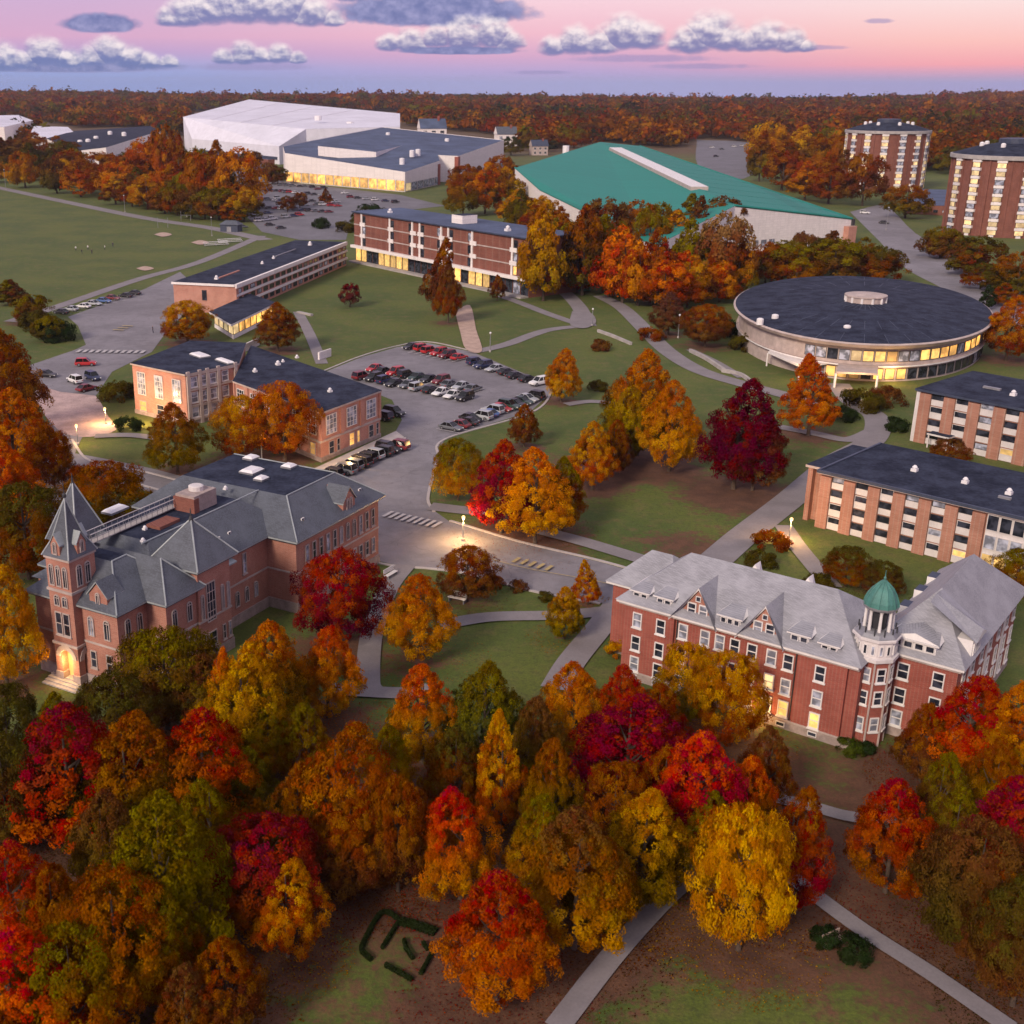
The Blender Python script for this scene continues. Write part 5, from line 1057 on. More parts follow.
LC = {'orange': (.60, .165, .014), 'bright orange': (.78, .20, .012), 'red': (.44, .040, .018), 'bright red': (.64, .05, .03), 'crimson': (.32, .022, .034), 'dark crimson': (.17, .012, .026), 'amber': (.62, .27, .014), 'golden': (.72, .33, .012), 'yellow': (.46, .255, .016), 'olive': (.21, .15, .014),
      'yellow green': (.24, .17, .014), 'green': (.09, .115, .018), 'dark green': (.032, .05, .016), 'rust': (.33, .095, .017), 'brown': (.19, .075, .024), 'purple brown': (.16, .06, .045), 'tan': (.36, .2, .08), 'dark olive': (.11, .085, .014), 'red orange': (.64, .105, .014)}
TREES = []
def tree(px, yt, yb, w, ca, cb, where, shape='egg', far=False, group=None, name=None, label=None, fat=1.0):
    yb = yb - .10 * (yb - yt); p = G(px, yb); dep = depth(p); W = w / F * dep * fat * (.97 if yb > 690 else .97); hh = max(zat(p.x, p.y, yt), W * .8)
    lab = label or f"{ca} {'and ' + cb + ' ' if cb != ca else ''}tree {where}"
    r = empty(name or 'autumn_tree', (p.x, p.y, 0), lab, 'tree', group, R.random() * 6.28)
    me, asp = R.choice(CROWN[shape + ('_far' if far and shape != 'sparse' else '')]); c = link('crown', me, r); c.scale = (W * R.uniform(.94, 1.06), W * R.uniform(.94, 1.06), hh / asp)
    c.rotation_euler = (R.gauss(0, .05), R.gauss(0, .05), 0); c['leaf_a'] = LC[ca]; c['leaf_b'] = LC[cb]; t = link('trunk', R.choice(TRUNKF if far else TRUNK), r); t.scale = (W * .95, W * .95, hh)
    TREES.append((p.x, p.y, W, hh, ca)); return r
def shrub(px, py, w, colr, label, hk=1.0, group='shrubs around the campus'):
    p = G(px, py); W = w / F * depth(p); me, asp = R.choice(CROWN['shrub']); o = link('shrub', me, None, (p.x, p.y, 0)); o.scale = (W, W, W * hk); o.rotation_euler = (0, 0, R.random() * 6)
    o['leaf_a'] = LC[colr]; o['leaf_b'] = LC[colr]; return tag(o, label, 'shrub', group)
# ================================================================== trees one by one
T = tree
NG = 'trees in the foreground grove'
for a in [
 (75, 700, 865, 136, 'crimson', 'red orange', 'at the upper left of the foreground grove', 'egg'),
 (132, 708, 872, 116, 'rust', 'olive', 'between the crimson and the red topped ones', 'egg'),
 (207, 700, 858, 120, 'red', 'olive', 'below the left hall bay, red only at its top', 'egg'),
 (168, 785, 985, 138, 'olive', 'yellow green', 'tall and pale in the middle of the left foreground grove', 'egg'),
 (262, 810, 935, 108, 'crimson', 'rust', 'low and dark left of the hedge lawn', 'round'),
 (288, 860, 968, 74, 'amber', 'orange', 'small and bright next to the hedge lawn', 'egg'),
 (18, 834, 978, 110, 'red', 'orange', 'at the left edge below the dark gap', 'egg'),
 (20, 925, 1085, 132, 'bright red', 'bright orange', 'in the lower left corner of the view', 'egg'),
 (80, 925, 1075, 104, 'olive', 'orange', 'right of the corner tree at the lower left', 'round'),
 (122, 868, 1030, 112, 'rust', 'amber', 'dull and broad in the lower left grove', 'round'),
 (228, 925, 1050, 84, 'rust', 'brown', 'lowest of the left grove near the grass edge', 'egg'),
 (338, 712, 885, 112, 'rust', 'orange', 'large, left of the footpath in the centre foreground', 'egg'),
 (352, 790, 905, 84, 'rust', 'brown', 'behind the hedge lawn below the large orange one', 'round'),
 (245, 638, 785, 100, 'amber', 'yellow green', 'below the brick front of the left hall, broad and yellowish', 'egg'),
 (222, 642, 762, 50, 'bright orange', 'amber', 'narrow, in front of the left hall pyramid roof', 'cone'),
 (276, 612, 745, 78, 'orange', 'olive', 'in front of the left hall between pyramid and pavilion', 'egg'),
 (328, 622, 728, 72, 'red orange', 'amber', 'just below the dark red tree at the left hall', 'egg'),
 (341, 547, 655, 88, 'red', 'dark crimson', 'round and dark red against the left hall pavilion wall', 'round'),
 (168, 626, 740, 106, 'olive', 'brown', 'hiding the left hall base beside the tower', 'spread'),
 (205, 650, 742, 70, 'brown', 'dark olive', 'in the shade below the left hall bay', 'round'),
 (122, 668, 770, 84, 'dark olive', 'brown', 'right of the lit tower entrance', 'round'),
 (8, 562, 700, 72, 'amber', 'golden', 'at the left edge beside the hall tower', 'egg'),
 (14, 672, 800, 74, 'dark olive', 'dark olive', 'left of the tower steps in shade', 'round'),
 (398, 772, 905, 70, 'rust', 'brown', 'dull, between the large orange one and the red topped one', 'round'),
 (60, 745, 850, 64, 'brown', 'dark olive', 'small and dull beneath the tower steps', 'round'),
 (12, 730, 870, 84, 'dark olive', 'brown', 'at the left edge below the tower steps', 'round'),
 (30, 478, 590, 92, 'dark olive', 'rust', 'at the left edge behind the hall tower', 'round'),
 (104, 462, 528, 84, 'rust', 'olive', 'behind the left hall spire beside the loop road', 'spread'),
 (178, 398, 482, 60, 'rust', 'olive', 'in front of the classroom stair bay', 'egg'),
 (243, 392, 466, 58, 'amber', 'rust', 'in front of the classroom long wall, left of two', 'round'),
 (285, 378, 470, 66, 'orange', 'rust', 'in front of the classroom long wall, right of two', 'round'),
 (188, 298, 348, 48, 'amber', 'rust', 'left of the lit glass pavilion', 'round'),
 (278, 300, 357, 46, 'rust', 'brown', 'right of the lit glass pavilion', 'egg'),
 (10, 312, 452, 88, 'rust', 'brown', 'at the left edge beside the upper road', 'egg'),
 (18, 384, 506, 94, 'orange', 'rust', 'at the left edge beside the pale plaza', 'egg'),
 (12, 436, 546, 78, 'red orange', 'orange', 'at the left edge above the tower', 'egg'),
 (55, 425, 500, 40, 'rust', 'brown', 'small, left of the road fork', 'round'),
 (420, 570, 668, 78, 'orange', 'amber', 'on the small lawn beside the curved footpath', 'egg'),
 (467, 545, 608, 56, 'rust', 'brown', 'round, beside the street junction', 'round'),
 (423, 655, 775, 78, 'red orange', 'yellow', 'below the curved footpath, red above and yellow below', 'egg'),
 (483, 652, 785, 80, 'olive', 'green', 'greenish, right of the red and yellow one below the footpath', 'egg'),
 (588, 557, 610, 32, 'amber', 'orange', 'small, at the street beside the brick hall', 'cone'),
 (564, 583, 645, 42, 'amber', 'olive', 'small, between street and brick hall footpath', 'egg'),
 (501, 435, 544, 66, 'red', 'crimson', 'left half of the large pair on the central lawn', 'egg'),
 (535, 445, 554, 78, 'bright orange', 'golden', 'right half of the large pair on the central lawn', 'egg'),
 (562, 452, 540, 48, 'olive', 'rust', 'behind the large pair on the central lawn', 'egg'),
 (458, 434, 508, 46, 'olive', 'amber', 'at the corner of the central parking lot', 'round'),
 (524, 402, 452, 34, 'rust', 'brown', 'small, beside the long row of cars', 'egg'),
 (592, 418, 498, 48, 'amber', 'orange', 'on the central lawn right of the large pair', 'egg'),
 (612, 415, 482, 36, 'rust', 'brown', 'close behind the single amber one on the central lawn', 'egg'),
 (561, 345, 408, 36, 'orange', 'amber', 'slender, alone near the parking lot corner', 'egg'),
 (637, 343, 468, 72, 'orange', 'olive', 'tall, left one of the pair at the middle footpath', 'egg'),
 (620, 380, 470, 50, 'yellow', 'olive', 'in front of the tall pair at the middle footpath', 'egg'),
 (669, 375, 482, 60, 'orange', 'golden', 'tall, right one of the pair at the middle footpath', 'egg'),
 (733, 372, 502, 84, 'dark crimson', 'dark crimson', 'dark wine coloured with a pointed top on the lawn', 'egg'),
 (752, 405, 500, 60, 'dark crimson', 'brown', 'lower, right behind the wine coloured pointed one', 'egg'),
 (808, 350, 445, 64, 'red orange', 'orange', 'pyramid shaped, in front of the round hall', 'cone'),
 (575, 658, 765, 78, 'orange', 'amber', 'beside the path at the left end of the brick hall', 'egg'),
 (622, 662, 770, 62, 'red', 'orange', 'beneath the left end of the brick hall', 'egg'),
 (624, 690, 818, 122, 'crimson', 'crimson', 'broad and magenta, in front of the brick hall', 'egg'),
 (692, 720, 868, 102, 'bright red', 'red', 'brightest red, below the lit porch of the brick hall', 'egg'),
 (500, 707, 845, 62, 'amber', 'orange', 'tall and pointed in the middle of the front grove', 'cone'),
 (460, 784, 912, 88, 'bright red', 'amber', 'red topped and gold below, above the hedge lawn', 'egg'),
 (497, 865, 1015, 112, 'red', 'orange', 'large and low, right beside the hedge lawn', 'egg'),
 (548, 738, 855, 66, 'rust', 'olive', 'behind the broad brownish one in the front grove', 'egg'),
 (574, 800, 965, 116, 'brown', 'amber', 'brownish and broad, left of the lower footpath', 'egg'),
 (640, 785, 915, 98, 'amber', 'olive', 'olive shaded, above the lower footpath', 'egg'),
 (612, 760, 860, 70, 'rust', 'brown', 'between the magenta and the broad brownish ones in the front grove', 'round'),
 (738, 804, 966, 96, 'golden', 'golden', 'large golden, where the two lower footpaths meet', 'spread'),
 (782, 780, 925, 74, 'rust', 'red', 'half behind the large golden one', 'egg'),
 (742, 748, 858, 66, 'red orange', 'olive', 'right behind the brightest red one', 'egg'),
 (682, 637, 735, 58, 'amber', 'olive', 'left one of two against the brick hall front', 'round'),
 (730, 648, 755, 72, 'amber', 'rust', 'right one of two against the brick hall front', 'round'),
 (655, 680, 765, 60, 'rust', 'red', 'at the foot of the brick hall between magenta and amber', 'egg'),
 (885, 776, 905, 92, 'red', 'rust', 'standing alone right of the upper footpath end', 'egg'),
 (960, 668, 795, 98, 'red', 'red orange', 'covering the right corner of the brick hall', 'egg'),
 (1005, 675, 815, 90, 'orange', 'olive', 'at the right edge next to the brick hall', 'egg'),
 (930, 752, 862, 62, 'olive', 'brown', 'between the lone red one and the hall corner', 'egg'),
 (1008, 770, 925, 108, 'crimson', 'red', 'crimson at the right edge below the hall', 'egg'),
 (965, 818, 965, 92, 'brown', 'dark olive', 'dark, right foreground beneath the crimson one', 'round'),
 (1012, 880, 1020, 84, 'dark olive', 'brown', 'darkest, at the right edge above the footpath', 'round'),
 (985, 735, 850, 66, 'rust', 'olive', 'between hall corner and crimson one at the right', 'egg'),
]: T(*a[:6], a[6], a[7], group=NG if a[2] > 690 else 'trees around the halls and lawns')
for a in [
 (543, 202, 312, 52, 'amber', 'yellow', 'at the right end of the residence block', 'egg'), (622, 222, 312, 54, 'bright orange', 'red orange', 'brightest in the grove before the teal roof', 'egg'),
 (582, 200, 306, 50, 'rust', 'dark olive', 'second from the left in the grove before the teal roof', 'egg'), (602, 212, 302, 44, 'olive', 'rust', 'right behind the brightest orange one before the teal roof', 'egg'),
 (655, 225, 312, 46, 'rust', 'red', 'right of the brightest orange one before the teal roof', 'egg'), (692, 215, 302, 48, 'yellow green', 'olive', 'greenest in the grove before the teal roof', 'egg'),
 (722, 208, 306, 52, 'tan', 'rust', 'sparse and pale before the white gable of the field house', 'round'), (765, 240, 288, 36, 'rust', 'brown', 'right beside the pale sparse one before the white gable', 'round'),
 (705, 302, 352, 46, 'rust', 'brown', 'round, beside the left end of the round hall', 'round'), (668, 290, 340, 40, 'purple brown', 'brown', 'bare looking, beside the footpath before the round hall', 'egg'),
 (795, 244, 292, 56, 'olive', 'rust', 'behind the round hall, left of three', 'round'), (832, 236, 290, 60, 'olive', 'brown', 'behind the round hall, middle of three', 'round'), (878, 248, 288, 50, 'dark olive', 'rust', 'behind the round hall, right of three', 'round'),
 (437, 234, 322, 38, 'rust', 'brown', 'slender, on the lawn before the residence block', 'cone'), (448, 262, 330, 30, 'brown', 'rust', 'half behind the slender one on the lawn', 'egg'), (497, 274, 304, 17, 'rust', 'brown', 'smallest, before the lit glazed ground floor', 'egg'),
 (350, 282, 310, 21, 'dark crimson', 'purple brown', 'small and dark purple, alone on the green lawn', 'round'),
 (463, 172, 222, 34, 'rust', 'olive', 'left one of the group behind the residence block', 'egg'), (485, 160, 220, 40, 'orange', 'rust', 'middle one of the group behind the residence block', 'egg'), (508, 165, 218, 36, 'amber', 'olive', 'right one of the group behind the residence block', 'egg'), (520, 188, 240, 34, 'dark olive', 'olive', 'dark, at the far end of the residence block roof', 'egg'),
 (1006, 292, 368, 58, 'orange', 'rust', 'at the right edge beside the round hall', 'egg'), (985, 283, 312, 22, 'dark green', 'dark green', 'narrow evergreen on the road right of the round hall', 'cone'), (1016, 250, 300, 44, 'rust', 'olive', 'at the right edge below the cut tower', 'round'),
 (370, 205, 232, 34, 'dark green', 'dark olive', 'dark green, at the left end of the residence block', 'round'), (940, 225, 262, 40, 'olive', 'brown', 'at the foot of the cut round tower', 'round'), (975, 235, 280, 52, 'dark olive', 'rust', 'on the slope below the cut round tower', 'round'),
 (905, 185, 222, 44, 'rust', 'olive', 'at the foot of the whole round tower', 'round'), (862, 150, 212, 44, 'rust', 'brown', 'left of the whole round tower, nearest to it', 'round'), (1015, 548, 600, 50, 'olive', 'rust', 'at the right edge before the near dormitory', 'round'), (948, 438, 472, 36, 'brown', 'rust', 'small, between the two flat roofed dormitories', 'round'),
 (880, 560, 600, 40, 'dark olive', 'brown', 'in the yard left of the cupola', 'round'), (845, 545, 590, 46, 'dark olive', 'rust', 'in the dark yard before the near dormitory', 'round')]:
    T(*a[:6], a[6], a[7], far=a[2] < 330, group='trees of the middle campus')
def belt(pts, n, hpx, wpx, cols, where, group, seed, rows=2, dy=9, shapes=('egg', 'round', 'spread', 'cone')):
    rg = random.Random(seed); items = []
    for i in range(n):
        t = (i + rg.uniform(.1, .9)) / n * (len(pts) - 1); k = min(int(t), len(pts) - 2); f = t - k; x = pts[k][0] + (pts[k + 1][0] - pts[k][0]) * f; y = pts[k][1] + (pts[k + 1][1] - pts[k][1]) * f
        items.append((x, y - (i % rows) * dy * rg.uniform(.7, 1.2), hpx * rg.uniform(.75, 1.15), wpx * rg.uniform(.8, 1.25), rg.choice(cols), rg.choice(cols), rg.choice(shapes)))
    items.sort(key=lambda q: q[0]); cnt = {}
    for x, y, h_, w_, ca, cb, sh in items:
        cnt[ca] = cnt.get(ca, 0) + 1; o = ORD[cnt[ca] - 1]
        T(x, y - h_, y, w_, ca, cb, '', sh, True, group, label=f"{o} {ca} tree from the left {where}")
AU = ['amber', 'rust', 'olive', 'brown', 'rust', 'orange', 'dark olive', 'dark olive', 'brown']
belt([(-10, 186), (120, 208), (190, 222), (248, 226)], 40, 40, 34, AU, 'in the belt along the playing field', 'trees along the playing field', 3, 3, 8)
belt([(-10, 168), (50, 172), (75, 178)], 9, 32, 34, AU, 'behind the field belt before the black roof', 'trees behind the field belt', 8, 2, 5)
belt([(116, 188), (150, 184), (182, 172)], 8, 26, 34, AU, 'between the black roof and the field belt', 'trees before the black roof', 14, 2, 5)
belt([(148, 200), (178, 212), (212, 218), (246, 222)], 7, 72, 42, ['rust', 'orange', 'amber', 'olive', 'dark olive'], 'at the tall right end of the field belt', 'tall trees at the far lot', 31, 2, 6)
belt([(540, 300), (600, 296), (650, 318), (700, 312), (745, 300)], 15, 62, 44, ['orange', 'amber', 'rust', 'orange', 'olive', 'red orange'], 'in the lower grove before the teal roof', 'grove before the teal roof', 4, 2, 10)
belt([(550, 276), (640, 272), (720, 264)], 12, 68, 46, ['rust', 'olive', 'amber', 'brown'], 'close under the teal roof edge', 'trees under the teal roof edge', 6, 2, 8)
belt([(765, 285), (820, 278), (880, 282)], 9, 36, 40, ['olive', 'rust', 'dark olive', 'brown'], 'in the dark grove behind the round hall', 'grove behind the round hall', 9, 2, 8)
belt([(755, 186), (800, 204), (850, 214)], 12, 58, 40, ['rust', 'rust', 'olive', 'brown', 'amber', 'orange'], 'in the grove between teal roof and round tower', 'grove by the round towers', 12, 3, 10)
belt([(512, 226), (545, 250), (590, 268)], 8, 46, 38, ['rust', 'olive', 'amber', 'dark olive'], 'under the left corner of the teal roof', 'trees at the teal roof corner', 41, 2, 6)
belt([(450, 205), (480, 200), (515, 190)], 7, 30, 26, ['rust', 'brown', 'olive'], 'behind the residence block roof', 'trees behind the residence block', 15, 2, 6)
belt([(505, 158), (560, 152), (600, 146)], 7, 20, 24, ['rust', 'brown', 'olive', 'dark green'], 'right behind the teal roof', 'trees behind the teal roof', 16, 2, 4)
belt([(268, 185), (282, 190), (258, 176), (235, 168)], 5, 20, 20, ['rust', 'dark olive', 'brown'], 'before the arena wall', 'trees before the arena wall', 17, 2, 4)
belt([(285, 215), (300, 210), (330, 206)], 3, 22, 18, ['rust', 'brown'], 'on islands in the far lot', 'trees in the far lot', 18, 1, 0)
belt([(935, 255), (975, 288), (1020, 320)], 8, 26, 34, ['olive', 'dark olive', 'brown', 'rust'], 'along the road below the cut tower', 'trees below the cut tower', 19, 2, 8)
belt([(760, 172), (840, 168), (940, 178), (1030, 172)], 12, 30, 34, ['rust', 'brown', 'olive', 'dark olive'], 'on the slope behind the round towers', 'trees behind the round towers', 22, 2, 6)
belt([(0, 300), (25, 322), (50, 345)], 5, 26, 36, ['brown', 'dark olive', 'olive'], 'at the corner of the playing field', 'trees at the field corner', 23, 2, 6)
for a in [
 (110, 790, 930, 84, 'brown', 'olive', 'left of the green centre tree of the left grove', 'egg'),
 (215, 775, 900, 78, 'olive', 'rust', 'between the two red topped trees of the left grove', 'egg'),
 (300, 760, 880, 74, 'rust', 'olive', 'right of the dark crimson tree in the left grove', 'egg'),
 (250, 745, 850, 66, 'olive', 'dark olive', 'above the dark crimson tree in the left grove', 'egg'),
 (160, 880, 1020, 80, 'olive', 'rust', 'left of the small tree by the hedge lawn', 'egg'),
 (60, 860, 985, 84, 'rust', 'olive', 'between the left edge trees and the dull broad one', 'egg'),
 (190, 960, 1075, 74, 'brown', 'rust', 'at the bottom edge left of the hedge lawn', 'egg'),
 (310, 700, 800, 62, 'olive', 'rust', 'above the large rust one of the centre foreground', 'egg'),
 (390, 720, 830, 60, 'olive', 'amber', 'at the path bend above the front grove', 'egg'),
 (455, 720, 830, 66, 'dark olive', 'rust', 'below the two toned pair at the curved footpath', 'egg'),
 (530, 690, 800, 62, 'brown', 'olive', 'left of the magenta tree of the front grove', 'egg'),
 (540, 790, 900, 70, 'olive', 'amber', 'right of the red topped one above the hedge lawn', 'egg'),
 (600, 830, 940, 74, 'rust', 'olive', 'behind the broad brownish one by the lower path', 'egg'),
 (660, 740, 850, 66, 'rust', 'red', 'between the magenta and the brightest red tree', 'egg'),
 (700, 790, 890, 62, 'olive', 'amber', 'above the large golden tree', 'egg'),
 (765, 720, 820, 54, 'brown', 'rust', 'behind the brightest red tree at the hall lawn', 'egg'),
 (945, 790, 900, 70, 'olive', 'brown', 'left of the crimson tree at the right edge', 'egg'),
 (985, 860, 980, 74, 'rust', 'brown', 'below the crimson tree near the right edge', 'egg'),
 (920, 700, 790, 60, 'rust', 'brown', 'under the right corner of the brick hall', 'egg'),
 (60, 690, 800, 64, 'olive', 'dark olive', 'at the left edge under the tower steps', 'egg'),
 (270, 690, 790, 60, 'olive', 'amber', 'below the left hall bay, beside the olive broad one', 'egg'),
 (15, 1000, 1110, 84, 'rust', 'orange', 'at the very lower left corner', 'egg'),
]: T(*a[:6], a[6], a[7], group=NG)
# shrubs
for x, y, w, c, l in ((55, 340, 38, 'dark green', 'large dark green shrub at the corner of the upper lot'), (38, 330, 34, 'dark olive', 'olive shrub left of the large dark green one at the upper lot'), (118, 400, 36, 'dark olive', 'broad shrub between plaza and classroom building'), (128, 430, 26, 'dark green', 'dark trimmed shrub at the classroom walk'), (495, 587, 20, 'rust', 'low rust shrub on the small lawn by the street'), (518, 590, 18, 'brown', 'low brown shrub right of the rust one by the street'),
  (826, 943, 30, 'dark green', 'dark shrub left of the stone bench by the lower footpath'), (852, 955, 36, 'dark green', 'dark shrub right of the stone bench by the lower footpath'), (848, 752, 26, 'green', 'green shrub at the foot of the cupola turret'), (866, 752, 20, 'dark green', 'dark green shrub right at the turret base'), (620, 655, 28, 'amber', 'amber shrub at the left corner of the brick hall'),
  (770, 548, 34, 'rust', 'rust shrub beside the glowing yard lamp'), (760, 565, 28, 'dark olive', 'dark shrub before the glowing yard lamp'), (860, 410, 40, 'dark olive', 'broad dark shrub before the round hall porch'), (885, 405, 34, 'brown', 'brown shrub right of the round hall porch'), (842, 420, 26, 'dark green', 'dark green shrub on the round hall walk'), (820, 590, 30, 'dark olive', 'olive shrub on the yard walk behind the brick hall'), (895, 430, 24, 'dark green', 'dark shrub before the far dormitory corner'),
  (600, 350, 20, 'brown', 'brown shrub on the slope of the middle lawn'), (598, 390, 18, 'dark olive', 'dark shrub on the upper middle lawn'), (650, 340, 24, 'rust', 'rust shrub below the grove footpath'), (720, 335, 34, 'dark green', 'dark shrub under the round hall rim'), (745, 350, 30, 'dark olive', 'olive shrub beside the white terrace of the round hall'), (700, 640, 20, 'dark olive', 'dark shrub at the wall of the brick hall'), (545, 600, 16, 'dark olive', 'dark shrub left of the small amber trees'), (345, 232, 20, 'dark olive', 'shrub at the end of the long banded block'), (322, 228, 18, 'dark green', 'dark shrub on the verge behind the long banded block')): shrub(x, y, w, c, l, .9)
# ================================================================== clipped hedges on the lawn
def hedge(pts, w, h, label, nl=900):
    c = [G(*p).xy for p in pts]; c = spline(c, 6); rg = random.Random(len(pts) * 7 + int(pts[0][0])); mb = MB()
    seg = [(a, b) for a, b in zip(c, c[1:])]; tot = sum((b - a).length for a, b in seg); n = int(tot * 260)
    base = c[0]; vs, fs = [], []
    core = MB()
    for a, b in seg:
        d = (b - a).normalized(); q = Vector((-d.y, d.x)) * w * .36; core.hexa([(*(a - q), 0), (*(b - q), 0), (*(b + q), 0), (*(a + q), 0)], [(*(a - q), h * .85), (*(b - q), h * .85), (*(b + q), h * .85), (*(a + q), h * .85)], 'foliage')
    for i in range(n):
        a, b = rg.choices(seg, [(y - x).length for x, y in seg])[0]; p = a.lerp(b, rg.random()); d = (b - a).normalized(); q = Vector((-d.y, d.x)); al = rg.uniform(0, math.pi)
        x = p + q * math.cos(al) * w / 2; z = abs(math.sin(al)) ** .5 * h * rg.uniform(.8, 1.05); s = rg.uniform(.05, .11)
        t = Vector((rg.gauss(0, 1), rg.gauss(0, 1), rg.gauss(0, 1))).normalized() * s; u = t.orthogonal().normalized() * s * .7; P = Vector((x.x, x.y, z)); core.face([P - t, P - u, P + t, P + u], 'foliage')
    o = core.build('hedge', None, off=(base.x, base.y, 0)); at = o.data.color_attributes.new('leafdata', 'FLOAT_COLOR', 'POINT'); m = len(o.data.vertices)
    at.data.foreach_set('color', np.stack([np.random.default_rng(1).random(m), np.full(m, .5), np.random.default_rng(2).random(m), np.ones(m)], 1).astype(np.float32).ravel()); o['leaf_a'] = LC['dark green']; o['leaf_b'] = (.03, .04, .015)
    return tag(o, label, 'hedge', 'clipped hedges forming letters')
K = 7.31; hp = lambda *q: [(340 + x / K, 890 + y / K) for x, y in q]
hedge(hp((430, 232), (380, 190), (320, 172), (270, 215), (215, 310), (170, 400), (162, 455), (230, 520)), .32, .36, 'long curved clipped hedge bending round the left end of the planted lawn')
hedge(hp((430, 240), (370, 335), (308, 435)), .25, .34, 'straight clipped hedge stroke inside the curved hedge')
hedge(hp((470, 372), (482, 435), (535, 510)), .25, .34, 'short hooked clipped hedge in the middle of the planted lawn')
hedge(hp((668, 478), (630, 550), (590, 622)), .25, .34, 'straight clipped hedge stroke at the right end of the planted lawn'); hedge(hp((608, 395), (622, 420), (642, 445)), .25, .34, 'shortest clipped hedge piece near the right end of the planted lawn')
hedge(hp((330, 555), (430, 610), (530, 665)), .35, .3, 'low thin clipped hedge along the lower side of the planted lawn'); hedge(hp((440, 240), (560, 270), (700, 320)), .9, .35, 'broad low green hedge along the upper side of the planted lawn')
# ================================================================== street furniture and people
def lamp(px, py, hpx, label, lit=False, kind='street_lamp'):
    p = G(px, py); h = zat(p.x, p.y, py - hpx); r = empty(kind, (p.x, p.y, 0), label, 'street lamp', 'street lamps'); MB().tube([(p.x, p.y, 0), (p.x, p.y, h)], [.13, .08], 'grey_metal', 8).build('pole', r)
    MB().lathe((p.x, p.y), [(.26, 0), (.26, .35), (.15, .5)], 'concrete', 8).build('base', r); MB().lathe((p.x, p.y), [(.1, h), (.22, h + .1), (.25, h + .35), (.1, h + .5)], 'lamp_glow' if lit else 'vent_white', 10).build('lamp_head', r)
    if lit: light('lamp_light', (p.x, p.y, h - .3), 900 if lit is True else lit, r)
def light(name, loc, e, parent=None, colr=(1, .56, .2), size=.3):
    l = bpy.data.lights.new(name, 'POINT'); l.energy = e; l.color = colr; l.shadow_soft_size = size; o = bpy.data.objects.new(name, l); COL.objects.link(o)
    o.location = Vector(loc) - (parent.matrix_basis.translation if parent else Vector((0, 0, 0)))
    if parent: o.parent = parent
lamp(490, 352, 18, 'tall grey lamp post between the car rows and the footpath'); lamp(592, 326, 16, 'lamp post at the footpath crossing on the upper lawn'); lamp(678, 338, 22, 'lamp post beside the sloping footpath')
lamp(463, 541, 22, 'lit lamp post glowing orange at the kerb below the large tree pair', 4600); lamp(789, 541, 20, 'lit lamp post glowing over the dormitory yard walk', 2800); lamp(262, 462, 26, 'lit lamp post before the classroom long wall', 1800); lamp(78, 445, 18, 'lit lamp post at the loop road bend', 1300); lamp(30, 492, 20, 'lit lamp post in the trees at the left edge', 700)
lamp(106, 424, 14, 'lit lamp post on the pale plaza', 3500); lamp(187, 217, 12, 'white post at the far side of the playing field'); lamp(6, 190, 20, 'pole at the left end of the field path'); lamp(125, 212, 16, 'pole in the middle of the field path'); lamp(886, 230, 22, 'pole on the road by the teal roof corner')
lamp(212, 236, 18, 'pole at the right end of the field path')
def bench(px, py, ang, label, m='wood', s=1.0):
    p = G(px, py); r = empty('park_bench', (p.x, p.y, 0), label, 'bench', None, 0); fr = Fr(p.xy, p.xy + Vector((math.cos(ang), math.sin(ang)))); 
    q = MB(); [fr.box(q, (-.9 * s, .9 * s), (b * s, (b + .13) * s), (.42 * s, .47 * s), m) for b in (0, .16, .32)]; q.build('seat', r)
    q = MB(); [fr.box(q, (-.9 * s, .9 * s), (.5 * s, .55 * s), (z * s, (z + .12) * s), m) for z in (.55, .72, .89)]; q.build('backrest', r)
    for u in (-.75, .75): q = MB(); fr.box(q, ((u - .04) * s, (u + .04) * s), (0, .56 * s), (0, .42 * s), 'grey_metal'); fr.box(q, ((u - .04) * s, (u + .04) * s), (.55 * s, .6 * s), (0, 1.0 * s), 'grey_metal'); q.build('leg', r)
bench(835, 947, .5, 'pale pink bench between two dark shrubs by the lower footpath', 'sand', 1.0); bench(456, 603, -.5, 'white bench on the small lawn below the street', 'white_paint', 1.3); bench(393, 578, 1.0, 'white bench beside the path at the right end of the left hall', 'white_paint', 1.3)
def wall_(pts, h, w, label, m='white_wall'):
    c = [G(*p).xy for p in pts]; c = spline(c, 4); mb = MB(); L_, R_ = [], []
    for i, p in enumerate(c): d = (c[min(i + 1, len(c) - 1)] - c[max(i - 1, 0)]).normalized(); n = Vector((-d.y, d.x)) * w / 2; L_.append(p + n); R_.append(p - n)
    for i in range(len(c) - 1): q = [R_[i], R_[i + 1], L_[i + 1], L_[i]]; mb.hexa([(*a, 0) for a in q], [(*a, h) for a in q], m)
    return tag(mb.build('retaining_wall', None, off=(c[0].x, c[0].y, 0)), label, 'wall')
wall_([(598, 332), (612, 337), (631, 345)], .7, .6, 'low pale retaining wall below the footpath crossing', 'concrete'); wall_([(690, 352), (706, 360), (724, 372)], .8, .6, 'low pale retaining wall beside the sloping footpath near the round hall', 'concrete'); wall_([(722, 372), (740, 376), (752, 384)], .8, .5, 'short grey wall continuing toward the dark wine tree', 'concrete'); wall_([(298, 313), (312, 316)], .5, 1.0, 'short pale wall at the head of the lawn path', 'concrete')
wall_([(1012, 480), (1030, 484)], 1.0, .6, 'short white wall between the two dormitories')
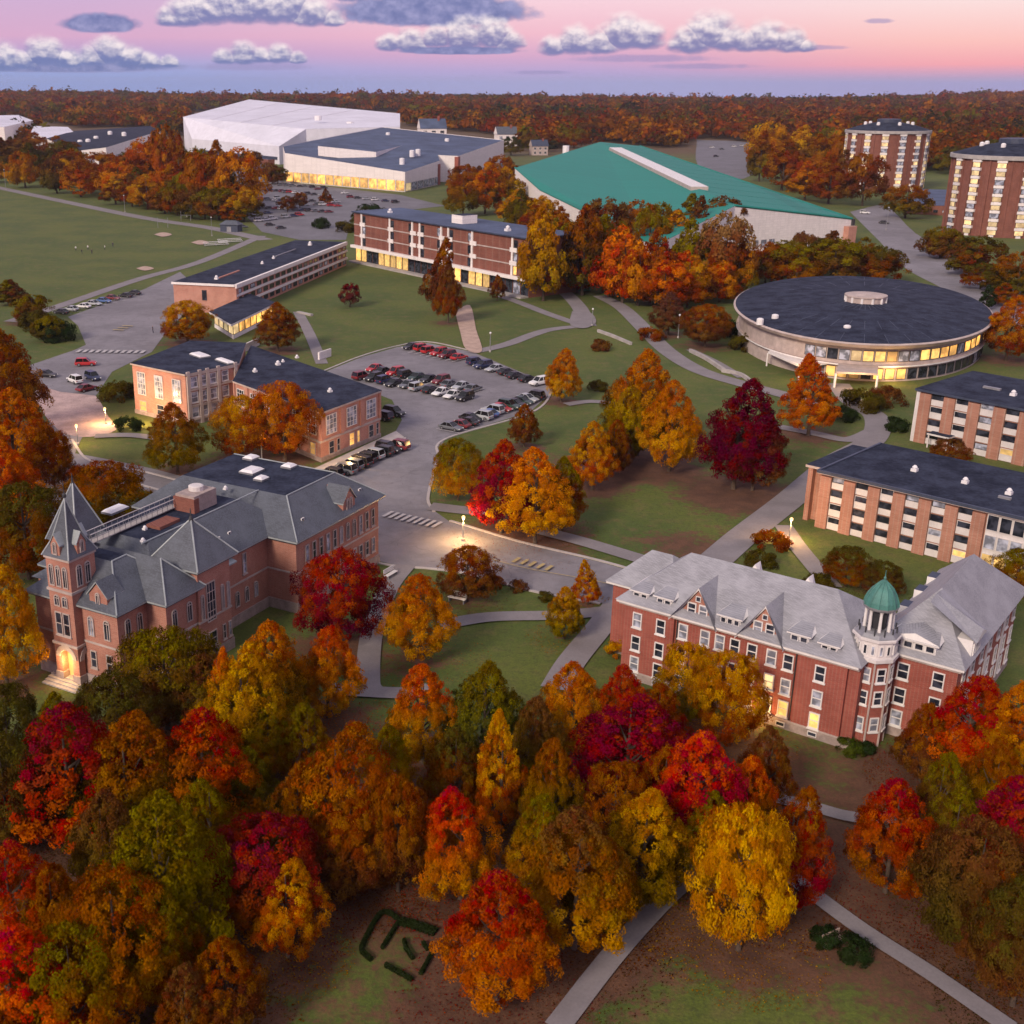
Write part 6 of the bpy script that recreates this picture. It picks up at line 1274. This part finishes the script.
def tent():
    p = G(575, 292); r = empty('tent', (p.x, p.y, 0), 'green sided tent with a white roof at the grove path', 'tent'); fr = Fr(p.xy - Vector((5, 0)), p.xy + Vector((5, 1.5)))
    q = MB(); fr.box(q, (0, 10), (0, 4), (0, 2.2), 'canvas_green'); q.build('side_wall', r); q = MB(); fr.hip(q, (-.5, 10.5), (-.5, 4.5), 2.2, 3.9, 2, 2, 'white_paint'); q.build('roof', r)
tent()
def shed():
    p = G(229, 232); r = empty('shed', (p.x, p.y, 0), 'dark green equipment shed at the corner of the playing field', 'shed'); fr = Fr(p.xy, p.xy + Vector((1, -.3))); q = MB(); fr.box(q, (-4, 4), (0, 5), (0, 3), 'slate_dark'); q.build('wall', r); q = MB(); fr.hip(q, (-4.5, 4.5), (-.5, 5.5), 3, 4.6, 2, 2, 'slate_grey'); q.build('roof', r)
    q = MB(); fr.box(q, (-1, 1), (-.06, 0), (0, 2.2), 'grey_metal'); q.build('door', r)
shed()
def goal(px, py, label):
    p = G(px, py); r = empty('goal_frame', (p.x, p.y, 0), label, 'goal frame', 'goal frames on the playing field'); 
    for s in (-1, 1): MB().tube([(p.x + s * 2.2, p.y, 0), (p.x + s * 2.2, p.y, 4.5)], .1, 'grey_metal', 6).build('post', r)
    MB().tube([(p.x - 2.2, p.y, 2.6), (p.x + 2.2, p.y, 2.6)], .09, 'grey_metal', 6).build('crossbar', r)
goal(163, 228, 'pale goal frame at the far side of the playing field, left of two'); goal(186, 221, 'pale goal frame at the far side of the playing field, right of two')
def bleacher(px, py, label):
    p = G(px, py); r = empty('bleacher', (p.x, p.y, 0), label, 'bleacher', 'bleachers on the playing field'); fr = Fr(p.xy, p.xy + Vector((1, .5)))
    for k in range(3): q = MB(); fr.box(q, (-5, 5), (k * .9, k * .9 + .5), (.5 + k * .45, .6 + k * .45), 'vent_white'); q.build('seat', r)
    for u in (-4.5, 0, 4.5): q = MB(); [fr.box(q, (u - .06, u + .06), (k * .9 + .2, k * .9 + .3), (0, .5 + k * .45), 'grey_metal') for k in range(3)]; q.build('leg', r)
bleacher(217, 246, 'white bleacher on the field behind the long banded block, left of two'); bleacher(231, 243, 'white bleacher on the field behind the long banded block, right of two')
def person_mesh():
    V = [(0, 0, .95), (0, 0, 1.2), (0, 0, 1.42), (0, .01, 1.52), (0, .02, 1.66), (.09, 0, .9), (.12, .06, .5), (.13, -.02, .08), (.13, .1, .04), (-.09, 0, .9), (-.14, -.1, .5), (-.16, -.24, .1), (-.16, -.14, .05), (.18, 0, 1.4), (.27, .02, 1.15), (.26, .16, .95), (-.18, 0, 1.4), (-.28, -.04, 1.15), (-.26, .06, .93)]
    E_ = [(0, 1), (1, 2), (2, 3), (3, 4), (0, 5), (5, 6), (6, 7), (7, 8), (0, 9), (9, 10), (10, 11), (11, 12), (2, 13), (13, 14), (14, 15), (2, 16), (16, 17), (17, 18)]
    Rd = [.14, .14, .15, .06, .11, .1, .07, .05, .045, .1, .07, .05, .045, .07, .05, .04, .07, .05, .04]
    me = bpy.data.meshes.new('person'); me.from_pydata(V, E_, []); o = bpy.data.objects.new('person', me); COL.objects.link(o); sm = o.modifiers.new('s', 'SKIN')
    for i, r in enumerate(Rd): me.skin_vertices[0].data[i].radius = (r, r * (.75 if i < 3 else 1))
    me.skin_vertices[0].data[0].use_root = True; o.modifiers.new('d', 'SUBSURF').levels = 1; dg = bpy.context.evaluated_depsgraph_get(); m2 = bpy.data.meshes.new_from_object(o.evaluated_get(dg)); bpy.data.objects.remove(o)
    return m2
PM = person_mesh(); PMS = []
for nm in ('shirt_white', 'shirt_dark'):
    m = PM.copy(); m.materials.clear(); [m.materials.append(MATS[k]) for k in (nm, 'shirt_dark', 'skin', 'hair')]
    for p in m.polygons: z = p.center.z; p.material_index = 2 if 1.5 < z < 1.7 or (abs(p.center.x) > .24 and z < 1.12 and z > .8) else (3 if z >= 1.7 else (1 if z < .95 else 0))
    PMS.append(m)
for i, (x, y, k, l) in enumerate(((76, 251, 0, 'person in a white shirt, leftmost of those on the playing field'), (82, 254, 1, 'person in dark clothes, second from the left on the playing field'), (88, 250, 0, 'person in a white shirt right beside the dark pair on the playing field'), (92, 254, 1, 'person in dark clothes nearest to the camera on the playing field'), (105, 250, 0, 'person in a white shirt, left of the right pair on the playing field'), (113, 247, 1, 'person in dark clothes, rightmost of those on the playing field'), (153, 333, 1, 'person in dark clothes walking over the upper lot'))):
    p = G(x, y); o = link('person', PMS[k], None, (p.x, p.y, 0)); o.rotation_euler = (0, 0, i * 1.3); o.scale = (1.1, 1.1, 1.1); tag(o, l, 'person', 'people on the playing field' if i < 6 else None)
# warm entrance lights
TWp = LH.w(1.8, 7.1, 2.9); light('porch_light', LH.w(-1.5, 6.6, 2.6), 500, LHroot); light('porch_light', LH.w(.6, 5.3, 2.8), 160, LHroot); light('porch_light', RH.w(15.6, -1.4, 1.4), 500, RHroot)
q = G(858, 380, 2.6); light('porch_light', q, 1500, RNroot, size=1); q = G(895, 372, 2.6); light('porch_light', q, 900, RNroot, size=1); q = G(795, 358, 5); light('porch_light', q, 700, RNroot, size=1)
q = G(300, 466, 2.6); light('porch_light', q, 1600, CLroot); q = G(350, 452, 2.8); light('porch_light', q, 900, CLroot); q = G(142, 412, 2.5); light('porch_light', q, 2200, CLroot)
# ================================================================== ground, far woods
def ground():
    def axis(a, b, st, far):
        core = list(np.arange(a, b + .1, st)); lo, hi, d = [], [], st
        x = a
        while x > -far: d *= 1.25; x -= d; lo.append(x)
        d = st; x = b
        while x < far: d *= 1.25; x += d; hi.append(x)
        return np.array(lo[::-1] + core + hi)
    xs = axis(-110, 130, 1.6, 6000); ys = axis(45, 300, 1.6, 4100); X, Y = np.meshgrid(xs, ys); n, m = X.shape
    lit = np.zeros_like(X)
    for x, y, w, h, c in TREES:
        if y > 330: continue
        dd = ((X - x) ** 2 + (Y - y) ** 2) / (w * .75) ** 2; k = .3 if 'olive' in c or 'green' in c else .65; lit = np.maximum(lit, k * 1.0 * np.exp(-dd)) + .12 * np.exp(-dd * .5)
    lit += .54 * np.clip((108 - Y) / 16, 0, 1) * np.clip((Y - 30) / 10, 0, 1)
    for (px, py), r, k in (((690, 480), 26, -.05), ((600, 468), 9, .5), ((655, 452), 8, .4), ((735, 503), 9, .5), ((705, 545), 8, .35), ((300, 985), 7, -.4), ((670, 1010), 9, -.34), ((760, 1005), 8, -.25), ((385, 940), 4, -.25), ((520, 640), 14, -.3), ((640, 500), 7, .0), ((545, 515), 8, .35), ((665, 540), 6, .25), ((580, 470), 10, .22), ((700, 560), 10, .3), ((860, 770), 10, .1)):
        p = G(px, py); lit += k * np.exp(-((X - p.x) ** 2 + (Y - p.y) ** 2) / r ** 2)
    lit = np.clip(lit, 0, 1)
    wood = np.clip((Y - 900) / 200, 0, 1); lit = np.maximum(lit, wood * .6)
    v = np.stack([X.ravel(), Y.ravel(), np.zeros(X.size)], 1); idx = np.arange(n * m).reshape(n, m); f = np.stack([idx[:-1, :-1], idx[:-1, 1:], idx[1:, 1:], idx[1:, :-1]], -1).reshape(-1, 4)
    me = bpy.data.meshes.new('ground'); me.vertices.add(len(v)); me.vertices.foreach_set('co', v.astype(np.float32).ravel()); me.loops.add(f.size); me.loops.foreach_set('vertex_index', f.astype(np.int32).ravel()); me.polygons.add(len(f)); me.polygons.foreach_set('loop_start', np.arange(0, f.size, 4, dtype=np.int32)); me.update(calc_edges=True)
    at = me.color_attributes.new('cover', 'FLOAT_COLOR', 'POINT'); c = np.ones((X.size, 4)); c[:, 0] = lit.ravel(); c[:, 1] = 0; c[:, 2] = 0; at.data.foreach_set('color', c.astype(np.float32).ravel()); me.materials.append(MATS['ground_cover'])
    tag(link('ground', me), kind='structure')
ground()
def leaf_quads(c, n, s, rg, data, la, lb, name, label, cat, kind='stuff', mname='foliage_mass'):
    k = len(c); n = n / np.linalg.norm(n, axis=1)[:, None]; t = np.cross(n, rg.normal(size=(k, 3))); t /= np.linalg.norm(t, axis=1)[:, None]; b = np.cross(n, t); s = s[:, None]
    v = np.stack([c - t * s, c - b * s * .7, c + t * s, c + b * s * .7], 1).reshape(-1, 3); me = bpy.data.meshes.new(name); me.vertices.add(k * 4); me.vertices.foreach_set('co', v.astype(np.float32).ravel())
    me.loops.add(k * 4); me.loops.foreach_set('vertex_index', np.arange(k * 4, dtype=np.int32)); me.polygons.add(k); me.polygons.foreach_set('loop_start', np.arange(0, k * 4, 4, dtype=np.int32)); me.update(calc_edges=True)
    for nm, ar in (('leafdata', data), ('leaf_a', la), ('leaf_b', lb)):
        at = me.color_attributes.new(nm, 'FLOAT_COLOR', 'POINT'); at.data.foreach_set('color', np.repeat(np.concatenate([ar, np.ones((k, 1))], 1), 4, 0).astype(np.float32).ravel())
    me.materials.append(MATS[mname]); o = link(name, me); return tag(o, label, cat, None, kind)
def inpoly(x, y, poly):
    ins = np.zeros(len(x), bool); j = len(poly) - 1
    for i in range(len(poly)):
        xi, yi = poly[i]; xj, yj = poly[j]; c = ((yi > y) != (yj > y)) & (x < (xj - xi) * (y - yi) / ((yj - yi) or 1e-9) + xi); ins ^= c; j = i
    return ins
def woods():
    rg = np.random.default_rng(5); xs, ys, ws, hs = [], [], [], []
    for y0, y1, sp, hh in ((760, 1250, 11, 13), (1250, 2000, 13, 14), (2000, 3200, 18, 15), (3200, 3950, 22, 16)):
        ny = int((y1 - y0) / sp)
        for i in range(ny):
            y = y0 + sp * (i + .5); xl, xr = (-440 / 1274 * y - 40), (680 / 1274 * y + 60); nx = int((xr - xl) / sp); x = xl + (np.arange(nx) + rg.random(nx)) * sp; yy = y + rg.uniform(-.5, .5, nx) * sp
            xs.append(x); ys.append(yy); k = rg.uniform(.75, 1.3, nx); ws.append(sp * 1.25 * k * (1 + .5 * (rg.random(nx) < .04))); hs.append(hh * rg.uniform(.6, 1.35, nx) * (1 + .55 * (rg.random(nx) < .05)))
    x, y, w, h = map(np.concatenate, (xs, ys, ws, hs))
    dep = y * CT + H * ST; px = PX + F * x / dep; py = PY - F * (y * ST - H * CT) / dep
    ok = np.zeros(len(x), bool)
    for poly in ([(-80, 86), (1100, 86), (1100, 112), (-80, 112)], [(-80, 112), (186, 112), (186, 136), (165, 136), (150, 127), (74, 128), (30, 119), (-80, 117)], [(404, 110), (1100, 110), (1100, 172), (935, 172), (770, 172), (766, 166), (752, 142), (700, 138), (668, 150), (600, 142), (545, 150), (506, 146), (506, 136), (404, 126)], [(-80, 128), (0, 130), (34, 134), (60, 150), (-80, 150)]): ok |= inpoly(px, py, poly)
    ok &= ~inpoly(px, py, [(185, 90), (250, 96), (400, 110), (402, 113), (300, 113), (200, 113)]) | (y > 1500)
    ok &= ~((x < 30) & (x > -212) & (y > 960) & (y < 1460)); ok &= ~((x > -400) & (x < -215) & (y > 870) & (y < 1212))
    x, y, w, h = x[ok], y[ok], w[ok], h[ok]; n = len(x)
    hill = 5 * np.sin(x * .0031 + 1) * np.sin(x * .0011) * np.clip((y - 2500) / 1000, 0, 1) + 13 * np.exp(-((x + 1150) / 420) ** 2 - ((y - 3700) / 700) ** 2) + 12 * np.exp(-((x - 1900) / 500) ** 2 - ((y - 3700) / 700) ** 2) + 8 * np.exp(-((x + 200) / 500) ** 2 - ((y - 3700) / 700) ** 2)
    names = ['dark green', 'brown', 'dark olive', 'rust', 'brown', 'olive', 'rust', 'orange', 'rust', 'orange', 'rust', 'brown']; pal = np.array([LC[k] for k in names]); big = np.sin(x * .006) * np.cos(y * .004 + 1) + rg.normal(0, .75, n); pi = np.clip(((big + 2) / 4 * len(names)).astype(int), 0, len(names) - 1)
    q = 48; k = np.repeat(np.arange(n), q); m = n * q
    d = rg.normal(size=(m, 3)); d[:, 2] = np.abs(d[:, 2]) * .9 + .05 * rg.normal(size=m); d /= np.linalg.norm(d, axis=1)[:, None]; rr = 1 + .22 * rg.normal(size=m)
    c = np.stack([x[k] + d[:, 0] * w[k] * .5 * rr, y[k] + d[:, 1] * w[k] * .5 * rr, hill[k] + h[k] * .42 + d[:, 2] * h[k] * .58 * rr], 1)
    data = np.stack([rg.random(m), np.clip(d[:, 2] * .8 + .2, 0, 1), rg.random(n)[k]], 1)
    leaf_quads(c, d + rg.normal(size=(m, 3)) * .35, w[k] * (.12 + .08 * rg.random(m)), rg, data, pal[pi][k], pal[rg.permutation(pi) if False else np.clip(pi + rg.integers(-1, 2, n), 0, len(names) - 1)][k], 'woods', 'autumn woods reaching to the horizon', 'woods')
woods()
def litter():
    rg = np.random.default_rng(9); P, C = [], []
    near = [t for t in TREES if t[1] < 165]
    for x, y, w, h, ca in near:
        n = int(1100 * (1.6 if y < 110 else .7)); r = w * .95 * np.sqrt(rg.random(n)); a = rg.random(n) * 6.283; P.append(np.stack([x + r * np.cos(a), y + r * np.sin(a)], 1)); C.append(np.tile(LC[ca], (n, 1)))
    p = np.concatenate(P); col = np.concatenate(C); k = len(p); c = np.concatenate([p, np.full((k, 1), .06)], 1) + np.array([0, 0, 1]) * rg.random((k, 1)) * .05; nn = np.tile([0, 0, 1.0], (k, 1)) + rg.normal(size=(k, 3)) * .3
    keep = np.ones(k, bool)
    for (x, y, hw) in ROADS: keep &= ~(((p[:, 0] - x) ** 2 + (p[:, 1] - y) ** 2 < (hw * .95) ** 2) & (rg.random(k) < .85))
    c, nn, col = c[keep], nn[keep], col[keep]; k = len(c)
    leaf_quads(c, nn, .035 + .055 * rg.random(k), rg, np.stack([rg.random(k), rg.random(k), rg.random(k)], 1), col, col * .7, 'fallen_leaves', 'fallen autumn leaves scattered over grass and paths', 'leaves')
litter()
# ================================================================== sky
def sky():
    w = bpy.data.worlds.new('World'); SC.world = w; w.use_nodes = True; nt = w.node_tree; bg = nt.nodes['Background']
    tc = N(nt, 'ShaderNodeTexCoord'); sx = N(nt, 'ShaderNodeSeparateXYZ'); nt.links.new(tc.outputs['Generated'], sx.inputs[0]); X, Y, Z = sx.outputs
    az = math_(nt, 'ARCTAN2', X, Y); el = math_(nt, 'ARCSINE', Z)
    def ramp(stops):
        r = N(nt, 'ShaderNodeValToRGB'); e = r.color_ramp.elements
        while len(e) < len(stops): e.new(.5)
        for q, (p, c) in zip(e, stops): q.position = p; q.color = (*lin(*c), 1)
        nt.links.new(math_(nt, 'DIVIDE', el, .12, clamp=True), r.inputs[0]); return r.outputs[0]
    E = lambda py: (83 - py) / 1353 / .12
    left = ramp([(0, (128, 152, 214)), (E(68), (150, 164, 218)), (E(52), (190, 160, 208)), (E(38), (216, 166, 202)), (E(5), (208, 172, 210)), (.75, (190, 165, 215)), (1, (180, 170, 220))])
    midc = ramp([(0, (158, 162, 216)), (E(72), (182, 162, 212)), (E(56), (216, 166, 202)), (E(35), (241, 182, 200)), (E(5), (246, 204, 216)), (.75, (215, 190, 220)), (1, (190, 178, 222))])
    right = ramp([(0, (160, 156, 210)), (E(80), (178, 160, 206)), (E(66), (246, 158, 168)), (E(45), (252, 188, 182)), (E(10), (250, 218, 216)), (.75, (225, 200, 220)), (1, (195, 182, 222))])
    a01 = lambda px: math.atan2((px - PX) / 1274, 1)
    c = mixc(nt, smooth(nt, az, a01(60), a01(560)), left, midc); c = mixc(nt, smooth(nt, az, a01(560), a01(980)), c, right)
    # clouds in (azimuth, elevation)
    CIR = [(175, 19, 11), (190, 15, 16), (214, 9, 20), (248, 5, 24), (284, 6, 23), (312, 14, 16), (334, 20, 9), (352, -8, 14), (395, -12, 16), (440, -12, 16), (490, -10, 14), (390, 43, 10), (410, 41, 13), (436, 38, 12), (464, 35, 17), (490, 34, 17), (508, 41, 11), (552, 47, 11), (574, 42, 16), (598, 43, 14), (622, 34, 19), (640, 37, 16), (688, 41, 16), (706, 33, 20), (724, 39, 16), (745, 43, 12), (762, 39, 16), (785, 43, 13), (802, 48, 7),
           (4, 59, 15), (25, 61, 10), (48, 53, 15), (70, 59, 11), (94, 57, 11), (112, 51, 15), (131, 57, 12), (150, 61, 9), (170, 62, 7), (226, 57, 9), (245, 54, 12), (262, 56, 9), (280, 54, 11), (298, 58, 7)]
    CL = [(x, y, r * 1.5, r * 1.12, 2.2) for x, y, r in CIR]
    ST_ = [(871, 25, 15, 2.6), (985, -1, 40, 3.2), (540, 72, 40, 2.2), (640, 58, 80, 4), (812, 49, 34, 2.6), (700, 66, 60, 3), (80, 66, 120, 6), (250, 66, 80, 4)]
    def field(elv, det, amp, lst, want_y=False):
        cb = N(nt, 'ShaderNodeCombineXYZ'); nt.links.new(az, cb.inputs[0]); nt.links.new(math_(nt, 'MULTIPLY', elv, 1.35), cb.inputs[1])
        n1 = noise(nt, cb.outputs[0], 85, det, .55); acc = yacc = None
        for q in lst:
            px, py, hw, hh = q[:4]; flat = q[4] if len(q) > 4 else 1.0
            a0 = a01(px); e0 = (83 - (py + hh * .35)) / 1353; dx = math_(nt, 'DIVIDE', math_(nt, 'SUBTRACT', az, a0), hw / 1274); dy = math_(nt, 'SUBTRACT', elv, e0)
            up = math_(nt, 'DIVIDE', math_(nt, 'MAXIMUM', dy, 0), hh * 1.3 / 1353); dn = math_(nt, 'DIVIDE', math_(nt, 'MINIMUM', dy, 0), hh * 1.0 / flat / 1353); yy = math_(nt, 'ADD', up, dn)
            f = math_(nt, 'SUBTRACT', 1, math_(nt, 'ADD', math_(nt, 'MULTIPLY', dx, dx), math_(nt, 'MULTIPLY', yy, yy)))
            if acc is None: acc, yacc = f, yy
            else:
                if want_y: g_ = math_(nt, 'GREATER_THAN', f, acc); yacc = math_(nt, 'MULTIPLY_ADD', g_, math_(nt, 'SUBTRACT', yy, yacc), yacc)
                acc = math_(nt, 'SMOOTH_MAX', acc, f, .3)
        r = math_(nt, 'ADD', math_(nt, 'MAXIMUM', acc, -1.6), math_(nt, 'MULTIPLY', math_(nt, 'SUBTRACT', n1, .5), amp))
        return (r, yacc, n1) if want_y else r
    d0, yy, n0 = field(el, 4, 1.15, CL, True); alpha = smooth(nt, d0, -.25, .75)
    cb = N(nt, 'ShaderNodeCombineXYZ'); nt.links.new(math_(nt, 'ADD', az, .0015), cb.inputs[0]); nt.links.new(math_(nt, 'MULTIPLY_ADD', el, 1.35, .005), cb.inputs[1]); n2 = noise(nt, cb.outputs[0], 85, 4, .55)
    L0 = math_(nt, 'ADD', math_(nt, 'MULTIPLY', yy, .75), math_(nt, 'MULTIPLY', math_(nt, 'SUBTRACT', n0, n2), 1.7)); lit = smooth(nt, L0, -.28, .8)
    cc = mixc(nt, lit, lin(98, 116, 174), lin(250, 238, 238)); cc = mixc(nt, .10, cc, c)
    c = mixc(nt, math_(nt, 'MULTIPLY', smooth(nt, field(el, 4, 1.2, ST_), .0, .9), .6), c, lin(150, 140, 192))
    dk = smooth(nt, field(el, 4, .9, [(105, 24, 42, 10, 1.2), (432, 9, 112, 17, 1.2), (60, 64, 130, 7, 1), (460, 50, 70, 4, 1)]), .0, .5); c = mixc(nt, math_(nt, 'MULTIPLY', dk, .94), c, mixc(nt, smooth(nt, n0, .3, .75), lin(96, 112, 170), lin(150, 152, 200)))
    c = mixc(nt, math_(nt, 'MULTIPLY', alpha, .95), c, cc)
    low = mixc(nt, smooth(nt, el, -.06, -.03), (.12, .09, .075), c); hs = N(nt, 'ShaderNodeHueSaturation'); hs.inputs['Saturation'].default_value = .92; hs.inputs['Value'].default_value = 1.08; nt.links.new(low, hs.inputs['Color']); nt.links.new(hs.outputs[0], bg.inputs[0]); bg.inputs[1].default_value = 1.0
    b2 = N(nt, 'ShaderNodeBackground'); nt.links.new(mixc(nt, smooth(nt, el, .1, .8), lin(205, 178, 222), ZEN), b2.inputs[0]); mx = N(nt, 'ShaderNodeMixShader'); nt.links.new(math_(nt, 'GREATER_THAN', el, .11), mx.inputs[0]); nt.links.new(bg.outputs[0], mx.inputs[1]); nt.links.new(b2.outputs[0], mx.inputs[2]); nt.links.new(mx.outputs[0], nt.nodes['World Output'].inputs[0])
ZEN = (.58, .55, .66)
sky()
def haze():
    me = bpy.data.meshes.new('haze'); bm = bmesh.new(); bmesh.ops.create_cube(bm, size=1, matrix=Matrix.Translation((0, 2000, 44)) @ Matrix.Diagonal((13000, 13000, 90, 1))); bm.to_mesh(me); bm.free()
    m = bpy.data.materials.new('haze'); m.use_nodes = True; nt = m.node_tree; nt.nodes.remove(nt.nodes['Principled BSDF']); v = N(nt, 'ShaderNodeVolumePrincipled'); v.inputs['Color'].default_value = (.82, .82, .92, 1); v.inputs['Density'].default_value = 4.5e-5; v.inputs['Anisotropy'].default_value = .2
    nt.links.new(v.outputs[0], nt.nodes['Material Output'].inputs['Volume']); me.materials.append(m); tag(link('haze', me), 'thin evening haze over the campus and woods', 'haze', None, 'stuff')
haze()
sl = bpy.data.lights.new('sun', 'SUN'); sl.energy = 3.5; sl.angle = math.radians(14); sl.color = (1, .83, .66); so = bpy.data.objects.new('sun', sl); COL.objects.link(so)
so.rotation_euler = Vector((.62, .85, -.62)).to_track_quat('-Z', 'Y').to_euler()
cam = bpy.data.cameras.new('camera'); co = bpy.data.objects.new('camera', cam); COL.objects.link(co); SC.camera = co
co.location = (0, 0, H); co.rotation_euler = (math.pi / 2 - TH, 0, 0); cam.sensor_fit = 'HORIZONTAL'; cam.sensor_width = 36; cam.lens = F / 1024 * 36; cam.shift_x = (512 - PX) / 1024; cam.dof.use_dof = True; cam.dof.focus_distance = 175; cam.dof.aperture_fstop = .38; cam.clip_start = .5; cam.clip_end = 20000
SC.view_settings.view_transform = 'Standard'; SC.view_settings.look = 'None'; SC.view_settings.exposure = -0.06; SC.view_settings.gamma = 1
cy = SC.cycles; cy.max_bounces = 5; cy.diffuse_bounces = 2; cy.glossy_bounces = 2; cy.transmission_bounces = 2; cy.use_denoising = True; cy.adaptive_threshold = .02; cy.caustics_reflective = False; cy.caustics_refractive = False
try: cy.denoiser = 'OPENIMAGEDENOISE'
except Exception: pass
